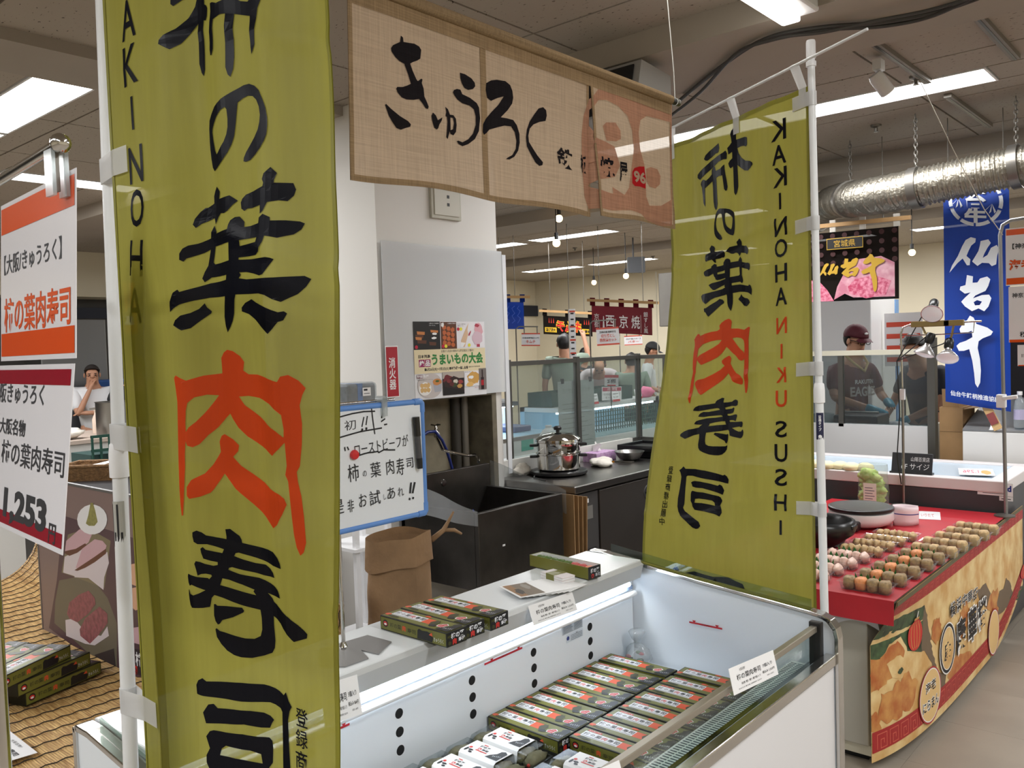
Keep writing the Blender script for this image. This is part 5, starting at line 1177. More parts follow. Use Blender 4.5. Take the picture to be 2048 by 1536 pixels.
# cardboard sheets between sink and counter
KR = M('cardboard', (150, 116, 76), .8, var=(6, .2))
for i in range(4):
    yy = SY1+.075+i*.03
    m = MB().obox((SX1-.36+.02*i, yy, .0), (.38-.02*i, 0, 0), (0, .008, 0), (0, .012*i, .80-.01*i))
    single(m, 'cardboard_sheet', KR, ('flat brown cardboard sheet leaning beside the sink, nearest the sink', 'flat brown cardboard sheet sandwiched in the leaning row beside the sink', 'flat brown cardboard sheet sandwiched in the leaning row beside the sink', 'flat brown cardboard sheet leaning against the steel counter')[i], 'cardboard', 'leaning cardboard sheets' if i in (1, 2) else None)
# paper sack on a dark crate behind the freezer
cr = thing('storage_crate', 'dark blue plastic crate on the floor behind the freezer', 'crate', (-2.55, 2.2, 0))
MB().box(-2.78, -2.28, 1.95, 2.6, 0, .40).build('crate_body', M('crate_blue', (30, 44, 60), .5), cr, bevel=.01); MB().box(-2.80, -2.26, 1.93, 2.62, .38, .415).build('crate_rim', M('crate_rim', (26, 36, 50), .5), cr, bevel=.004)
pbm = M('kraft_paper', (148, 116, 82), .75, var=(7, .25), bump=(16, .6))
sk_ = thing('paper_sack', 'crumpled brown paper sack with a folded-over top and green print behind the freezer', 'paper sack', (-2.5, 2.17, .416))
bw_ = lambda a, b: V((-2.5+(.085+.012*b)*math.cos(a*6.2832)*(1+.10*mnoise.noise(V((a*5, b*4, 1)))), 2.165+(.155-.025*b)*math.sin(a*6.2832)*(1+.12*mnoise.noise(V((a*6, b*4, 4)))), .418+.50*b+.012*mnoise.noise(V((a*7, b*3, 9)))))
MB().grid(lambda a, b: bw_(a % 1.0, b), 40, 20).build('sack', pbm, sk_, smooth='all')
MB().grid(lambda a, b: (lambda p: V((-2.5+(p.x+2.5)*(1.10-.04*b), 2.165+(p.y-2.165)*(1.12-.06*b), .83+.115*b+.02*mnoise.noise(V((a*6, b*2, 3))))))(bw_(a % 1.0, .85)), 40, 6).build('folded_top', pbm, sk_, smooth='all')
MB().tube([(-2.46, 2.30, .90), (-2.45, 2.36, .93), (-2.44, 2.385, .97), (-2.43, 2.40, 1.0)], [.012, .010, .006, .004], 8).tube([(-2.45, 2.36, .93), (-2.43, 2.40, .925), (-2.42, 2.43, .905)], [.008, .008, .005], 8).build('twisted_tie', pbm, sk_, smooth='all')
pr = Print(lambda u, v, l: (lambda p: V((p.x+.003+l, p.y, p.z)))(bw_(u, v)), cut=((0, 1, .02), (0, 1, .05)))
GT = M('sack_green', (50, 84, 58), .7); pr.disc(.93, .40, .02, .05, GT).disc(.93, .40, .014, .036, pbm).text('E', .93, .15, GT, w=.03, h=.07, bold=.05).text('米', .965, .38, GT, w=.02, h=.08, bold=.03).build('printed_mark', sk_)
tr_ = thing('brown_tray', 'shallow brown tray on the crate beside the paper sack', 'tray', (-2.42, 1.98, .416)); MB().box(-2.52, -2.30, 1.76, 1.925, .0, .40).build('block', M('crate_blue', (30, 44, 60), .5), tr_); MB().box(-2.54, -2.28, 1.74, 1.925, .40, .425).box(-2.54, -2.52, 1.74, 1.925, .425, .455).box(-2.30, -2.28, 1.74, 1.925, .425, .455).box(-2.52, -2.30, 1.74, 1.755, .425, .455).build('tray_body', M('tray_brown', (110, 84, 62), .4), tr_, bevel=.004)
# ================================================================ STEEL COUNTER FRIDGE AND WHAT STANDS ON IT
KX0, KX1, KY0, KY1, KZ = -3.64, -3.03, 3.98, 5.56, .82
ST = M('counter_steel', (150, 146, 142), .3, 1, var=(30, .12), stretch=(1, 12, 12)); GD = M('fridge_door', (92, 86, 82), .38, .7); DK = M('fridge_dark', (44, 42, 42), .5)
kc = thing('counter_fridge', 'long stainless counter fridge with dark doors, a steamer pot on top', 'counter fridge', ((KX0+KX1)/2, (KY0+KY1)/2, 0))
MB().box(KX0, KX1-.03, KY0+.01, KY1, .08, KZ-.045).build('carcass', DK, kc)
MB().box(KX0-.0, KX1+.015, KY0, KY1, KZ-.045, KZ).build('worktop', ST, kc, bevel=.006)
for x in (KX0+.05, KX1-.08):
    for y in (KY0+.06, KY1-.06): MB().cyl((x, y, 0), (x, y, .08), .02, 10).build('foot', DSTEEL(), kc)
gy = [KY0+.015, KY0+.27, KY0+.93, KY1-.01]
MB().box(KX1-.03, KX1-.012, gy[0], gy[1]-.008, .12, KZ-.06).build('machine_panel', M('machine_panel', (70, 68, 68), .45), kc)
for k in range(5): MB().box(KX1-.012, KX1-.008, gy[0]+.03, gy[1]-.04, .2+k*.05, .222+k*.05).build('louvre', DK, kc)
MB().box(KX1-.012, KX1-.010, gy[0]+.06, gy[0]+.19, .60, .68).build('control_plate', M('plate_grey2', (120, 118, 114), .4), kc); MB().box(KX1-.0119, KX1-.0095, gy[0]+.10, gy[0]+.15, .70, .725).build('label_plate', WHITE(), kc)
for k in (1, 2):
    d = MB().box(KX1-.03, KX1-.002, gy[k], gy[k+1]-.01, .12, KZ-.06).build('door', GD, kc, bevel=.003)
    hy = gy[k+1]-.10 if k == 1 else gy[k]+.10
    MB().lathe([(.055, 0), (.052, .004), (.045, .004), (.040, .001), (0, .001)], (KX1-.002, hy, .665), 24, ax=(1, 0, 0), sy=1.25).build('handle_cup', DK, d, smooth=True)
    MB().box(KX1-.002, KX1+.006, hy-.045, hy+.045, .66, .672).build('handle_bar', BPLAS(), d, bevel=.002)
# induction cooker and steamer pot
pc0 = PZ(1118, 948, KZ); ck = thing('induction_cooker', 'flat black induction cooker under the steamer pot', 'cooker', (pc0.x, pc0.y, KZ))
MB().lathe([(0, .0005), (.17, .0005), (.185, .012), (.185, .026), (.178, .03), (0, .031)], (pc0.x, pc0.y, KZ), 32).build('body', BPLAS(), ck, smooth=True); MB().lathe([(.12, .0312), (.12, .0318), (0, .0318)], (pc0.x, pc0.y, KZ), 32).build('glass_top', M('cooker_glass', (30, 30, 34), .08), ck)
MB().tube([(pc0.x-.05, pc0.y-.185, KZ+.012), (pc0.x-.02, pc0.y-.23, KZ+.006), (pc0.x+.06, pc0.y-.26, KZ+.005), (pc0.x+.12, pc0.y-.29, KZ+.005)], .004, 6).build('cord', BPLAS(), ck)
PS = M('pot_mirror', (206, 204, 200), .06, 1); zb_p = KZ+.032
pt = thing('steamer_pot', 'two-tier mirror steel steamer pot with black lid knob', 'pot', (pc0.x, pc0.y, zb_p)); c = (pc0.x, pc0.y, zb_p)
MB().lathe([(0, .0), (.125, .0), (.138, .01), (.140, .10), (.146, .104), (.146, .110), (.138, .112)], c, 40).build('lower_pan', PS, pt, smooth=True)
MB().lathe([(.137, .112), (.140, .118), (.140, .178), (.147, .183), (.147, .190), (.136, .192)], c, 40).build('upper_pan', PS, pt, smooth=True)
MB().lathe([(.146, .192), (.146, .198), (.138, .204), (.105, .226), (.055, .238), (0, .241)], c, 40).build('lid', PS, pt, smooth=True)
MB().lathe([(.012, .24), (.012, .252), (.026, .256), (.027, .272), (.018, .280), (0, .281)], c, 18).build('lid_knob', BPLAS(), pt, smooth=True)
for zz_ in (.088, .160):
    for s in (1, -1):
        d = V((CR.x, CR.y, 0)).normalized()*s
        MB().bar(V(c)+d*.138+V((0, 0, zz_)), V(c)+d*.185+V((0, 0, zz_)), .05, .016).build('side_handle', BPLAS(), pt, bevel=.004)
def lump(name, label, cat, c, r, mat, seed, group=None):
    m = MB().ball((0, 0, 0), r[0], r[1], r[2], 20, 12, .55, seed)
    for v in m.v: v.z = max(v.z, -r[2]*.55)
    o = single(m, name, mat, label, cat, group, smooth='all'); o.location = (c.x, c.y, KZ+r[2]*.55+.0008); return o
TW = M('towel_white', (214, 208, 198), .9, bump=(25, .5))
q = PZ(1062, 942, KZ); lump('towel', 'rolled white towel left of the steamer pot', 'towel', V((q.x+.06, q.y-.16, 0)), (.05, .07, .045), TW, 3)
q = PZ(1205, 932, KZ); lump('towel', 'crumpled white cloth in front of the steel bowl', 'towel', V((q.x, q.y, 0)), (.075, .10, .035), TW, 8)
q = PZ(1188, 920, KZ)+V((.05, 0, 0)); tb = thing('tissue_box', 'lilac patterned tissue box with a tissue pulled out', 'tissue box', (q.x, q.y, KZ)); MB().box(q.x-.06, q.x+.06, q.y-.12, q.y+.12, KZ+.0005, KZ+.065).build('carton', M('tissue_lilac', (176, 132, 178), .6, var=(45, .3), col2=(206, 176, 208)), tb, bevel=.002); MB().grid(lambda a, b: V((q.x-.02+.05*b*math.sin(a*5), q.y-.05+.1*a, KZ+.066+.045*b*(1+.4*math.sin(a*8)))), 10, 4).build('tissue', cloth('tissue_white', (236, 234, 230), .4, .05, 0), tb, smooth='all')
q = PZ(1240, 921, KZ)+V((.06, .03, 0)); single(MB().lathe([(0, .0005), (.045, .0005), (.075, .02), (.105, .065), (.108, .067), (.102, .066), (.07, .023), (.042, .005), (0, .005)], (q.x, q.y, KZ), 36), 'mixing_bowl', STEEL(), 'stainless steel mixing bowl on the counter beside the griddle', 'bowl', smooth=True)
q = PZ(1228, 929, KZ)+V((.0, .1, 0)); tg = thing('tongs', 'orange-handled tongs lying on the steel counter', 'tongs', (q.x, q.y, KZ)); 
for s in (-1, 1): MB().bar((q.x-.12, q.y-.02, KZ+.006), (q.x+.07, q.y+.03+s*.014, KZ+.006), .006, .008).build('arm', DSTEEL(), tg)
MB().bar((q.x-.12, q.y-.03, KZ+.005), (q.x-.06, q.y-.005, KZ+.005), .014, .01).build('grip', M('grip_orange', (214, 140, 40), .5), tg)
gx, gy_ = -3.30, 5.38; gd = thing('electric_griddle', 'large black electric griddle with raised rim at the far end of the counter', 'griddle', (gx, gy_, KZ)); MB().box(gx-.24, gx+.2, gy_-.16, gy_+.16, KZ+.0005, KZ+.05).build('base', BPLAS(), gd, bevel=.015); MB().box(gx-.23, gx+.19, gy_-.15, gy_+.15, KZ+.05, KZ+.07).build('plate', M('griddle_plate', (46, 44, 44), .35, .4), gd, bevel=.01)
rim = MB()
for (a, b, c_, d) in ((-.25, .21, -.17, -.155), (-.25, .21, .155, .17), (-.25, -.235, -.155, .155), (.195, .21, -.155, .155)): rim.box(gx+a, gx+b, gy_+c_, gy_+d, KZ+.045, KZ+.09)
rim.build('rim', BPLAS(), gd, bevel=.004)
# white back board + glass partition
single(MB().box(KX0-.035, KX0-.002, KY0+.02, KY1+.0, .60, KZ+.10), 'back_board', M('back_board_white', (206, 204, 198), .5), 'low white back board between the steel counter and the glass screen', 'board')
gp = thing('glass_screen', 'grey-framed glass sneeze screen standing behind the steamer pot', 'glass screen', (KX0-.06, 4.8, .60))
GX = KX0-.055; FR = M('screen_frame', (104, 102, 98), .4, .8); z0, z1 = .90, 1.555
ys = [PX(1018, 830, GX).y, PX(1156, 830, GX).y, PX(1277, 800, GX).y]
for y in ys: MB().box(GX-.018, GX+.018, y-.018, y+.018, .60, z1+.012).build('post', FR, gp, bevel=.002)
for a, b in zip(ys, ys[1:]):
    MB().box(GX-.014, GX+.014, a+.018, b-.018, z1-.03, z1).build('top_rail', FR, gp); MB().box(GX-.014, GX+.014, a+.018, b-.018, z0-.02, z0+.01).build('bottom_rail', FR, gp)
    MB().box(GX-.003, GX+.003, a+.018, b-.018, z0+.01, z1-.03).build('pane', thin('screen_glass', (222, 228, 226), haze=.05), gp)
ye = ys[-1]; xe = -2.75
MB().box(GX+.018, xe, ye-.014, ye+.014, z1-.03, z1).build('top_rail', FR, gp); MB().box(GX+.018, xe, ye-.014, ye+.014, z0-.02, z0+.01).build('bottom_rail', FR, gp); MB().box(GX+.018, xe, ye-.003, ye+.003, z0+.01, z1-.03).build('pane', thin('screen_glass', (222, 228, 226), haze=.05), gp)
xm = PY(1332, 800, ye).x
MB().box(xm-.014, xm+.014, ye-.016, ye+.016, .6, z1).build('post', FR, gp); MB().box(xe, xe+.03, ye-.016, ye+.016, .6, z1).build('post', FR, gp)
# printed notice hanging behind the glass
nx = GX-.03; a, b = PX(1115, 764, nx), PX(1191, 890, nx)
t = thing('paper_notice', 'faint printed paper notice clipped on the far side of the glass screen', 'notice', (nx, a.y, b.z)); MB().box(nx, nx+.0006, a.y, b.y, b.z, a.z).build('sheet', cloth('notice_paper', (214, 216, 214), .5, .12, 0), t)
pr = Print(plane_fn((nx+.0006, a.y, b.z), (0, 1, 0), (0, 0, 1))); w_, h_2 = b.y-a.y, a.z-b.z; FT = M('faded_print', (168, 170, 166), .7); pr.text('焼き方と召し上がり方', w_*.5, h_2*.86, FT, w=w_*.78, h=.035, flip=True)
for k in range(9): pr.rect(w_*.1, h_2*(.1+k*.07), w_*(.9-.1*(k % 3)), h_2*(.1+k*.07)+.006, FT)
pr.build('lettering', t)
for yy in (a.y+.05, b.y-.05): MB().box(nx-.004, nx+.012, yy-.01, yy+.01, a.z-.015, a.z+.02).build('clip', BPLAS(), t)
# ================================================================ PEOPLE
SKIN = M('skin', (186, 136, 108), .55); HAIR = M('hair_black', (20, 18, 18), .5)
def skinmesh(name, chains, mat, parent, sub=1):
    """chains: lists of (co, radius); equal coordinates share a vertex -> one continuous skinned surface"""
    bm = bmesh.new(); L = bm.verts.layers.skin.verify(); idx = {}; first = True
    off = wloc(parent)
    for ch in chains:
        pv = None
        for co, r in ch:
            k = tuple(round(c, 4) for c in co)
            if k not in idx:
                v = bm.verts.new(V(co)-off*0); idx[k] = v; rr = r if isinstance(r, tuple) else (r, r); v[L].radius = rr
                if first: v[L].use_root = True; first = False
            v = idx[k]
            if pv is not None and pv is not v and not bm.edges.get((pv, v)): bm.edges.new((pv, v))
            pv = v
    me = bpy.data.meshes.new(name); bm.to_mesh(me); bm.free(); me.materials.append(mat)
    o = bpy.data.objects.new(name, me); COL.objects.link(o); o.parent = parent
    m = o.modifiers.new('skin', 'SKIN'); m.use_smooth_shade = True
    s = o.modifiers.new('smooth', 'SUBSURF'); s.levels = s.render_levels = sub
    return o
def person(label, loc, face, J, shirt, trousers, group=None, hair='short', sleeves=.5, apron=None, gloves=None, legs=True, tilt=0, turn=0, hat=None, glasses=False, scale=1.0, baldm=None, look=None):
    """J: joints in metres, x = the person's right-hand side seen from behind (+x right), y = forward"""
    t = thing('person', label, 'person', loc, group); t.rotation_euler = (0, 0, face); t.scale = (scale,)*3
    D = dict(pel=(0, 0, .95), wst=(0, 0, 1.10), chs=(0, .0, 1.30), nk=(0, -.01, 1.45), shl=(-.185, 0, 1.40), shr=(.185, 0, 1.40), ell=(-.24, -.03, 1.12), elr=(.24, -.03, 1.12), wrl=(-.23, .12, .92), wrr=(.23, .12, .92), hd=(0, .02, 1.58))
    D.update(J); g = {k: V(v) for k, v in D.items()}
    nk, hd = g['nk'], g['hd']; up = (hd-nk).normalized()
    fw = look or V((math.sin(turn), math.cos(turn), -tilt)).normalized(); fw = V(fw); fw = (fw-up*fw.dot(up)*.6).normalized(); rt = fw.cross(up).normalized()
    hands = []
    body = [[(g['pel'], (.13, .10)), (g['wst'], (.125, .095)), (g['chs'], (.145, .105)), (nk, .056), (hd-up*.045+fw*.012, (.062, .066)), (hd+up*.03+fw*.004, (.077, .088)), (hd+up*.085-fw*.01, (.066, .074))],
            [(hd-up*.045+fw*.012, .06), (hd-up*.065+fw*.055, .03)], [(hd+up*.03+fw*.004, .08), (hd-up*.004+fw*.098, .011)]]
    for s in 'lr':
        sh, el, wr = g['sh'+s], g['el'+s], g['wr'+s]
        body.append([(g['chs'], .14), (sh, .058), (sh.lerp(el, .5), .045), (el, .038), (el.lerp(wr, .35), .037), (wr, .026)])
        d = (wr-el).normalized(); pal = g.get('pal'+s, wr+d*.075); dd = (pal-wr).normalized(); side = dd.cross(V((0, 0, 1)))
        if side.length < .1: side = V((1, 0, 0))
        side.normalize(); dn = side.cross(dd); sg = -1 if s == 'l' else 1
        body.append([(wr, .026), (pal, (.034, .018))]); hands.append((wr, pal))
        for i in range(4):
            b = pal+side*(-.026+.0175*i); ln = (.062, .072, .068, .052)[i if sg > 0 else 3-i]; dr = dn if dn.z < 0 else -dn
            body.append([(pal, .03), (b+dd*.02, .0085), (b+dd*(.02+ln*.5)+dr*.008, .008), (b+dd*(.02+ln*.85)+dr*.026, .0065)])
        body.append([(wr.lerp(pal, .45), .028), (wr.lerp(pal, .55)+side*.034*(-sg)+dd*.01, .011), (wr.lerp(pal, .8)+side*.046*(-sg)+dd*.03, .009)])
        if legs:
            sx = -1 if s == 'l' else 1
            body.append([(g['pel'], .13), (g['pel']+V((sx*.10, 0, -.08)), .085), (V((sx*.105, .02, .50)), .055), (V((sx*.105, -.02, .09)), .036), (V((sx*.11, .06, .04)), .036), (V((sx*.115, .15, .03)), .026)])
    skinmesh('body', body, SKIN, t)
    # clothing
    sc_ = [[(g['pel']+V((0, 0, -.06)), (.155, .125)), (g['wst'], (.150, .118)), (g['chs'], (.162, .122)), (nk-up*.035, .082)]]
    for s in 'lr':
        sh, el, wr = g['sh'+s], g['el'+s], g['wr'+s]
        c = [(g['chs'], .16), (sh, .074), (sh.lerp(el, .5), .064)]
        if sleeves > .5: c += [(el, .056), (el.lerp(wr, .9), .042)]
        else: c += [(sh.lerp(el, .82), .063)]
        sc_.append(c)
    skinmesh('shirt', sc_, shirt, t)
    if legs:
        tr = []
        for sx in (-1, 1): tr.append([(g['pel']+V((0, 0, -.02)), (.150, .12)), (g['pel']+V((sx*.10, 0, -.08)), .100), (V((sx*.105, .02, .50)), .075), (V((sx*.105, -.01, .10)), .062)])
        skinmesh('trousers', tr, trousers, t)
        for sx in (-1, 1): MB().box(sx*.11-.045, sx*.11+.045, -.06, .19, .0, .075).build('shoe', BPLAS(), None, bevel=.025).parent = t
    if apron:
        a = MB().grid(lambda u, v: V(((u-.5)*.36*(1-.25*v), .155-.13*abs(u-.5)*1.2, .55+.75*v)), 8, 8).build('apron', apron, None, smooth='all', solid=.004); a.parent = t
    if gloves:
        for wr, pal in hands: skinmesh('glove', [[(wr-(pal-wr)*.6, .040), (wr, .038), (pal, (.044, .030)), (pal+(pal-wr)*.9, (.034, .022))]], gloves, t)
    # face and hair
    q = Matrix((rt, fw, up)).transposed()
    def hb(mb, nm, mt, smooth='all'):
        o = mb.build(nm, mt, None, smooth=smooth); o.parent = t; o.matrix_local = Matrix.Translation(hd) @ q.to_4x4(); return o
    if hair == 'short':
        m = MB().ball((0, -.016, .035), .088, .100, .106, 18, 12, .08, 2)
        for v in m.v:
            if v.y > .035: v.z = max(v.z, .085+.25*(v.y-.035))
            elif v.y > -.03: v.z = max(v.z, .03+.9*(v.y+.03))
            else: v.z = max(v.z, -.078)
        hb(m, 'hair', HAIR)
    elif hair == 'crop':
        m = MB().ball((0, -.012, .045), .0825, .094, .084, 18, 12)
        for v in m.v: v.z = max(v.z, .06+.5*max(0, v.y) if v.y > -.02 else -.03)
        hb(m, 'hair', M('hair_crop', (40, 34, 32), .7))
    elif hair == 'bald':
        m = MB()
        for s in (-1, 1): m.ball((s*.072, -.03, .0), .016, .05, .04, 10, 8)
        hb(m, 'hair', M('hair_grey', (70, 62, 56), .7))
    for s in (-1, 1):
        hb(MB().ball((s*.080, -.005, .005), .010, .018, .028, 8, 6), 'ear', SKIN)
        hb(MB().ball((s*.031, .083, .022), .011, .006, .006, 8, 6), 'eye', M('eye_dark', (34, 26, 24), .3))
        hb(MB().ball((s*.032, .087, .042), .016, .005, .0035, 8, 5), 'eyebrow', HAIR)
    hb(MB().ball((0, .082, -.042), .022, .007, .005, 10, 6), 'mouth', M('lips', (150, 88, 80), .5))
    if glasses:
        gm = MB()
        for s in (-1, 1): gm.tube([(s*.034+.024*math.cos(a*.5236), .100, .020+.016*math.sin(a*.5236)) for a in range(12)], .003, 6, closed=True).tube([(s*.058, .098, .024), (s*.082, .0, .022)], .003, 6)
        gm.tube([(-.010, .101, .022), (.010, .101, .022)], .003, 6); hb(gm, 'glasses', BPLAS())
    if hat:
        m = MB().ball((0, -.012, .050), .095, .106, .100, 20, 14)
        for v in m.v: v.z = max(v.z, .052-.02*(v.y < -.03))
        ho = hb(m, 'cap', hat); b = MB().grid(lambda u, v: V(((u-.5)*.17*(1-.25*v*v), .075+.085*v-.05*(2*abs(u-.5))**2*v, .058-.016*v-.02*(2*abs(u-.5))**2)), 10, 6); hb(b, 'cap_brim', hat)
        t['_cap'] = 1
    return t, hb
SAGE = M('shirt_sage', (128, 142, 128), .8); WSH = M('shirt_white', (222, 222, 224), .75); BSH = M('shirt_black', (26, 26, 30), .8); TRO = M('trousers_dark', (34, 36, 44), .8); PKS = M('shirt_pale_stripe', (210, 196, 200), .8)
def stand(px, py, d, hgt=1.60):
    """floor point of someone whose head centre is at the pixel, d deep"""
    p = PD(px, py, d); return (p.x, p.y, p.z-hgt), p
def facing(dx, dy): return math.atan2(-dx, dy)
l, p = stand(1128, 687, 10.5); l = (l[0], l[1], 0); s_ = p.z/1.60
person('person in a sage green shirt reaching one arm up to a banner', l, facing(-.75, .9), dict(elr=(.30, .20, 1.42), wrr=(.26, .32, 1.64), shr=(.19, .04, 1.43)), SAGE, TRO, scale=s_)
l, p = stand(1166, 712, 12.6); l = (l[0], l[1], 0)
person('person with black hair and glasses, dressed in black, looking down', l, facing(.8, -.3), dict(hd=(0, .06, 1.60), wrl=(-.15, .34, 1.02), wrr=(.15, .34, 1.02)), BSH, TRO, tilt=.5, glasses=True, scale=p.z/1.6)
l, p = stand(1196, 722, 11.2, 1.3)
person('balding person in a pale shirt bending low over the counter', (l[0], l[1], 0), facing(.6, -.8), dict(chs=(0, .22, 1.22), nk=(0, .40, 1.32), hd=(0, .52, 1.38), shl=(-.19, .32, 1.28), shr=(.19, .32, 1.28), ell=(-.27, .38, 1.05), elr=(.27, .38, 1.05), wrl=(-.12, .55, .92), wrr=(.14, .55, .92), wst=(0, .06, 1.08)), PKS, TRO, hair='bald', tilt=.9, scale=1.0)
l, p = stand(1262, 722, 10.6)
person('person in a sage green shirt seen from behind by the chilled case', (l[0], l[1], 0), facing(-.5, .85), dict(wrl=(-.2, .25, .95), wrr=(.2, .25, .95)), SAGE, TRO, scale=p.z/1.6)
l, p = stand(1297, 704, 11.6)
person('person in a white shirt and black cap looking down, seen in profile', (l[0], l[1], 0), facing(.85, .45), dict(hd=(0, .05, 1.60), wrl=(-.15, .3, 1.0), wrr=(.15, .3, 1.0)), WSH, TRO, hat=M('cap_black', (24, 24, 26), .7), tilt=.45, scale=p.z/1.6)
l, p = stand(184, 748, 9.2)
person('person in a white polo shirt, arms crossed with a hand on the chin', (l[0], l[1], 0), facing(.93, -.35), dict(ell=(-.20, .14, 1.16), wrl=(.06, .20, 1.17), pall=(.14, .19, 1.17), elr=(.17, .20, 1.15), wrr=(.04, .17, 1.42), palr=(.015, .15, 1.49)), WSH, TRO, hair='crop', scale=p.z/1.6)
l, p = stand(272, 735, 8.6)
person('person in black half hidden behind the tall banner, one hand lowered', (l[0], l[1], 0), facing(.9, -.45), dict(wrr=(.27, .18, 1.0), elr=(.26, .0, 1.2)), BSH, TRO, scale=p.z/1.6)
# ================================================================ STALLS IN THE MIDDLE DISTANCE
def hang_cloth(name, label, cat, pts, mat, fn, th=.002, group=None, slack=.012):
    """pts: TL, TR, BL in space"""
    TL, TR, BL_ = [V(p) for p in pts]; ex = TR-TL; w_ = ex.length; ex.normalize(); h_ = (TL-BL_).length; n = ex.cross(V((0, 0, 1)))
    t = thing(name, label, cat, BL_, group)
    sf = lambda u, v, l: TL+ex*u-V((0, 0, h_-v))+n*(slack*math.sin(u*11)*(1-v/h_)+l)
    MB().grid(lambda a, b: sf(a*w_, h_*b, 0), 24, 8).build('cloth', mat, t, smooth='all')
    pr = Print(sf, step=.001, lift=.004, cut=((0, 9, .08), (0, 9, .12)), both=False); pr.w, pr.h = w_, h_
    fn(pr, t, TL, TR, ex, n); pr.build('lettering', t)
    return t
WOOD = M('bar_wood', (190, 150, 100), .6); NAVY = cloth('noren_blue', (26, 52, 130), .35, .02, 0); MAR = cloth('noren_maroon', (98, 26, 38), .3, .02, 0); BLK = cloth('banner_black_cloth', (24, 20, 20), .2, .02, 0)
def rodtabs(n, mat):
    def f(pr, t, TL, TR, ex, nn):
        MB().bar(TL+V((0, 0, .06))-ex*.05, TR+V((0, 0, .06))+ex*.08, .03).build('bar', WOOD, t)
        for i in range(n): q = TL+ex*(pr.w*(i+.08)/(n-.84)); MB().obox(q-ex*.03-nn*.006, ex*.06, nn*.012, V((0, 0, .09))).build('tab', mat, t)
        for q in (TL+ex*.1, TR-ex*.1): MB().cyl(q+V((0, 0, .07)), V((q.x, q.y, CEIL-.0)), .004, 6).build('cord', DSTEEL(), t)
    return f
D1 = 10.2
def f1(pr, t, *a): rodtabs(3, NAVY)(pr, t, *a); LB_ = M('noren_pale_print', (70, 100, 190), .7); [pr.line([(pr.w*(.3+.18*k)+.02*math.sin(j*2.1+k), pr.h*(.85-.09*j)) for j in range(8)], .008, LB_) for k in range(4)]
hang_cloth('hanging_curtain', 'dark blue noren curtain on a wooden bar over a far stall', 'curtain', (PD(985, 604, D1), PD(1047, 604, D1), PD(985, 658, D1)), NAVY, f1)
def f2(pr, t, *a):
    rodtabs(3, BLK)(pr, t, *a); YE = M('kimchi_yellow', (236, 190, 40), .6); RE = M('kimchi_red', (214, 50, 30), .6); w_, h_ = pr.w, pr.h
    pr.rect(w_*.03, h_*.12, w_*.27, h_*.38, YE).rect(w_*.79, h_*.12, w_*.96, h_*.38, YE).text('大阪鶴橋', w_*.15, h_*.25, INK(), w=w_*.2, h=h_*.18, flip=True, bold=.03).text('本場の', w_*.875, h_*.25, INK(), w=w_*.14, h=h_*.18, flip=True, bold=.03)
    pr.text('キムチ', w_*.52, h_*.47, YE, w=w_*.52, h=h_*.66, flip=True, bold=.10).text('キムチ', w_*.52, h_*.47, RE, w=w_*.50, h=h_*.62, flip=True, bold=.04)
    for k in range(3): pr.poly([(w_*(.11+.045*k), h_*.62), (w_*(.12+.045*k), h_*.9), (w_*(.13+.045*k), h_*.62)], RE).poly([(w_*(.83+.045*k), h_*.62), (w_*(.84+.045*k), h_*.9), (w_*(.85+.045*k), h_*.62)], RE)
hang_cloth('kimchi_banner', 'black banner with reversed red and yellow kimchi lettering over a far stall', 'banner', (PD(1086, 631, 11.2), PD(1184, 636, 11.2), PD(1086, 668, 11.2)), BLK, f2)
def f3(pr, t, *a):
    rodtabs(5, MAR)(pr, t, *a); w_, h_ = pr.w, pr.h
    pr.text('京都', w_*.085, h_*.45, WHITE(), w=w_*.09, h=h_*.52, vertical=True).text('西', w_*.31, h_*.45, WHITE(), w=w_*.14, h=h_*.42, bold=.01).text('京', w_*.53, h_*.45, WHITE(), w=w_*.14, h=h_*.48, bold=.01).text('焼', w_*.73, h_*.45, WHITE(), w=w_*.14, h=h_*.48, bold=.01).rect(w_*.815, h_*.06, w_*.82, h_*.72, WHITE()).text('銀すし風', w_*.90, h_*.45, WHITE(), w=w_*.07, h=h_*.78, vertical=True)
    pr.poly([(w_*.19, h_*.15), (w_*.20, h_*.62), (w_*.21, h_*.62), (w_*.222, h_*.15)], WHITE())
hang_cloth('hanging_curtain', 'maroon noren curtain with white grilled fish lettering on a wooden bar', 'curtain', (PD(1183, 611, 9.9), PD(1304, 616, 9.6), PD(1183, 664, 9.9)), MAR, f3)
# hanging price signs
SGW = M('sign_white', (226, 224, 226), .35); SGO = M('sign_orange_band', (206, 72, 48), .4)
def hsign(label, TL, TR, BL_, lines, stand_=True, group=None):
    TL, TR, BL_ = V(TL), V(TR), V(BL_)
    t, pr = card('hanging_price_sign', label, 'sign', TL, TR, BL_, SGW, .004, group, base=(TL.x, TL.y, 0))
    pr.st = .0012; pr.l = .002
    w_, h_ = pr.w, pr.h; pr.rect(0, h_*.90, w_, h_, SGO).rect(0, 0, w_, h_*.09, SGO)
    for b, v, ww, hh, m in lines: pr.text(b, w_*.5, h_*v, m, w=w_*ww, h=h_*hh, bold=.015)
    pr.build('lettering', t)
    ex = (TR-TL).normalized()
    if stand_:
        a = TL-ex*.06; MB().tube([(a.x, a.y, .0), a+V((0, 0, .04)), a+V((0, 0, .07))+ex*.03, TL+V((0, 0, .07))+ex*w_*.9], .007, 8).build('stand', DSTEEL(), t, smooth=True)
        for k in (.15, .85): q = TL+ex*w_*k; MB().cyl(q+V((0, 0, .07)), q-V((0, 0, .01)), .006, 6).build('clip', DSTEEL(), t)
    return t
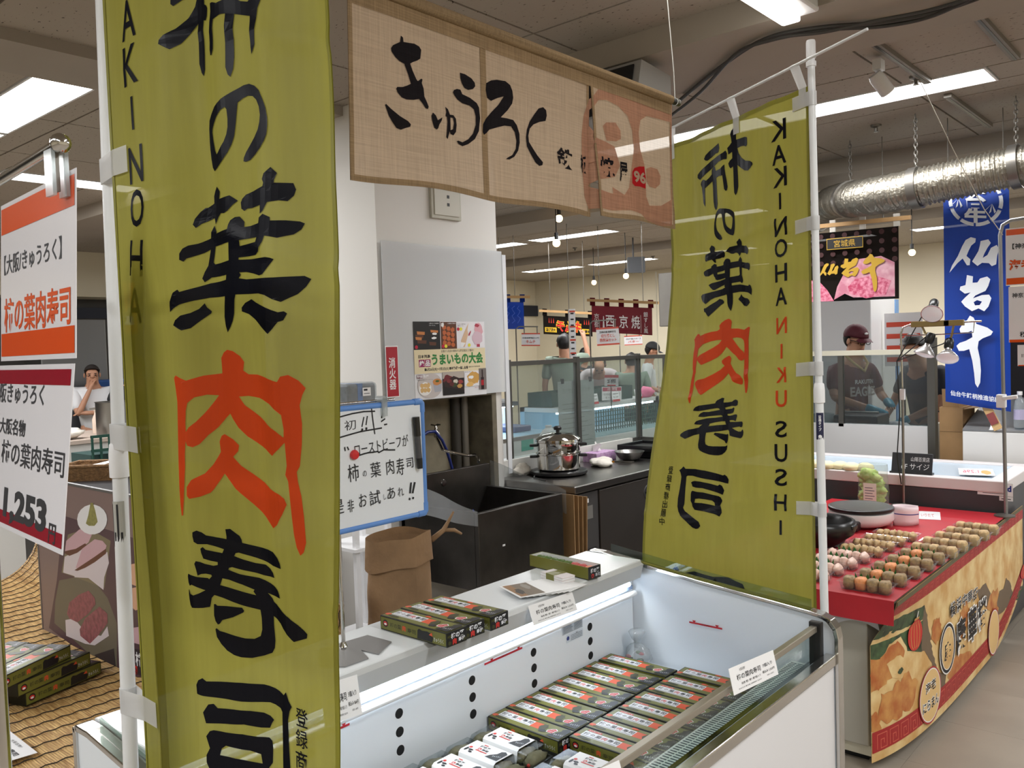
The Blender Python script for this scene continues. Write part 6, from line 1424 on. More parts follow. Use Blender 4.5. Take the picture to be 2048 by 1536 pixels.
hsign('white kimchi price sign with orange bands on a thin metal stand', PD(1043, 666, 9.4), PD(1080, 666, 9.4), PD(1043, 692, 9.4), [('【大阪/本場鶴橋キムチ】', .62, .86, .13, INK()), ('キムチ', .34, .5, .26, SGO)])
hsign('white sign for trimmed fish sets below the maroon curtain', PD(1192, 656, 8.4), PD(1237, 653, 8.4), PD(1192, 692, 8.4), [('【京都/京都 銀寿司風】', .74, .7, .12, INK()), ('切り落とし', .53, .62, .20, SGO), ('西京漬セット', .30, .74, .20, SGO)])
hsign('white price sign with orange bands at the edge of the pillar', PD(985, 661, 9.0), PD(1016, 664, 9.0), PD(985, 697, 9.0), [('たし', .62, .5, .2, INK()), ('216円', .25, .8, .22, INK())])
hsign('white price sign with orange bands by the cream wall', PD(1248, 672, 11.4), PD(1284, 670, 11.4), PD(1248, 691, 11.4), [('【北海道/バター】', .66, .8, .14, INK()), ('バター', .36, .6, .24, SGO)])
# narrow hanging sign seen almost edge-on
a, b = PD(1138, 618, 8.8), PD(1150, 716, 8.8); t = thing('hanging_price_sign', 'tall narrow white sign in a clear sleeve hanging in front of the sage-shirted person', 'sign', (a.x, a.y, b.z)); MB().obox((a.x, a.y, b.z), V((CR.x, CR.y, 0))*.062, V((CF.x, CF.y, 0))*.16, V((0, 0, a.z-b.z))).build('sleeve', SGW, t); pr = Print(plane_fn(V((a.x, a.y, b.z))-V((CF.x, CF.y, 0))*.001, V((CR.x, CR.y, 0)), (0, 0, 1)), lift=.002)
for k in (.08, .35, .62, .93): pr.rect(.002, (a.z-b.z)*k, .06, (a.z-b.z)*k+.018, SGO)
for k in range(8): pr.rect(.012, .03+k*.06, .045, .045+k*.06, INK())
pr.build('lettering', t); MB().cyl((a.x, a.y, a.z), (a.x, a.y, CEIL), .004, 6).build('cord', DSTEEL(), t)
# ---- chilled cases beyond the glass screen
CW = M('case_white', (214, 216, 216), .45); CL = M('case_lamp', (220, 240, 255), .5, emit=14); CI = M('case_inner', (150, 190, 214), .4); GRB = M('basket_green', (24, 70, 60), .5)
cx, cy0, cy1 = -5.0, 6.75, 8.6
cc = thing('chilled_case', 'open white chilled case with lit blue interior and green baskets', 'chilled case', (cx-.4, (cy0+cy1)/2, 0))
MB().box(cx-.8, cx, cy0, cy1, .08, .72).build('body', CW, cc, bevel=.01); MB().box(cx-.8, cx-.1, cy0+.02, cy1-.02, .0, .08).build('plinth', BPLAS(), cc)
MB().box(cx-.8, cx-.74, cy0, cy1, .72, 1.02).build('back_panel', CI, cc); MB().box(cx-.8, cx-.30, cy0, cy1, .975, 1.02).build('top_shelf', CW, cc)
MB().box(cx-.36, cx-.31, cy0+.04, cy1-.04, .955, .974).build('lamp_strip', CL, cc); MB().box(cx-.012, cx, cy0, cy1, .72, .80).build('front_glass', thin('case_pane', (214, 228, 230)), cc)
for k in range(int((cy1-cy0)/.045)): MB().box(cx-.28, cx-.272, cy0+.03+k*.045, cy0+.042+k*.045, .72, .95).build('grid_wire', GRB, cc)
for k in range(5): MB().box(cx-.281, cx-.271, cy0+.03, cy1-.03, .74+k*.045, .748+k*.045).build('grid_wire', GRB, cc)
for k, yy in enumerate((7.05, 7.35, 7.75, 8.2)):
    t, pr = card('price_card', 'small white price card with red foot on the chilled case, %s from the pink bundle' % ORD[3-k], 'price card', (cx-.29, yy-.07, 1.13), (cx-.29, yy+.07, 1.13), (cx-.27, yy-.07, 1.021), group='price cards on the chilled case'); pr.l = .002; pr.st = .001
    pr.rect(0, 0, pr.w, pr.h*.22, RED()).text('税込 540円', pr.w*.5, pr.h*.45, INK(), w=pr.w*.7, h=.02).rect(.02, pr.h*.75, pr.w-.02, pr.h*.8, INK()).build('lettering', t)
for k in range(3):
    yy = cy0+.06+k*.5; bk = thing('green_basket', 'dark green plastic basket on top of the chilled case', 'basket', (cx-.62, yy, 1.021), 'green baskets')
    for q in ((-.16, .16, 0, .008), (-.16, .16, .48, .488), (-.16, -.152, .008, .48), (.152, .16, .008, .48)): MB().box(cx-.58+q[0], cx-.58+q[1], yy+q[2], yy+q[3], 1.03, 1.17).build('side', GRB, bk)
    MB().box(cx-.74, cx-.42, yy, yy+.488, 1.0215, 1.03).build('bottom', GRB, bk)
pm = MB().ball((0, 0, 0), .07, .13, .07, 14, 9, .4, 5); o = single(pm, 'pink_bundle', M('bundle_pink', (236, 120, 160), .5), 'crumpled bright pink bundle on the end of the chilled case', 'bundle', smooth='all'); o.location = (cx-.34, 8.46, 1.072)
# sign boards above
t, pr = card('red_topped_notice', 'white notice with a crimson heading over the green baskets', 'sign', PX(1204, 774, cx-.3), PX(1243, 773, cx-.3), PX(1207, 801, cx-.3), SGW, .004); pr.l = .002; pr.st = .001; pr.rect(.01, pr.h*.68, pr.w-.01, pr.h*.95, M('crimson', (170, 36, 70), .5)).text('大阪・神戸屋', pr.w*.5, pr.h*.82, WHITE(), w=pr.w*.5, h=.03).text('そのまま召し上がって', pr.w*.5, pr.h*.45, INK(), w=pr.w*.85, h=.028).text('セット1,080円', pr.w*.5, pr.h*.2, INK(), w=pr.w*.7, h=.028).build('lettering', t)
MB().cyl(PX(1225, 801, cx-.301), V((cx-.301, PX(1225, 801, cx-.3).y, 1.0215)), .006, 8).build('stick', DSTEEL(), t)
t, pr = card('trapezoid_sign', 'red and white flared price sign in front of the bending person', 'sign', PD(1209, 750, 8.3), PD(1237, 750, 8.3), PD(1209, 772, 8.3), SGW, .004); pr.l = .002; pr.st = .001; pr.rect(0, pr.h*.75, pr.w, pr.h, RED()).text('2割引', pr.w*.5, pr.h*.45, INK(), w=pr.w*.6, h=pr.h*.4, bold=.05).rect(pr.w*.2, 0, pr.w*.8, pr.h*.12, RED()).build('lettering', t); q = PD(1222, 772, 8.301); MB().cyl(q, (q.x, q.y, 1.0), .005, 6).build('stick', DSTEEL(), t)
# left-hand case
cx2, dy0, dy1 = -5.05, 4.7, 6.6
lc = thing('frozen_case', 'white frozen food case with bright lit opening beyond the glass screen', 'freezer case', (cx2-.4, (dy0+dy1)/2, 0)); MB().box(cx2-.85, cx2, dy0, dy1, .0, .82).build('body', CW, lc, bevel=.01); MB().box(cx2-.80, cx2-.08, dy0+.05, dy1-.05, .82, .822).build('opening', CI, lc); MB().box(cx2-.86, cx2-.80, dy0, dy1, .82, 1.12).build('back_panel', CW, lc); MB().box(cx2-.80, cx2-.60, dy0+.05, dy1-.05, 1.06, 1.10).build('canopy', M('canopy_steel', (120, 124, 130), .3, .8), lc); MB().box(cx2-.78, cx2-.64, dy0+.08, dy1-.08, 1.045, 1.058).build('lamp_strip', CL, lc); MB().box(cx2-.03, cx2+.004, dy0, dy1, .80, .835).build('rail', STEEL(), lc)
MB().box(cx2+.0005, cx2+.003, 5.88, 6.05, .70, .815).build('green_tape', M('tape_green', (70, 170, 150), .5), lc)
for i, (yy, c, lb) in enumerate(((4.9, (90, 70, 60), 'brown'), (5.3, (70, 90, 96), 'slate'), (5.6, (150, 60, 60), 'red'), (6.2, (60, 70, 110), 'blue'))):
    single(MB().box(cx2-.70, cx2-.35, yy, yy+.25, .8225, .88), 'frozen_packet', M('packet_'+lb, c, .4), 'flat %s packet lying in the lit frozen case' % lb, 'packet', bevel=.012)
# spray bottle and jug just beyond the screen
LZ = .80
lt_ = thing('side_table', 'low white side table behind the glass screen', 'table', (-4.1, 4.9, 0)); MB().box(-4.35, -3.85, 4.5, 5.5, LZ-.03, LZ).build('top', CW, lt_, bevel=.004)
for x in (-4.32, -3.88):
    for y in (4.53, 5.47): MB().box(x-.015, x+.015, y-.015, y+.015, 0, LZ-.03).build('leg', DSTEEL(), lt_)
q = PX(1143, 880, -3.98); sb_ = thing('spray_bottle', 'clear spray bottle of yellow cleaner with a white trigger head', 'bottle', (-3.98, q.y, LZ)); c = (-3.98, q.y, LZ)
MB().lathe([(0, .0005), (.05, .0005), (.055, .02), (.055, .12), (.03, .17), (.016, .19), (.016, .205)], c, 20).build('bottle', M('cleaner_yellow', (206, 200, 70), .2), sb_, smooth=True); MB().lathe([(.018, .205), (.02, .21), (.02, .235), (.012, .25)], c, 14).bar(V(c)+V((-.03, -.05, .252)), V(c)+V((.02, .035, .262)), .028, .03).bar(V(c)+V((-.02, -.035, .24)), V(c)+V((-.03, -.05, .19)), .014, .01).build('trigger_head', WPLAS(), sb_, smooth=True)
q = PX(1098, 880, -4.05); jg = thing('white_jug', 'white plastic detergent jug with a blue label', 'jug', (-4.05, q.y, LZ)); c = (-4.05, q.y, LZ)
MB().lathe([(0, .0005), (.075, .0005), (.08, .02), (.08, .16), (.05, .21), (.025, .23), (.025, .25), (0, .25)], c, 22).build('bottle', WPLAS(), jg, smooth=True); MB().tube([V(c)+V((.02, .03, .225)), V(c)+V((.03, .075, .22)), V(c)+V((.03, .085, .17)), V(c)+V((.03, .078, .13))], .012, 8).build('handle', WPLAS(), jg, smooth=True)
pr = Print(lambda u, v, l: V(c)+V((math.cos(u/.08)*(.081+l), math.sin(u/.08)*(.081+l), v)), cut=((-1, 1, .012), (-1, 1, 9)));  pr.disc(-.03, .10, .03, .03, M('jug_blue', (70, 150, 200), .4)).disc(-.03, .10, .02, .02, WHITE()).rect(-.06, .15, .0, .165, M('jug_olive', (110, 120, 90), .4)).build('label_print', jg)
# flexible steel hood panel hanging by the right banner
a, b = PY(1316, 547, 5.75), PY(1350, 652, 5.75); t = thing('steel_hood', 'hanging stainless hood panel with a clear curtain, beside the reversed banner', 'hood', (a.x, 5.75, b.z)); MB().box(a.x, a.x+.9, 5.75, 6.1, b.z, a.z).build('panel', M('hood_steel', (176, 172, 166), .35, .9, var=(3, .2)), t, bevel=.006)
MB().grid(lambda u, v: V((a.x-.03-.05*u, 5.76+.1*u, a.z+.02-1.0*v)), 4, 8).build('curtain', thin('pvc_curtain', (226, 230, 228), rough=.1, haze=.12), t)
for xx in (a.x+.05, a.x+.8): MB().cyl((xx, 5.9, a.z), (xx, 5.9, CEIL), .004, 6).build('cord', DSTEEL(), t)
# bare bulbs on black cable, camera dome, hanging monitor
BULB = M('bulb_warm', (255, 214, 150), .4, emit=14)
def bulb(px, py, d, label, up_=.3):
    p = PD(px, py, d); t = thing('bare_bulb', label, 'bulb', p, 'bare warm bulbs'); MB().ball(p, .035, n=14, k=10).build('glass', BULB, t, smooth='all'); MB().cyl(p+V((0, 0, .03)), p+V((0, 0, .09)), .018, 10).build('socket', BPLAS(), t); MB().tube([p+V((0, 0, .09)), V((p.x, p.y, CEIL-.0))], .005, 6).build('cable', BPLAS(), t)
for q in ((1118, 437, 8.0), (1113, 486, 7.6), (1188, 565, 12.), (1252, 552, 10.5), (1824, 505, 9.0)): bulb(*q, 'bare warm bulb on a black socket below the far ceiling')
q = PD(1256, 530, 11); single(MB().obox(V((q.x, q.y, q.z-.1)), V((CR.x, CR.y, 0))*.22, V((CF.x, CF.y, 0))*.1, V((0, 0, .2))).cyl((q.x+.05, q.y+.05, q.z+.1), (q.x+.05, q.y+.05, CEIL), .01, 8), 'hanging_monitor', M('monitor_grey', (60, 62, 66), .5), 'dark grey box monitor hung from the far ceiling', 'monitor')
# ================================================================ RED TABLE WITH DUMPLINGS
TZ = .68
REDC = M('table_red', (176, 24, 38), .55, var=(5, .12))
rt_ = thing('red_table', 'long table under a bright red cloth set with rows of dumpling packs', 'table', (-1.42, 4.15, 0))
MB().box(-1.92, -1.02, 3.24, 5.08, TZ-.03, TZ-.002).build('tabletop', M('table_board', (180, 170, 150), .6), rt_)
for x in (-1.86, -1.14):
    for y in (3.5, 5.0): MB().cyl((x, y, 0), (x, y, TZ-.03), .018, 10).build('leg', DSTEEL(), rt_)
MB().box(-1.93, -.998, 3.212, 5.09, TZ-.002, TZ).build('cloth_top', REDC, rt_)
MB().grid(lambda a, b: V((-1.93+.932*a, 3.212-.004*b-.006*b*math.sin(a*9), TZ-.002-.088*b)), 20, 4).build('cloth_drop', REDC, rt_, smooth='all')
cb = thing('beige_cabinet', 'beige metal cabinet standing under the red tablecloth', 'cabinet', (-1.5, 3.7, 0)); MB().box(-1.80, -1.125, 3.30, 4.2, .07, TZ-.032).build('body', M('cabinet_beige', (186, 182, 170), .45), cb, bevel=.004); MB().box(-1.80, -1.12, 3.31, 4.2, .03, .07).build('base', M('base_cream', (210, 204, 184), .5), cb); MB().box(-1.78, -1.14, 3.34, 4.18, 0, .03).build('plinth', BPLAS(), cb)
single(MB().grid(lambda a, b: V((-1.36+.29*a, 3.232+.02*math.sin(a*7)*b+.03*b*b*a, TZ-.034-(.10+.045*math.sin(a*5+1)+.02*a)*b)), 18, 6), 'white_undercloth', cloth('undercloth_white', (222, 222, 226), .3, .0, 0), 'crumpled white undercloth showing below the red tablecloth', 'cloth', smooth='all')
# printed front sheet
def fsx(y, z):
    k = max(0, min(1, (.66-z)/.16)); return -.992-.10*math.exp(-max(0, y-3.225)/.28)*k
PH_TAN = M('print_gyoza', (206, 160, 96), .5, var=(9, .5), col2=(232, 206, 150)); PH_BRN = M('print_seared', (176, 96, 46), .5, var=(14, .5), col2=(206, 150, 84)); PH_DG = M('print_leaf', (30, 42, 30), .5, var=(22, .6), col2=(70, 96, 60)); PH_RB = M('print_red_band', (166, 38, 40), .5); PH_RL = M('print_red_line', (206, 96, 80), .5); PH_GY = M('print_grey_brown', (110, 92, 72), .5)  # grey-brown patches are part of the printed food picture
sh_ = thing('printed_front_cloth', 'printed dumpling photo cloth hanging along the front of the red table', 'printed cloth', (-1.0, 4.15, 0))
YS, YE = 3.228, 5.42
zbot = lambda y: .045+.0*max(0, y-4.3)+(.16*max(0, (y-4.75)/.6)**1.5)
fsf = lambda u, v, l: V((fsx(u, v)+l, u, v))
MB().grid(lambda a, b: (lambda y: fsf(y, TZ-.004+(zbot(y)-TZ+.004)*b, 0))(YS+(YE-YS)*a), 60, 24).build('sheet', PH_TAN, sh_, smooth='all')
pr = Print(fsf, step=.00006, lift=.0008, cut=((0, 9, .06), (0, 9, .05)))
K3 = lambda x, y: (1640+x*.2318, 1180+y*.2318)
def FP(x, y):
    px, py = K3(x, y); X = -.99
    for _ in range(6):
        q = PX(px, py, X); X = fsx(max(q.y, YS), min(q.z, TZ))
    q = PX(px, py, X); return max(YS+.001, q.y), min(TZ-.006, max(q.z, zbot(q.y)+.001))
def fpoly(pts, m):
    q = []
    for i, a in enumerate(pts):                     # wavy outlines, as in a food photo
        b = pts[(i+1) % len(pts)]; n = max(2, int(math.hypot(b[0]-a[0], b[1]-a[1])/28))
        for k in range(n):
            x, y = a[0]+(b[0]-a[0])*k/n, a[1]+(b[1]-a[1])*k/n; q.append(FP(x+16*mnoise.noise(V((x*.03, y*.03, 1))), y+16*mnoise.noise(V((x*.03, y*.03, 7)))))
    pr.poly(q, m)
fpoly([(425, 420), (500, 300), (620, 270), (800, 180), (900, 130), (905, 480), (870, 540), (760, 520), (700, 400), (600, 470), (560, 575), (428, 605)], PH_DG)
fpoly([(428, 605), (560, 575), (600, 500), (680, 440), (740, 520), (690, 700), (560, 860), (440, 900)], PH_BRN)
fpoly([(900, 130), (960, 480), (1010, 700), (1085, 730), (1060, 900), (1045, 950), (1000, 900), (960, 620), (900, 520), (870, 540)], PH_GY)
fpoly([(1085, 640), (1180, 560), (1300, 520), (1320, 620), (1230, 700), (1110, 780)], PH_BRN); fpoly([(1350, 0), (1430, -60), (1470, 30), (1440, 160), (1380, 100)], PH_GY)
fpoly([(600, 640), (700, 560), (780, 640), (730, 760), (640, 760)], PH_TAN)
for i, (x, y, rx, ry, m_) in enumerate(((520, 760, 90, 120, PH_BRN), (620, 1000, 120, 160, PH_BRN), (500, 1180, 60, 110, PH_BRN), (760, 880, 70, 160, PH_BRN), (1180, 760, 60, 110, PH_BRN), (1240, 250, 50, 120, PH_BRN), (1000, 350, 40, 110, PH_BRN), (1500, 120, 50, 120, PH_BRN), (1600, 60, 60, 120, PH_GY), (1330, 640, 30, 40, PH_DG), (1290, 690, 22, 30, PH_DG), (700, 700, 20, 26, PH_DG), (1700, 20, 60, 60, PH_DG))):
    a, b = FP(x-rx, y), FP(x+rx, y); c, d = FP(x, y-ry), FP(x, y+ry); pr.blob((a[0]+b[0])/2, (c[1]+d[1])/2, abs(b[0]-a[0])/2, abs(c[1]-d[1])/2, m_, i, .7)
# bands
def band(z0f, z1f, y0, y1, m, n=30):
    top = [(y0+(y1-y0)*i/n, z1f(y0+(y1-y0)*i/n)) for i in range(n+1)]; bot = [(y0+(y1-y0)*i/n, z0f(y0+(y1-y0)*i/n)) for i in range(n+1)]
    pr.poly(bot+top[::-1], m)
band(lambda y: zbot(y)+.035, lambda y: zbot(y)+.115, YS+.002, YE-.002, PH_RB); band(lambda y: TZ-.075, lambda y: TZ-.025, YS+.002, YE-.002, PH_RB); band(lambda y: TZ-.024, lambda y: TZ-.005, YS+.002, YE-.002, M('print_olive_strip', (96, 88, 60), .5))
y = YS+.03
while y < YE-.1:
    for zz_, s in ((lambda q: zbot(q)+.045, .055), (lambda q: TZ-.07, .036)):
        b = zz_(y); w_ = s*1.05; pr.line([(y, b), (y, b+s), (y+w_, b+s), (y+w_, b), (y+w_*.35, b), (y+w_*.35, b+s*.6), (y+w_*.7, b+s*.6), (y+w_*.7, b+s*.3)], s*.07, PH_RL)
    y += .078
# lanterns
def lantern(x0, y0_, x1, y1_):
    a, b = FP(x0, (y0_+y1_)/2), FP(x1, (y0_+y1_)/2); c, d = FP((x0+x1)/2, y0_), FP((x0+x1)/2, y1_); cy, cz_ = (a[0]+b[0])/2, (c[1]+d[1])/2; ru, rv = abs(b[0]-a[0])/2, abs(c[1]-d[1])/2
    LR = M('lantern_red', (196, 44, 40), .5); LY = M('lantern_gold', (206, 150, 80), .5); pr.disc(cy, cz_, ru, rv, LR)
    for k in (-.6, -.2, .2, .6): pr.line([(cy+ru*k*math.sqrt(max(0, 1-(t/6)**2)), cz_+rv*t/6) for t in range(-5, 6)], .004, LY)
    pr.rect(cy-ru*.35, cz_+rv, cy+ru*.35, cz_+rv*1.15, LY).rect(cy-.004, cz_+rv*1.15, cy+.004, min(TZ-.08, cz_+rv*1.6), WHITE())
lantern(748, 262, 872, 520); lantern(1760-40, -250, 1760+60, -60)
# round name plate
def eplate(x0, y0_, x1, y1_, lines):
    a, b = FP(x0, (y0_+y1_)/2), FP(x1, (y0_+y1_)/2); c, d = FP((x0+x1)/2, y0_), FP((x0+x1)/2, y1_); cy, cz_ = (a[0]+b[0])/2, (c[1]+d[1])/2; ru, rv = abs(b[0]-a[0])/2, abs(c[1]-d[1])/2
    [pr.poly([(cy+ru*f_*math.cos(6.2832*i/36), max(zbot(cy)+.004, cz_+rv*f_*math.sin(6.2832*i/36))) for i in range(36)], m_) for f_, m_ in ((1, PH_RB), (.94, WHITE()), (.9, M('plate_cream', (226, 190, 130), .5)))]
    for i, bdy in enumerate(lines): pr.text(bdy, cy, cz_+rv*(.32-.62*i), WHITE(), w=ru*(1.0 if len(bdy) < 3 else 1.5), h=rv*.42, bold=.09).text(bdy, cy, cz_+rv*(.32-.62*i), INK(), w=ru*(.96 if len(bdy) < 3 else 1.45), h=rv*.38, bold=.02)
eplate(842, 665, 1032, 1150, ('海老', 'にらまん')); eplate(1440, 160, 1535, 570, ('',) if False else ())
def ftext(b, x0, y0_, x1, y1_, bw=.09, bi=.03):
    a, c = FP(x0, (y0_+y1_)/2), FP(x1, (y0_+y1_)/2); d, e_ = FP((x0+x1)/2, y0_), FP((x0+x1)/2, y1_); w_, h_ = abs(c[0]-a[0]), abs(d[1]-e_[1])
    pr.text(b, (a[0]+c[0])/2, (d[1]+e_[1])/2, WHITE(), w=w_*1.05, h=h_*1.05, bold=bw).text(b, (a[0]+c[0])/2, (d[1]+e_[1])/2, INK(), w=w_*.97, h=h_*.97, bold=bi)
ftext('康', 1160, 230, 1250, 540); ftext('華', 1265, 140, 1340, 440); ftext('楼', 1345, 70, 1430, 330); ftext('横', 1108, 100, 1155, 230, .06, .02); ftext('浜', 1160, 60, 1205, 190, .06, .02); ftext('中', 1212, 30, 1255, 130, .06, .02); ftext('華', 1258, 5, 1300, 100, .06, .02); ftext('街', 1302, -20, 1345, 90, .06, .02)
a, b = FP(1085, 290), FP(1085, 710); cy, cz_ = a[0], (a[1]+b[1])/2; rv = abs(a[1]-b[1])/2; ru = abs(FP(1150, 500)[0]-FP(1020, 500)[0])/2
pr.disc(cy, cz_, ru*1.08, rv*1.05, WHITE()).disc(cy, cz_, ru, rv, INK()).disc(cy, cz_, ru*.84, rv*.88, WHITE()).disc(cy, cz_, ru*.80, rv*.85, PH_TAN); pr.text('康', cy, cz_-rv*.1, INK(), w=ru*1.0, h=rv*.75, bold=.06)
pr.build('printed_design', sh_)
# ---- dumpling packs
CLT = thin('tray_clear', (240, 243, 243), rough=.05, haze=.05)
SHU = M('shumai_brown', (166, 138, 96), .6, var=(60, .45)); TAN = M('dumpling_tan', (206, 174, 124), .55, var=(50, .35)); PKW = M('dumpling_pink', (232, 196, 180), .4, var=(30, .12)); ORM = M('shumai_orange', (230, 150, 92), .5, var=(60, .2)); BAR = M('leaf_baran', (34, 96, 40), .5)
def dpack(label, group, kinds, baran, big):
    t = thing('dumpling_pack', label, 'food pack', (0, 0, 0), group); n = len(kinds); L = .175; W_ = .062
    m = MB(); z1 = .032
    pts = lambda e, z: [(-e, -e, z), (L+e, -e, z), (L+e, W_+e, z), (-e, W_+e, z)]
    m.add(pts(0, .0008)+pts(.006, z1)+pts(.014, z1+.001), [(0, 1, 2, 3), (0, 1, 5, 4), (1, 2, 6, 5), (2, 3, 7, 6), (3, 0, 4, 7), (4, 5, 9, 8), (5, 6, 10, 9), (6, 7, 11, 10), (7, 4, 8, 11)]).build('tray', CLT, t)
    for i, k in enumerate(kinds):
        x = L*(i+.5)/n
        if big: d = MB().lathe([(0, .002), (.0205, .002), (.0225, .015), (.023, .036), (.019, .044), (.009, .047), (0, .045)], (x, W_/2, 0), 12, sy=1.35)
        else: d = MB().ball((x, W_/2, .021), L/n*.60, .028, .023, 12, 8, .35, i+len(label))
        for v in d.v: v += V((mnoise.noise(v*80), mnoise.noise(v*80+V((3, 1, 4))), mnoise.noise(v*90)))*.0034
        d.build('dumpling', k, t, smooth='all')
    if baran:
        z = [(.03+.012*i, (.030 if i % 2 else .054)) for i in range(9)]
        g_ = [V((a_, W_+.004, .004)) for a_ in (.03, .126)]
        MB().prism([V((.126, W_+.003, .004)), V((.03, W_+.003, .004))]+[V((a_, W_+.003, b_)) for a_, b_ in z], (0, .0008, 0)).build('leaf_divider', BAR, t)
    return t
TR0 = [('brown shumai with one orange piece and leaf divider', 'shumai trays with an orange piece', [SHU, ORM, SHU, SHU], True, True), ('tan steamed dumplings without a leaf', 'plain tan dumpling trays', [TAN, SHU, TAN, SHU, TAN], False, True),
       ('pinkish prawn dumplings with leaf divider', 'pink prawn dumpling trays', [PKW]*5, True, False), ('small tan gyoza', 'tan gyoza trays', [TAN]*6, False, False)]
protos = [dpack(*q) for q in TR0]; used = [False]*4
def put(k, x, y, rz, n):
    o = protos[k] if not used[k] else dup(protos[k]); used[k] = True; o['label'] = TR0[k][0].replace(' in the row along the table front', '').replace(' beside the black pot', '')+', %s tray from the beige cabinet end' % ORD[n]; o.location = (x, y, TZ+.0006); o.rotation_euler = (0, 0, rz)
for i in range(10): put(0 if i < 5 else 1, -1.205+i*.010+random.uniform(-.004, .004), 3.265+i*.139, random.uniform(-.05, .05), i)
for i in range(8): put(2 if i < 4 else 3, -1.46+i*.012+random.uniform(-.004, .004), 3.30+i*.125, random.uniform(-.05, .05), i)
# ---- griddle, pot, paper hat, slips, lettuce bag
c = PZ(1722, 1050, TZ); c = V((c.x, c.y, TZ)); g_ = thing('round_griddle', 'round white electric griddle with a black non-stick plate', 'griddle', c)
MB().lathe([(0, .001), (.10, .001), (.145, .02), (.160, .045), (.155, .075), (.15, .078)], c, 40).build('body', M('griddle_white', (226, 222, 222), .2), g_, smooth=True); MB().lathe([(.15, .078), (.158, .086), (.158, .098), (.15, .102), (.14, .101)], c, 40).build('plate_rim', BPLAS(), g_, smooth=True); MB().lathe([(.15, .0995), (.0, .0985)], c, 40).build('plate', M('griddle_nonstick', (84, 82, 80), .35, .5), g_); MB().box(c.x-.05, c.x+.05, c.y-.2, c.y-.14, TZ+.005, TZ+.05).build('control', BPLAS(), g_, bevel=.008)
c = PZ(1652, 1095, TZ); c = V((c.x-.05, c.y+.06, TZ)); p_ = thing('black_pot', 'wide black iron pot with a thick rim', 'pot', c)
MB().lathe([(0, .001), (.10, .001), (.115, .03), (.15, .055), (.162, .085), (.155, .115), (.148, .12), (.14, .118), (.135, .10), (.10, .06), (0, .05)], c, 40).build('body', M('iron_black', (26, 26, 28), .3), p_, smooth=True)
for s in (1, -1): MB().bar(c+V((.15*s, -.03, .095)), c+V((.15*s, .03, .095)), .03, .02).build('handle', M('iron_black', (26, 26, 28), .3), p_, bevel=.006)
c = PZ(1812, 1050, TZ); hw = thing('paper_hat', 'folded white paper hat with a blue stripe', 'paper hat', c); ex = V((CR.x, CR.y, 0)).normalized(); ey = V((CF.x, CF.y, 0)).normalized()
hf = lambda a, b: V((c.x, c.y, TZ+.001))+ex*(.13*(a-.5))+ey*(.03*math.sin(a*3.14)*-1+.0)+V((0, 0, b*(.10-.012*a)))
hf2 = lambda a, b: V((c.x, c.y, TZ+.001))+ex*(.13*(a-.5))+ey*(.03*math.sin(a*3.14)+.004)+V((0, 0, b*(.105-.010*a)))
PNKP = M('paper_pinkish', (234, 216, 220), .6); MB().grid(hf, 14, 4).build('front_sheet', PNKP, hw, smooth='all', solid=.001); MB().grid(hf2, 14, 4).build('back_sheet', PNKP, hw, smooth='all', solid=.001); MB().grid(lambda a, b: hf(a, .58+.05*b)-ey*.0015, 14, 1).build('stripe', M('stripe_blue', (50, 60, 140), .6), hw)
t, pr = card('paper_slip', 'white price slip with red writing lying on the red cloth', 'price card', PZ(1838, 1022, TZ+.002), PZ(1880, 1024, TZ+.002), PZ(1866, 1039, TZ+.002)); pr.text('いりたて', pr.w*.4, pr.h*.5, RED(), w=pr.w*.6, h=pr.h*.4).build('lettering', t)
c = PZ(1768, 1003, TZ); c = V((c.x+.02, min(c.y, 4.9), TZ+.003)); bg = thing('lettuce_bag', 'upright clear bag of green lettuce with a white label', 'bag', c)
lt2 = MB()
for i in range(10): MB().ball(c+V((random.uniform(-.03, .03), random.uniform(-.02, .02), .03+i*.018)), .055, .04, .035, 12, 8, .7, i).build('lettuce_leaf', M('lettuce_green', (150, 186, 70), .55, var=(30, .4), col2=(206, 220, 140)), bg, smooth='all')
MB().grid(lambda a, b: c+V((math.cos(a*6.2832)*(.085-.01*b)*(1+.1*mnoise.noise(V((a*5, b*4, 2)))), math.sin(a*6.2832)*.06*(1+.1*mnoise.noise(V((a*5, b*4, 7)))), .0+.25*b)), 28, 10).build('bag', thin('bag_clear', (240, 243, 240), rough=.1, haze=.1), bg, smooth='all')
pr = Print(plane_fn(c+V((-.03, -.072, .05)), (1, 0, 0), (0, 0, 1))); pr.rect(0, 0, .07, .10, M('bag_label', (222, 226, 214), .5)); [pr.rect(.008, .012+k*.015, .05+.01*(k % 2), .016+k*.015, M('small_print', (84, 92, 104), .6)) for k in range(5)]; pr.build('label_print', bg)
# ================================================================ DARK FREEZER BEHIND THE TABLE
DG = M('freezer_dark_grey', (62, 62, 66), .45)
df = thing('dark_freezer', 'dark grey chest freezer with white rim and blue name sticker', 'freezer', (-2.1, 5.5, 0)); X_, Y_ = (-2.6, -1.02), (5.13, 5.85)
MB().box(X_[0], X_[1], Y_[0], Y_[1], .05, .785).build('body', DG, df, bevel=.006); MB().box(X_[0]+.05, X_[1]-.05, Y_[0]+.05, Y_[1]-.05, 0, .05).build('plinth', BPLAS(), df)
for q in ((X_[0]-.01, X_[1]+.01, Y_[0]-.012, Y_[0]+.07), (X_[0]-.01, X_[1]+.01, Y_[1]-.07, Y_[1]+.01), (X_[0]-.01, X_[0]+.08, Y_[0]+.07, Y_[1]-.07), (X_[1]-.08, X_[1]+.01, Y_[0]+.07, Y_[1]-.07)): MB().box(*q, .786, .848).build('rim', M('rim_white', (222, 216, 216), .35), df, bevel=.005)
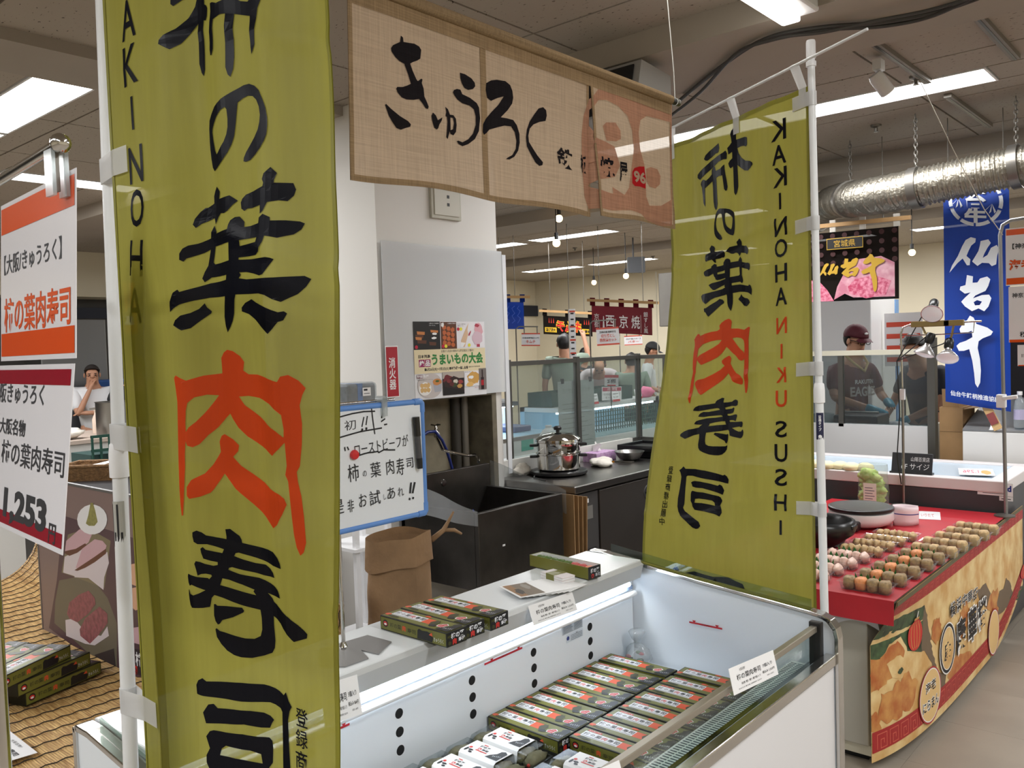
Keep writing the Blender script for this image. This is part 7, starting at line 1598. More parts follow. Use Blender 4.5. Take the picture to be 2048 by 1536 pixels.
MB().box(X_[0]+.08, X_[1]-.08, Y_[0]+.07, Y_[1]-.07, .83, .838).build('glass_lid', M('lid_frost', (190, 206, 220), .25), df)
p = PY(1990, 978, Y_[0]); pr = Print(plane_fn((p.x, Y_[0], p.z), (1, 0, 0), (0, 0, 1))); pr.rect(-.085, -.035, .085, .035, WHITE()).text('CoolLand', 0, .006, M('cool_blue', (24, 40, 130), .4), w=.155, h=.034, bold=.05).rect(-.06, -.026, .06, -.023, M('small_print', (84, 92, 104), .6)).rect(.02, -.06, .085, -.037, WHITE()).rect(.03, -.052, .075, -.048, INK()).build('name_sticker', df)
TOPZ = .8485
BUN = M('bun_dough', (232, 222, 178), .6)
for i, (x, y) in enumerate(((1600, 925), (1630, 922), (1655, 926), (1678, 921), (1703, 927), (1728, 925))):
    q = PY(x, y+9, 5.165); s = MB().lathe([(0, 0), (.04, 0), (.052, .012), (.045, .032), (.02, .044), (.006, .046), (0, .044)], (0, 0, 0), 18); o = single(s, 'steamed_bun', BUN, 'round pale steamed bun lined up on the rim of the dark freezer', 'bun', 'steamed buns', smooth='all'); o.location = (q.x, 5.165+.02*(i % 2), TOPZ)
q = PY(1822, 940, 5.17); bs = thing('chalk_sign', 'small black chalk sign with white handwriting on the dark freezer', 'sign', (q.x, 5.17, TOPZ)); MB().obox((q.x-.11, 5.17, TOPZ), (.22, 0, 0), (0, .01, 0), (0, .03, .115)).build('board', M('chalk_black', (26, 26, 30), .6), bs, bevel=.002); MB().box(q.x-.115, q.x+.115, 5.158, 5.20, TOPZ, TOPZ+.01).build('foot', BPLAS(), bs)
pr = Print(plane_fn((q.x, 5.169, TOPZ), (1, 0, 0), V((0, .03, .115)))); CK = M('chalk', (206, 206, 206), .9); pr.text('山陽百貨店', .045, .085, CK, w=.10, h=.026).text('6F サイジ', .02, .042, CK, w=.15, h=.034).build('handwriting', bs)
t, pr = card('paper_slip', 'white price slip with pink writing on the rim of the dark freezer', 'price card', PZ(1916, 936, TOPZ+.002), PZ(1985, 938, TOPZ+.002), PZ(1914, 949, TOPZ+.002)); pr.text('1,296', pr.w*.35, pr.h*.5, M('pink_ink', (220, 60, 100), .5), w=pr.w*.45, h=pr.h*.5, flip=True).blob(pr.w*.78, pr.h*.45, pr.w*.14, pr.h*.3, M('bun_photo', (226, 176, 110), .5), 2).build('lettering', t)
# ---- clip lamp stand
a, b = PY(1810, 995, 5.105), PY(1804, 650, 5.105); lx = a.x
ls = thing('lamp_stand', 'chrome stand with three clip-on reflector lamps above the red table', 'lamp stand', (lx, 5.105, TZ)); q = PY(1965, 648, 5.105)
MB().cyl((lx, 5.085, TZ+.001), (lx-.0, 5.085, 1.35), .0075, 12).build('lower_tube', STEEL(), ls, smooth=True)
MB().tube([(lx, 5.085, 1.33), (b.x, 5.085, b.z-.05), (b.x+.01, 5.085, b.z-.015), (b.x+.05, 5.085, b.z), (q.x, 5.085, b.z+.004)], .0058, 10).build('upper_arm', CHROME(), ls, smooth=True); MB().tube([(b.x, 5.085, b.z-.06), (b.x+.2, 5.085, b.z-.06), (q.x-.04, 5.085, b.z-.055), (q.x-.035, 5.085, b.z)], .003, 8).build('brace', CHROME(), ls, smooth=True)
MB().lathe([(0, 0), (.06, 0), (.06, .006), (.012, .014), (0, .014)], (lx, 5.04, TZ+.0006), 20).build('foot', DSTEEL(), ls, smooth=True)
MB().box(lx-.012, lx+.012, 5.072, 5.098, 1.28, 1.34).build('clamp', WPLAS(), ls)
BRS = M('clip_brass', (160, 140, 96), .35, .9); LMP = M('lamp_front', (222, 218, 222), .15, emit=.25)
def cliplamp(px, py, aim, top):
    h = PY(px, py, 5.06); aim = V(aim).normalized(); h = V((h.x, 5.03, h.z)); t = top
    lo = MB().lathe([(.014, -.07), (.018, -.05), (.02, -.045), (.035, -.03), (.055, -.004), (.056, .002)], h, 22, ax=aim).build('reflector', M('reflector_silver', (196, 192, 190), .25, .7), ls, smooth=True)
    MB().lathe([(.055, .0), (.04, .010), (.015, .016), (0, .017)], h, 22, ax=aim).build('lamp_face', LMP, lo, smooth=True); e = h-aim*.07; MB().lathe([(.02, -.05), (.024, -.04), (.024, .0), (.016, .012)], e, 16, ax=aim).build('socket', BPLAS(), lo, smooth=True)
    w_ = PY(t[0], t[1], 5.085); w_ = V((w_.x, 5.085, b.z)); MB().tube([e-aim*.04, e.lerp(w_, .5)+V((0, .01, .0)), w_], .006, 8).build('stem', BRS, lo, smooth=True); MB().box(w_.x-.05, w_.x+.05, w_.y-.014, w_.y+.014, w_.z-.016, w_.z+.016).build('clip', BRS, lo, bevel=.003); MB().tube([e-aim*.05, e-aim*.06+V((-.03, -.02, -.03)), V((lx-.02, 5.06, 1.5)), V((lx-.012, 5.07, 1.2)), V((lx-.03, 5.07, .95)), V((lx-.01, 5.075, .8))], .0035, 6).build('cord', BPLAS(), lo, smooth=True)
cliplamp(1867, 628, (.1, -.75, -.55), (1880, 648)); cliplamp(1852, 708, (-.25, -.2, -.9), (1842, 648)); cliplamp(1898, 716, (.05, -.55, -.8), (1908, 648))
# ---- price sign stand at the table end
sp = PY(2012, 1030, 5.06)
t = thing('tall_price_sign', 'white price sign sheets with orange bands clipped to a grey post at the table end', 'sign', (sp.x, 5.06, TZ)); s0 = PY(2000, 470, 5.06); MB().tube([(sp.x, 5.06, TZ+.001), (s0.x, 5.06, s0.z), (s0.x+.012, 5.06, s0.z+.05), (s0.x+.05, 5.06, s0.z+.07), (s0.x+.3, 5.06, s0.z+.085)], .0095, 10).build('post', M('post_grey', (150, 150, 152), .3, .8), t, smooth=True); MB().lathe([(0, 0), (.05, 0), (.05, .006), (0, .01)], (sp.x, 5.03, TZ+.0006), 18).build('foot', DSTEEL(), t, smooth=True); k = PY(2007, 800, 5.055); MB().box(k.x-.03, k.x+.012, 5.03, 5.075, k.z-.04, k.z+.03).bar((k.x, 5.03, k.z+.01), (k.x+.07, 5.03, k.z+.02), .02).build('clamp', WPLAS(), t, bevel=.004)
def tsheet(x0, y0_, x1, y1_, lines, bands):
    a, b = PY(x0, y0_, 5.03), PY(x0, y1_, 5.03); w_ = (x1-x0)*.0027; h_ = a.z-b.z
    MB().box(a.x, a.x+w_, 5.029, 5.03, b.z, a.z).build('sheet', lam, t); pr = Print(plane_fn((a.x, 5.029, b.z), (1, 0, 0), (0, 0, 1)), lift=.0012, step=.0005)
    for z0_, z1_ in bands: pr.rect(.003, h_*z0_, w_-.003, h_*z1_, OB)
    for bdy, u, v, hh, mt_, bo in lines: pr.text(bdy, u*1.0+len(bdy)*hh*.5, h_*v, mt_, h=hh, bold=bo)
    pr.build('lettering', t)
tsheet(2011, 458, 2130, 572, [('【神奈川/', .012, .68, .030, INK(), .015), ('海老', .014, .36, .055, OT, .04)], ((.88, .98), (.02, .13)))
tsheet(2017, 574, 2130, 685, [('神奈川/中華', .008, .84, .026, INK(), .015), ('税込', .05, .14, .028, INK(), .02)], ((.0, .05),)); tsheet(2035, 690, 2130, 732, [('1袋', .012, .5, .022, INK(), .02)], ((0, .05),))
# ================================================================ BEEF BOOTH BEHIND
BY = 6.3
bt = thing('beef_booth', 'white booth counter with a glass screen where two people cook', 'booth', (-2.2, BY, 0)); bx0, bx1 = -3.6, PY(1856, 800, BY).x
MB().box(bx0, bx1, BY, BY+.06, 0, PY(1640, 846, BY).z).build('front_panel', M('booth_white', (216, 214, 214), .45), bt); MB().box(bx1-.03, bx1, BY+.001, BY+.5, 0, PY(1640, 846, BY).z-.002).build('side_panel', M('booth_cream', (206, 198, 180), .5), bt); zc_ = PY(1640, 846, BY).z
MB().box(bx0, bx1-.04, BY+.07, BY+.75, .80, .84).build('worktop', STEEL(), bt); rz_ = PY(1700, 706, BY).z
MB().box(bx0, PY(1842, 706, BY).x, BY+.005, BY+.035, rz_-.018, rz_+.018).build('top_rail', M('rail_cream', (214, 208, 188), .5), bt); MB().box(bx0, bx1, BY+.015, BY+.021, zc_, rz_-.018).build('pane', thin('booth_glass', (206, 212, 212), haze=.03), bt)
for xx in (PY(1681, 780, BY).x, PY(1861, 780, BY).x): MB().box(xx-.018, xx+.018, BY+.0, BY+.036, zc_-.02, rz_-.02 if xx < -2 else rz_+.02).build('post', FR, bt)
MB().box(bx1+.0, bx1+.05, BY-.02, BY+.05, 0, 1.62).build('corner_post', FR, bt)
MRN = M('jersey_maroon', (92, 22, 34), .7); GLV = M('glove_blue', (70, 160, 190), .4); NB = M('shirt_navy', (34, 38, 50), .75)
l, p = stand(1702, 684, 7.2); sc1 = 1.0
per, hb = person('person in a maroon baseball jersey and cap with blue gloves, cooking behind glass', (l[0], l[1], p.z-1.60), facing(.92, -.40), dict(hd=(0, .05, 1.60), nk=(0, .0, 1.45), ell=(-.27, .06, 1.15), elr=(.27, .06, 1.15), wrl=(-.10, .28, 1.10), wrr=(.12, .30, 1.06), shl=(-.2, 0, 1.39), shr=(.2, 0, 1.39)), MRN, TRO, hat=M('cap_maroon', (78, 14, 30), .7), glasses=True, gloves=GLV, tilt=.22)
pr = Print(lambda u, v, l_: V((u, .135+l_-1.6*u*u, v)), lift=.012, cut=((-1, 1, .03), (0, 3, .5))); pr.text('RAKUTEN', 0, 1.27, WHITE(), w=.20, h=.035, bold=.02, flip=True).text('EAGLES', 0, 1.19, M('jersey_grey', (186, 180, 176), .6), w=.28, h=.08, bold=.03, flip=True); o = pr.build('jersey_lettering', None); o.parent = per
o = MB().tube([V((.10, .02, 1.50)), V((.075, .105, 1.42)), V((0, .14, 1.355)), V((-.075, .105, 1.42)), V((-.10, .02, 1.50))], .011, 8).build('collar', M('collar_gold', (200, 176, 120), .7), None, smooth=True); o.parent = per
hb(Print(lambda u, v, l_: V((u, .072+.02*(1-abs(u)*8)+l_, .085+v)), lift=.006).poly([(-.03, .02), (.0, .03), (.03, .028), (.01, .018), (.012, .0), (-.006, .008)], WHITE()) and MB().ball((.0, .088, .095), .022, .006, .010, 10, 6), 'cap_emblem', WHITE())
l, p = stand(1852, 690, 7.1); person('person in dark navy with blue gloves bending over the booth worktop', (l[0], l[1], p.z-1.60), facing(-.55, -.84), dict(hd=(0, .12, 1.56), nk=(0, .06, 1.44), chs=(0, .04, 1.28), ell=(-.27, .10, 1.12), elr=(.27, .10, 1.12), wrl=(-.12, .32, 1.0), wrr=(.12, .32, 1.0)), NB, TRO, gloves=GLV, tilt=.6)
def bitem(px, d=.25): return PY(px, 850, BY+d).x
x = bitem(1722); t = thing('black_grill', 'low black grill box on the booth worktop in front of the jersey wearer', 'grill', (x, BY+.25, .84)); MB().box(x-.16, x+.16, BY+.12, BY+.40, .8405, 1.06).build('body', BPLAS(), t, bevel=.01); MB().cyl((x-.13, BY+.25, 1.075), (x+.13, BY+.25, 1.075), .008, 8).build('handle', STEEL(), t, smooth=True)
x = bitem(1650); single(MB().lathe([(0, 0), (.055, 0), (.075, .02), (.08, .22), (.076, .22), (.07, .02), (0, .01)], (x, BY+.22, .8405), 20), 'plastic_tub', thin('tub_clear', (220, 224, 226), rough=.2, haze=.4), 'clear plastic tub on the booth worktop', 'tub', smooth=True)
x = bitem(1800); o = single(MB().ball((0, 0, 0), .16, .10, .05, 18, 10, .5, 4), 'blue_bag', M('bag_blue', (50, 90, 150), .35), 'crumpled blue plastic bag on the booth worktop', 'bag', smooth='all'); o.location = (x+.04, BY+.28, .915)
x = bitem(1775); o = single(MB().ball((0, 0, 0), .10, .08, .07, 18, 10, .5, 9), 'white_bag', M('bag_white', (214, 214, 218), .5), 'crumpled white plastic bag on the booth worktop', 'bag', smooth='all'); o.location = (x, BY+.50, .925)
# white fridge and bright signs behind the cooks
w0, w1 = PY(1600, 650, 8.2).x, PY(1742, 650, 8.2).x
wf = thing('tall_fridge', 'tall white fridge behind the cook in the maroon jersey', 'fridge', ((w0+w1)/2, 8.6, 0)); MB().box(w0, w1, 8.2, 8.9, .05, PY(1680, 588, 8.2).z).build('body', M('fridge_white', (220, 220, 222), .35), wf, bevel=.01); MB().box(w0+.02, w1-.02, 8.25, 8.85, 0, .05).build('plinth', BPLAS(), wf); MB().box(w1-.2, w1-.17, 8.17, 8.2, 1.1, 1.5).build('handle', STEEL(), wf)
a = PY(1795, 640, 8.5); t = thing('striped_notice', 'orange and white striped notice on the far side of the booth', 'sign', (a.x, 8.5, 0)); MB().box(a.x-.12, a.x+.22, 8.5, 8.51, 1.35, 1.85).build('board', SGW, t); MB().cyl((a.x+.05, 8.52, 0), (a.x+.05, 8.52, 1.36), .01, 8).build('post', DSTEEL(), t); pr = Print(plane_fn((a.x-.12, 8.5, 1.35), (1, 0, 0), (0, 0, 1)), lift=.003, step=.001); [pr.rect(.02, .04+k*.11, .32, .085+k*.11, SGO) for k in range(4)]; pr.build('print', t)
a = PY(1767, 660, 9.0); single(MB().box(a.x-.12, a.x+.12, 9.0, 9.1, 0, 2.0), 'partition_screen', M('panel_blue', (110, 150, 196), .5), 'pale blue upright panel behind the booth', 'panel')
SEN = [([(1740,52),(1768,58),(1765,80),(1742,100),(1727,130),(1714,162),(1736,180),(1732,214),(1716,216),(1692,178),(1662,206),(1614,266),(1630,222),(1664,166),(1690,106),(1710,70)],), ([(1795,72),(1838,60),(1852,80),(1832,110),(1814,145),(1806,168),(1832,150),(1852,108),(1884,90),(1897,112),(1886,150),(1880,200),(1856,212),(1840,196),(1802,196),(1776,216),(1746,192),(1762,165),(1782,130),(1790,100)],)]
DAI = [([(1715,275),(1750,280),(1747,318),(1775,314),(1790,290),(1830,275),(1848,290),(1836,330),(1820,360),(1790,376),(1762,392),(1748,410),(1800,386),(1840,380),(1853,400),(1836,450),(1812,480),(1780,466),(1742,486),(1702,462),(1680,436),(1702,410),(1735,376),(1702,386),(1672,366),(1676,346),(1706,335)], [(1752,432),(1772,418),(1800,424),(1786,446),(1760,450)])]
GYU = [([(1728,515),(1750,525),(1766,560),(1830,575),(1862,595),(1850,616),(1802,640),(1778,660),(1772,700),(1785,760),(1790,830),(1785,900),(1770,932),(1755,910),(1750,850),(1740,780),(1722,712),(1690,726),(1660,730),(1645,702),(1665,682),(1702,666),(1742,640),(1737,602),(1702,622),(1670,620),(1665,600),(1690,560),(1710,545)],)]
BG = [norm(SEN), norm(DAI), norm(GYU)]
def brush(pr, k, u0, v0, u1, v1, m):
    for st_ in BG[k]:
        L_ = [[(u0+(u1-u0)*p[0], v0+(v1-v0)*p[1]) for p in l] for l in st_]; pr.poly(L_[0], m, L_[1:])
# black curtain with beef photo
def f4(pr, t, TL, TR, ex, nn):
    w_, h_ = pr.w, pr.h; MB().bar(TL+V((0, 0, .05))-ex*.05, TR+V((0, 0, .05))+ex*.08, .028).build('bar', WOOD, t); TB = M('tab_clear', (206, 200, 190), .5)
    for k in (.05, .40, .68, .985): q = TL+ex*w_*k; MB().obox(q-ex*.02-nn*.008, ex*.04, nn*.016, V((0, 0, .085))-V((0, 0, .0))).build('tab', TB, t)
    for q in (TL+ex*.1, TR-ex*.1): MB().cyl(q+V((0, 0, .06)), V((q.x, q.y, CEIL)), .003, 6).build('cord', DSTEEL(), t)
    GO = M('beef_gold', (206, 166, 60), .4, .3); PB = M('beef_pink', (196, 120, 140), .5, var=(14, .5), col2=(226, 180, 190)); PR_ = M('beef_red', (186, 60, 96), .5, var=(45, .6), col2=(226, 150, 170)); SR = M('star_red', (60, 22, 22), .7)
    for i in range(9):
        for j in range(4): pr.disc(w_*(.06+.115*i), h_*(.55+.13*j), .018, .018, SR)
    pr.poly([(w_*.42, h_*.02), (w_*.52, h_*.10), (w_*.60, h_*.04), (w_*.98, h_*.03), (w_*.98, h_*.50), (w_*.86, h_*.60), (w_*.66, h_*.58), (w_*.52, h_*.40), (w_*.45, h_*.2)], PB).poly([(w_*.56, h_*.10), (w_*.72, h_*.02), (w_*.90, h_*.06), (w_*.95, h_*.25), (w_*.80, h_*.34), (w_*.62, h_*.30), (w_*.55, h_*.2)], PR_).poly([(w_*.0, h_*.0), (w_*.42, h_*.0), (w_*.36, h_*.16), (w_*.28, h_*.3), (w_*.1, h_*.34), (w_*.0, h_*.3)], PR_)
    pr.rect(w_*.36, h_*.74, w_*.70, h_*.90, GO).rect(w_*.365, h_*.75, w_*.695, h_*.89, M('plate_black', (18, 16, 16), .5)).text('宮城県', w_*.53, h_*.82, GO, w=w_*.2, h=h_*.10)
    brush(pr, 0, w_*.27, h_*.32, w_*.47, h_*.55, GO); brush(pr, 1, w_*.49, h_*.33, w_*.66, h_*.60, GO); brush(pr, 2, w_*.68, h_*.10, w_*.90, h_*.64, GO)
hang_cloth('beef_curtain', 'black curtain with pink marbled beef photo and gold brush lettering', 'curtain', (PY(1585, 472, 6.15), PY(1797, 452, 6.15), PY(1585, 606, 6.15)), BLK, f4, slack=.008)
# blue hanging banner
BB = cloth('banner_blue', (22, 62, 156), .3, .01, .03)
def f5(pr, t, TL, TR, ex, nn):
    w_, h_ = pr.w, pr.h; W2 = M('banner_white', (226, 230, 236), .6); c_, r = (w_*.50, h_-.155), .155
    pr.disc(c_[0], c_[1], r, r, W2, 40); pr.disc(c_[0], c_[1], r*.86, r*.86, M('banner_blue_flat', (22, 62, 156), .6), 40)
    for k in range(10): a = k*.628+.3; pr.line([(c_[0]+r*.80*math.cos(a), c_[1]+r*.80*math.sin(a)), (c_[0]+r*1.04*math.cos(a), c_[1]+r*1.04*math.sin(a))], .012, M('banner_blue_flat', (22, 62, 156), .6))
    pr.text('仙台牛', c_[0], c_[1], W2, w=r*.82, h=r*1.75, vertical=True, bold=.05)
    for s, x in ((1, -.6), (-1, .62)):
        for k in range(3): a = 1.2+k*.6; pr.poly([(c_[0]+r*x, c_[1]+r*.1*s), (c_[0]+r*x+.045*math.cos(a)+.006, c_[1]+r*.1*s-.05*math.sin(a)), (c_[0]+r*x+.05*math.cos(a)-.006, c_[1]+r*.1*s-.055*math.sin(a)-.008)], W2)
    brush(pr, 0, w_*.10, h_*.575, w_*.86, h_*.735, W2); brush(pr, 1, w_*.26, h_*.415, w_*.74, h_*.57, W2); brush(pr, 2, w_*.20, h_*.085, w_*.76, h_*.395, W2); pr.text('仙台牛銘柄推進協議会', w_*.52, h_*.045, W2, w=w_*.84, h=h_*.024, bold=.02)
    for q in (TL+ex*.03, TR-ex*.03): MB().cyl(q, V((q.x, q.y, CEIL)), .003, 6).build('cord', DSTEEL(), t)
tb_ = hang_cloth('blue_banner', 'tall royal blue banner with white beef lettering and bamboo ring crest', 'banner', (PY(1886, 352, 5.95), PY(2018, 352, 5.95), PY(1886, 803, 5.95)), BB, f5, slack=.003)
# cardboard carton, white counter, bottle
a, b = PY(1880, 940, 6.05), PY(1968, 940, 6.05)
cbx = thing('cardboard_carton', 'open tall cardboard carton below the blue banner', 'carton', (a.x, 6.05, 0)); zt_ = PY(1930, 815, 6.05).z; MB().box(a.x, b.x-.12, 6.05, 6.06, 0, zt_).box(a.x, a.x+.01, 6.06, 6.36, 0, zt_).box(b.x-.13, b.x-.12, 6.06, 6.36, 0, zt_).box(a.x+.01, b.x-.13, 6.35, 6.36, 0, zt_).build('box', KR, cbx); MB().obox((b.x-.12, 6.06, zt_-.01), (.12, -.02, .02), (0, .3, .0), (.004, 0, -.004)).build('flap', KR, cbx); MB().obox((a.x+.02, 6.055, zt_), (b.x-a.x-.16, 0, 0), (.0, -.02, .12), (0, .004, 0)).build('flap', KR, cbx); MB().box(a.x+.001, b.x-.121, 6.0485, 6.0495, zt_-.16, zt_-.157).build('fold_line', M('card_fold', (120, 92, 60), .8), cbx)
a = PY(1925, 862, 5.95)
wc = thing('white_counter', 'white chilled counter with a sloping glass top beside the carton', 'counter', (a.x+.5, 6.3, 0)); MB().box(a.x, a.x+1.6, 5.95, 6.6, 0, a.z).build('body', M('counter_white2', (214, 212, 210), .45), wc, bevel=.004); MB().obox((a.x, 5.95, a.z+.001), (1.6, 0, 0), (0, .65, .16), (0, 0, .012)).build('sloping_top', M('glass_top', (170, 172, 176), .15, .6), wc)
c = PY(2040, 860, 5.99); c = V((c.x, 5.99, a.z+.03)); wbm = thing('water_bottle', 'clear plastic water bottle with white cap on the white counter', 'bottle', c); MB().lathe([(0, 0), (.032, 0), (.034, .01), (.034, .13), (.028, .16), (.012, .19), (.012, .2)], c, 18).build('bottle', thin('pet_clear', (220, 228, 234), rough=.1, haze=.2), wbm, smooth=True); MB().lathe([(.015, .2), (.015, .222), (0, .222)], c, 14).build('cap', WPLAS(), wbm, smooth=True); MB().lathe([(.0348, .05), (.0348, .11)], c, 18).build('label_band', M('label_lilac', (176, 170, 200), .4), wbm)
p0, p1 = PY(1972, 812, 5.96), PY(1998, 860, 5.96); t = thing('skewer_packet', 'slim paper packet leaning on the white counter', 'packet', (p1.x, 5.94, a.z)); MB().bar((p0.x, 5.965, p0.z), (p1.x, 5.945, p1.z+.004), .05, .008, up=(0, 1, 0)).build('sleeve', M('packet_kraft', (196, 160, 110), .6), t); MB().bar(V((p0.x, 5.958, p0.z)).lerp(V((p1.x, 5.938, p1.z)), .3), V((p0.x, 5.958, p0.z)).lerp(V((p1.x, 5.938, p1.z)), .75), .045, .004, up=(0, 1, 0)).build('label_print', M('packet_maroon', (130, 60, 60), .5), t)
# dark hanging gear at the far right
single(MB().box(PY(1990, 700, 6.9).x, PY(1990, 700, 6.9).x+1.6, 6.9, 7.3, 0, 1.66), 'dark_cabinet', M('cabinet_black', (30, 28, 30), .5), 'black cabinet behind the white counter', 'cabinet', bevel=.01)
# ================================================================ OVERHEAD
FOIL = M('duct_foil', (150, 144, 132), .42, .9, bump=(34, 1.0))
dp = [PD(x, y, d) for x, y, d in ((2200, 292, 4.55), (2048, 330, 4.84), (1920, 357, 5.05), (1800, 383, 5.28), (1720, 396, 5.65), (1668, 404, 6.3), (1644, 420, 7.0), (1634, 440, 7.8))]
def spline(pts, n):
    out = []
    for i in range(len(pts)-1):
        a, b, c, d = pts[max(i-1, 0)], pts[i], pts[i+1], pts[min(i+2, len(pts)-1)]
        for k in range(n):
            t = k/n; out.append(.5*((2*b)+(c-a)*t+(2*a-5*b+4*c-d)*t*t+(3*b-a-3*c+d)*t**3))
    return out+[pts[-1]]
sp_ = spline(dp, 54); dt_ = thing('foil_duct', 'ribbed silver foil air duct slung under the ceiling by chains', 'duct', dp[2])
MB().tube(sp_, [.108+.011*((i % 4) == 0)+.003*math.sin(i*2.7) for i in range(len(sp_))], 22).build('hose', FOIL, dt_, smooth='all')
for i in (60, 146, 232): 
    if i < len(sp_):
        p = sp_[i]; d = (sp_[i+1]-sp_[i-1]).normalized(); MB().tube([p-d*.025, p+d*.025], .128, 20).build('strap', DSTEEL(), dt_, smooth=True)
        k = 0; z = p.z+.128
        while z < CEIL-.045:
            e = V((1, 0, 0)) if k % 2 else V((0, 1, 0)); MB().tube([V((p.x, p.y, z+.012))+e*.010*math.cos(a*.785)+V((0, 0, .017*math.sin(a*.785))) for a in range(8)], .003, 5, closed=True).build('chain_link', DSTEEL(), dt_); z += .024; k += 1
# cable bundle stapled along the beam
CAB = M('cable_grey', (62, 60, 58), .6)
for k, pts in enumerate((((2000, -20), (1880, 22), (1760, 45), (1640, 55), (1530, 78), (1440, 135), (1360, 200)), ((1985, -25), (1870, 30), (1770, 52), (1650, 60), (1535, 82), (1470, 110), (1400, 185), (1330, 240)), ((1960, -10), (1860, 20), (1750, 42), (1650, 64), (1580, 72), (1530, 84)))):
    q = [PZ(x, y, CEIL-.125-.01*k) for x, y in pts]; single(MB().tube(spline(q, 6), .009-.001*k, 8), 'ceiling_cable', CAB, ('thick grey cable running under the ceiling beam and drooping behind the burlap curtain', 'grey cable sagging lowest in the bundle under the ceiling beam', 'short grey cable tied along the bundle under the ceiling beam')[k], 'cable', smooth=True)
# loudspeaker wedge
a = PZ(1290, 165, CEIL-.20); t = thing('wall_speaker', 'white wedge-shaped box speaker with black front hung under the ceiling beam', 'speaker', (a.x, a.y, CEIL-.3))
o = V((a.x-.36, a.y-.18, CEIL-.36)); MB().prism([o, o+V((0, .30, 0)), o+V((0, .30, .20)), o+V((0, .06, .22))], (.42, 0, 0)).build('housing', M('speaker_grey', (150, 148, 144), .5), t); MB().obox(o+V((.03, -.002, .012)), (.36, 0, 0), (0, .052, .19), (0, -.006, .002)).build('grille', BPLAS(), t); MB().cyl(o+V((.1, .2, .2)), V((o.x+.1, o.y+.2, CEIL-.105)), .01, 8).build('rod', DSTEEL(), t)
# pendant tube fixture under the beam
q = PZ(1560, 22, CEIL-.13); t = thing('batten_light', 'white batten tube light fixed across the ceiling beam', 'ceiling light', (q.x, q.y-.3, CEIL-.11)); zz_ = CEIL-.125
MB().box(q.x-.05, q.x+.10, q.y-1.1, q.y+.13, zz_+.0, CEIL-.06).build('housing', WPLAS(), t, bevel=.01); MB().box(q.x-.035, q.x+.04, q.y-1.08, q.y+.10, zz_-.03, zz_).build('tube_cover', LAMP, t, bevel=.01); MB().cyl((q.x+.02, q.y-.9, CEIL-.07), (q.x+.02, q.y-.9, CEIL+.01), .02, 8).build('fixing', DSTEEL(), t)
# spot lights on a track
def track(px0, py0, px1, py1, label):
    a, b = PZ(px0, py0, CEIL-.01), PZ(px1, py1, CEIL-.01); b.x = a.x if abs(b.x-a.x) < abs(b.y-a.y) else b.x
    t = thing('light_track', label, 'track', ((a.x+b.x)/2, (a.y+b.y)/2, CEIL-.03)); MB().bar(V((a.x, a.y, CEIL-.012)), V((b.x, b.y, CEIL-.012)), .04, .022).build('rail', M('track_grey', (120, 114, 106), .5), t); MB().bar(V((a.x, a.y, CEIL-.0235)), V((b.x, b.y, CEIL-.0235)), .012, .002).build('slot', BPLAS(), t)
track(1715, 60, 1858, 162, 'grey lighting track on the ceiling carrying the white spotlight'); track(1895, 190, 1985, 250, 'short grey lighting track beyond the long panel light'); track(1945, 20, 2030, 115, 'grey lighting track by the end of the long panel light'); 
q = PZ(1757, 118, CEIL-.02); t = thing('spot_light', 'white ceiling spotlight tilted down from the lighting track', 'spotlight', q); MB().box(q.x-.02, q.x+.02, q.y-.03, q.y+.03, CEIL-.075, CEIL-.025).build('adapter', WPLAS(), t); MB().cyl((q.x, q.y, CEIL-.07), (q.x, q.y, CEIL-.12), .01, 8).build('stem', WPLAS(), t, smooth=True); MB().lathe([(0, -.06), (.03, -.06), (.036, -.04), (.036, .05), (.03, .055), (.028, .04), (0, .04)], (q.x+.01, q.y+.01, CEIL-.14), 18, ax=(.4, .5, -.75)).build('head', WPLAS(), t, smooth=True)
for i, (x, y) in enumerate(((1832, 152), (1752, 250), (1150, 495), (1070, 536), (1306, 512), (1245, 505))):
    q = PZ(x, y, CEIL-.0); single(MB().lathe([(.035, 0), (.032, -.012), (.012, -.02), (.010, -.04), (.018, -.045), (0, -.046)], q, 14), 'sprinkler', DSTEEL(), 'small metal sprinkler head on the ceiling', 'sprinkler', 'ceiling sprinklers', smooth=True)
q = PZ(1838, 158, CEIL-.02); e = PY(2012, 470, 5.06)
single(MB().tube([q, q.lerp(e, .4)+V((0, 0, -.05)), q.lerp(e, .75)+V((0, 0, -.07)), V((e.x-.012, 5.045, e.z))], .0022, 6), 'thin_cord', M('cord_beige', (190, 180, 164), .7), 'thin beige cord strung from the ceiling to the tall price sign', 'cord', smooth=True)
# ================================================================ LEFT BACKGROUND STALL
def lb(px, py, d): return PD(px, py, d)
a = lb(128, 962, 4.3); b = lb(272, 1000, 4.3); TZ2 = .98
st = thing('side_stall_table', 'grey-edged dark table holding a wicker basket behind the photo panel', 'table', (-4.9, 2.2, 0))
xa, xb, ya_, yb_ = -5.25, -4.15, 1.72, 2.75
MB().box(xa, xb, ya_, yb_, TZ2-.02, TZ2).build('top', M('top_black', (40, 42, 46), .35), st); 
for q in ((xa, xb, ya_-.03, ya_), (xa, xb, yb_, yb_+.03), (xb, xb+.03, ya_-.03, yb_+.03)): MB().box(*q, TZ2-.03, TZ2+.004).build('edge', M('edge_aluminium', (190, 190, 188), .35, .8), st)
MB().box(xa+.05, xb-.03, ya_+.05, yb_-.05, .0, TZ2-.03).build('cabinet', M('cabinet_dark', (58, 58, 60), .5), st)
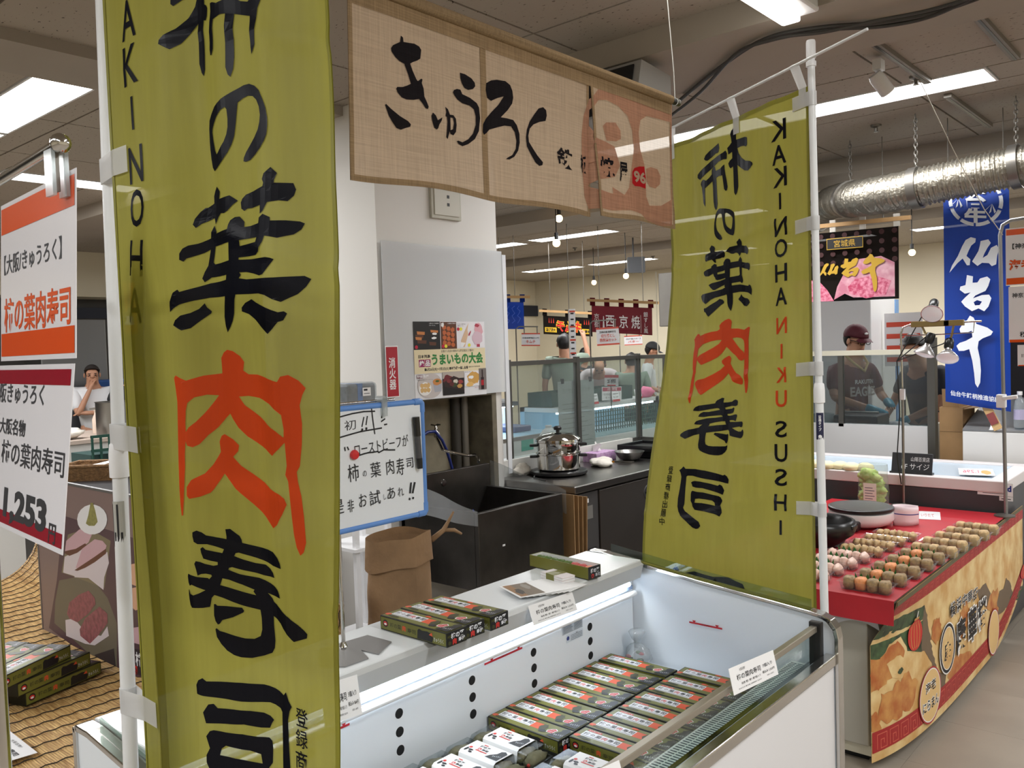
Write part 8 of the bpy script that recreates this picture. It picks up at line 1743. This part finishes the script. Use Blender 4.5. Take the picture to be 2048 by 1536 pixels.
c = PZ(178, 962, TZ2); wk = M('wicker', (150, 112, 72), .7, var=(60, .4), bump=(90, .8)); bkx = thing('wicker_basket', 'shallow brown wicker basket lined with white paper on the dark table', 'basket', (c.x, c.y, TZ2)); ex = V((CR.x, CR.y, 0)).normalized(); ey = V((CF.x, CF.y, 0)).normalized()
c = V((c.x, c.y, TZ2))+ey*.1
def ring(z0_, z1_, e0, e1): 
    P = lambda e, z: [c+ex*sx*(.14+e)+ey*sy*(.10+e)+V((0, 0, z)) for sx, sy in ((-1, -1), (1, -1), (1, 1), (-1, 1))]
    return P(e0, z0_), P(e1, z1_)
A_, B_ = ring(.001, .085, 0, .02); m = MB(); m.add(A_+B_, [(0, 1, 2, 3), (0, 1, 5, 4), (1, 2, 6, 5), (2, 3, 7, 6), (3, 0, 4, 7)]); m.build('weave', wk, bkx, solid=.006); MB().tube(B_+[B_[0]], .009, 8).build('rim', wk, bkx, smooth=True); MB().add([c+ex*-.11+ey*-.07+V((0, 0, .03)), c+ex*.12+ey*-.075+V((0, 0, .10)), c+ex*.13+ey*.08+V((0, 0, .11)), c+ex*-.11+ey*.08+V((0, 0, .06))], [(0, 1, 2, 3)]).build('paper_lining', PAP, bkx)
# white kitchen counter with pots further back
wk2 = thing('kitchen_counter', 'white kitchen counter with pots in front of the person in the polo shirt', 'counter', (-7.4, 3.2, 0)); MB().box(-7.9, -7.0, 1.6, 4.4, .0, 1.0).build('body', M('counter_offwhite', (206, 204, 200), .5), wk2, bevel=.006); MB().box(-7.92, -6.98, 1.58, 4.42, 1.0, 1.03).build('worktop', M('worktop_light', (176, 160, 148), .4), wk2)
def kpot(px, py, r, h, label):
    q = PX(px, py, -7.25); c = (q.x, q.y, 1.031); t = thing('stock_pot', label, 'pot', c); MB().lathe([(0, 0), (r, 0), (r, h), (r+.008, h+.004), (r-.004, h), (r-.006, .01), (0, .01)], c, 28).build('body', STEEL(), t, smooth=True)
    for s in (1, -1): MB().bar(V(c)+V((CR.x, CR.y, 0))*(r*s)+V((0, 0, h*.8)), V(c)+V((CR.x, CR.y, 0))*((r+.05)*s)+V((0, 0, h*.8)), .08, .014).build('handle', STEEL(), t)
kpot(238, 870, .17, .27, 'tall stainless stock pot on the kitchen counter beside the banner pole')
q = PX(192, 820, -7.5); single(MB().lathe([(0, 0), (.035, 0), (.035, .12), (.015, .17), (.015, .19), (.02, .19), (.02, .22), (0, .22)], (q.x, q.y, 1.031), 16), 'sauce_bottle', M('sauce_pinkish', (206, 186, 170), .3), 'small sauce bottle with a dark cap on the kitchen counter', 'bottle', smooth=True)
q = PX(180, 830, -7.2); o = single(MB().ball((0, 0, 0), .14, .22, .06, 18, 10, .4, 6), 'white_cloth', TW, 'folded white cloth heaped on the kitchen counter', 'cloth', smooth='all'); o.location = (-7.2, q.y-.3, 1.072)
gb = thing('green_rack', 'dark green wire rack crate stacked in front of the kitchen counter', 'crate', (-6.4, 2.85, 0))
gq = PX(205, 860, -6.4)
MB().box(-6.6, -6.25, gq.y-.15, gq.y+.35, 0, .75).build('stand', M('stand_dark', (50, 52, 54), .5), gb)
for i in range(9): MB().box(-6.25, -6.24, gq.y-.15+i*.06, gq.y-.135+i*.06, .75, 1.12).build('bar', GRB, gb)
for z in (.78, .88, 1.0, 1.1): MB().box(-6.255, -6.238, gq.y-.15, gq.y+.35, z, z+.02).build('bar', GRB, gb)
MB().box(-6.6, -6.26, gq.y-.15, gq.y+.35, .75, .98).build('crate_body', M('crate_green', (30, 60, 58), .5), gb)
q = PX(160, 895, -5.9); o = single(MB().ball((0, 0, 0), .05, .16, .025, 14, 8, .4, 2), 'green_cloth', M('cloth_bright_green', (80, 170, 50), .6), 'bright green cloth on the stall beside the wicker basket', 'cloth', smooth='all'); o.location = (-5.12, 1.82, TZ2+.02)
for k in range(2):
    q = PX(250, 790, -9.9); single(MB().box(-10.2, -9.7, q.y-.25-.0, q.y+.5, .0+k*.72, .71+k*.72), 'blue_container', M('container_blue', (40, 80, 140), .5), ('large blue storage container on the floor behind the person in the polo shirt', 'large blue storage container stacked on another behind the person in the polo shirt')[k], 'container', bevel=.02)
q0, q1 = PD(246, 566, 7.2), PD(262, 668, 7.2)
t = thing('orange_flag', 'narrow orange cloth flag hanging beside the tall banner pole', 'flag', (q0.x, q0.y, q1.z)); MB().grid(lambda a, b: V((q0.x, q0.y, q0.z))+V((CR.x, CR.y, 0))*(.10*a)-V((0, 0, (q0.z-q1.z)*b))+V((CF.x, CF.y, 0))*(.01*math.sin(a*6+b*3)), 8, 10).build('cloth', cloth('flag_orange', (238, 130, 30), .4, .02, 0), t, smooth='all'); MB().cyl((q0.x, q0.y, q0.z), (q0.x, q0.y, CEIL), .003, 6).build('cord', DSTEEL(), t)
q = PD(258, 628, 7.0); t = thing('clamp_lamp', 'small black and white clamp lamp in front of the orange flag', 'lamp', q); MB().lathe([(.02, -.05), (.03, .0), (.05, .05)], q, 14, ax=(-.5, -.2, -.8)).build('shade', BPLAS(), t, smooth=True); MB().cyl(q+V((0, 0, -.09)), q+V((0, 0, -.02)), .035, 12).build('lamp_bulb', WPLAS(), t, smooth=True); MB().cyl(q, (q.x, q.y, CEIL), .005, 6).build('rod', BPLAS(), t)
q = PX(165, 720, -10.6); single(MB().box(-11.0, -10.5, q.y-.5, q.y+.25, 0, 2.15), 'steel_fridge', M('fridge_steel', (120, 120, 120), .35, .8), 'tall steel fridge in the dark recess behind the polo shirt', 'fridge', bevel=.01)
# finish: drop the lettering workbench
bpy.data.objects.remove(_to); bpy.data.curves.remove(_tc); bpy.data.scenes.remove(_ts)
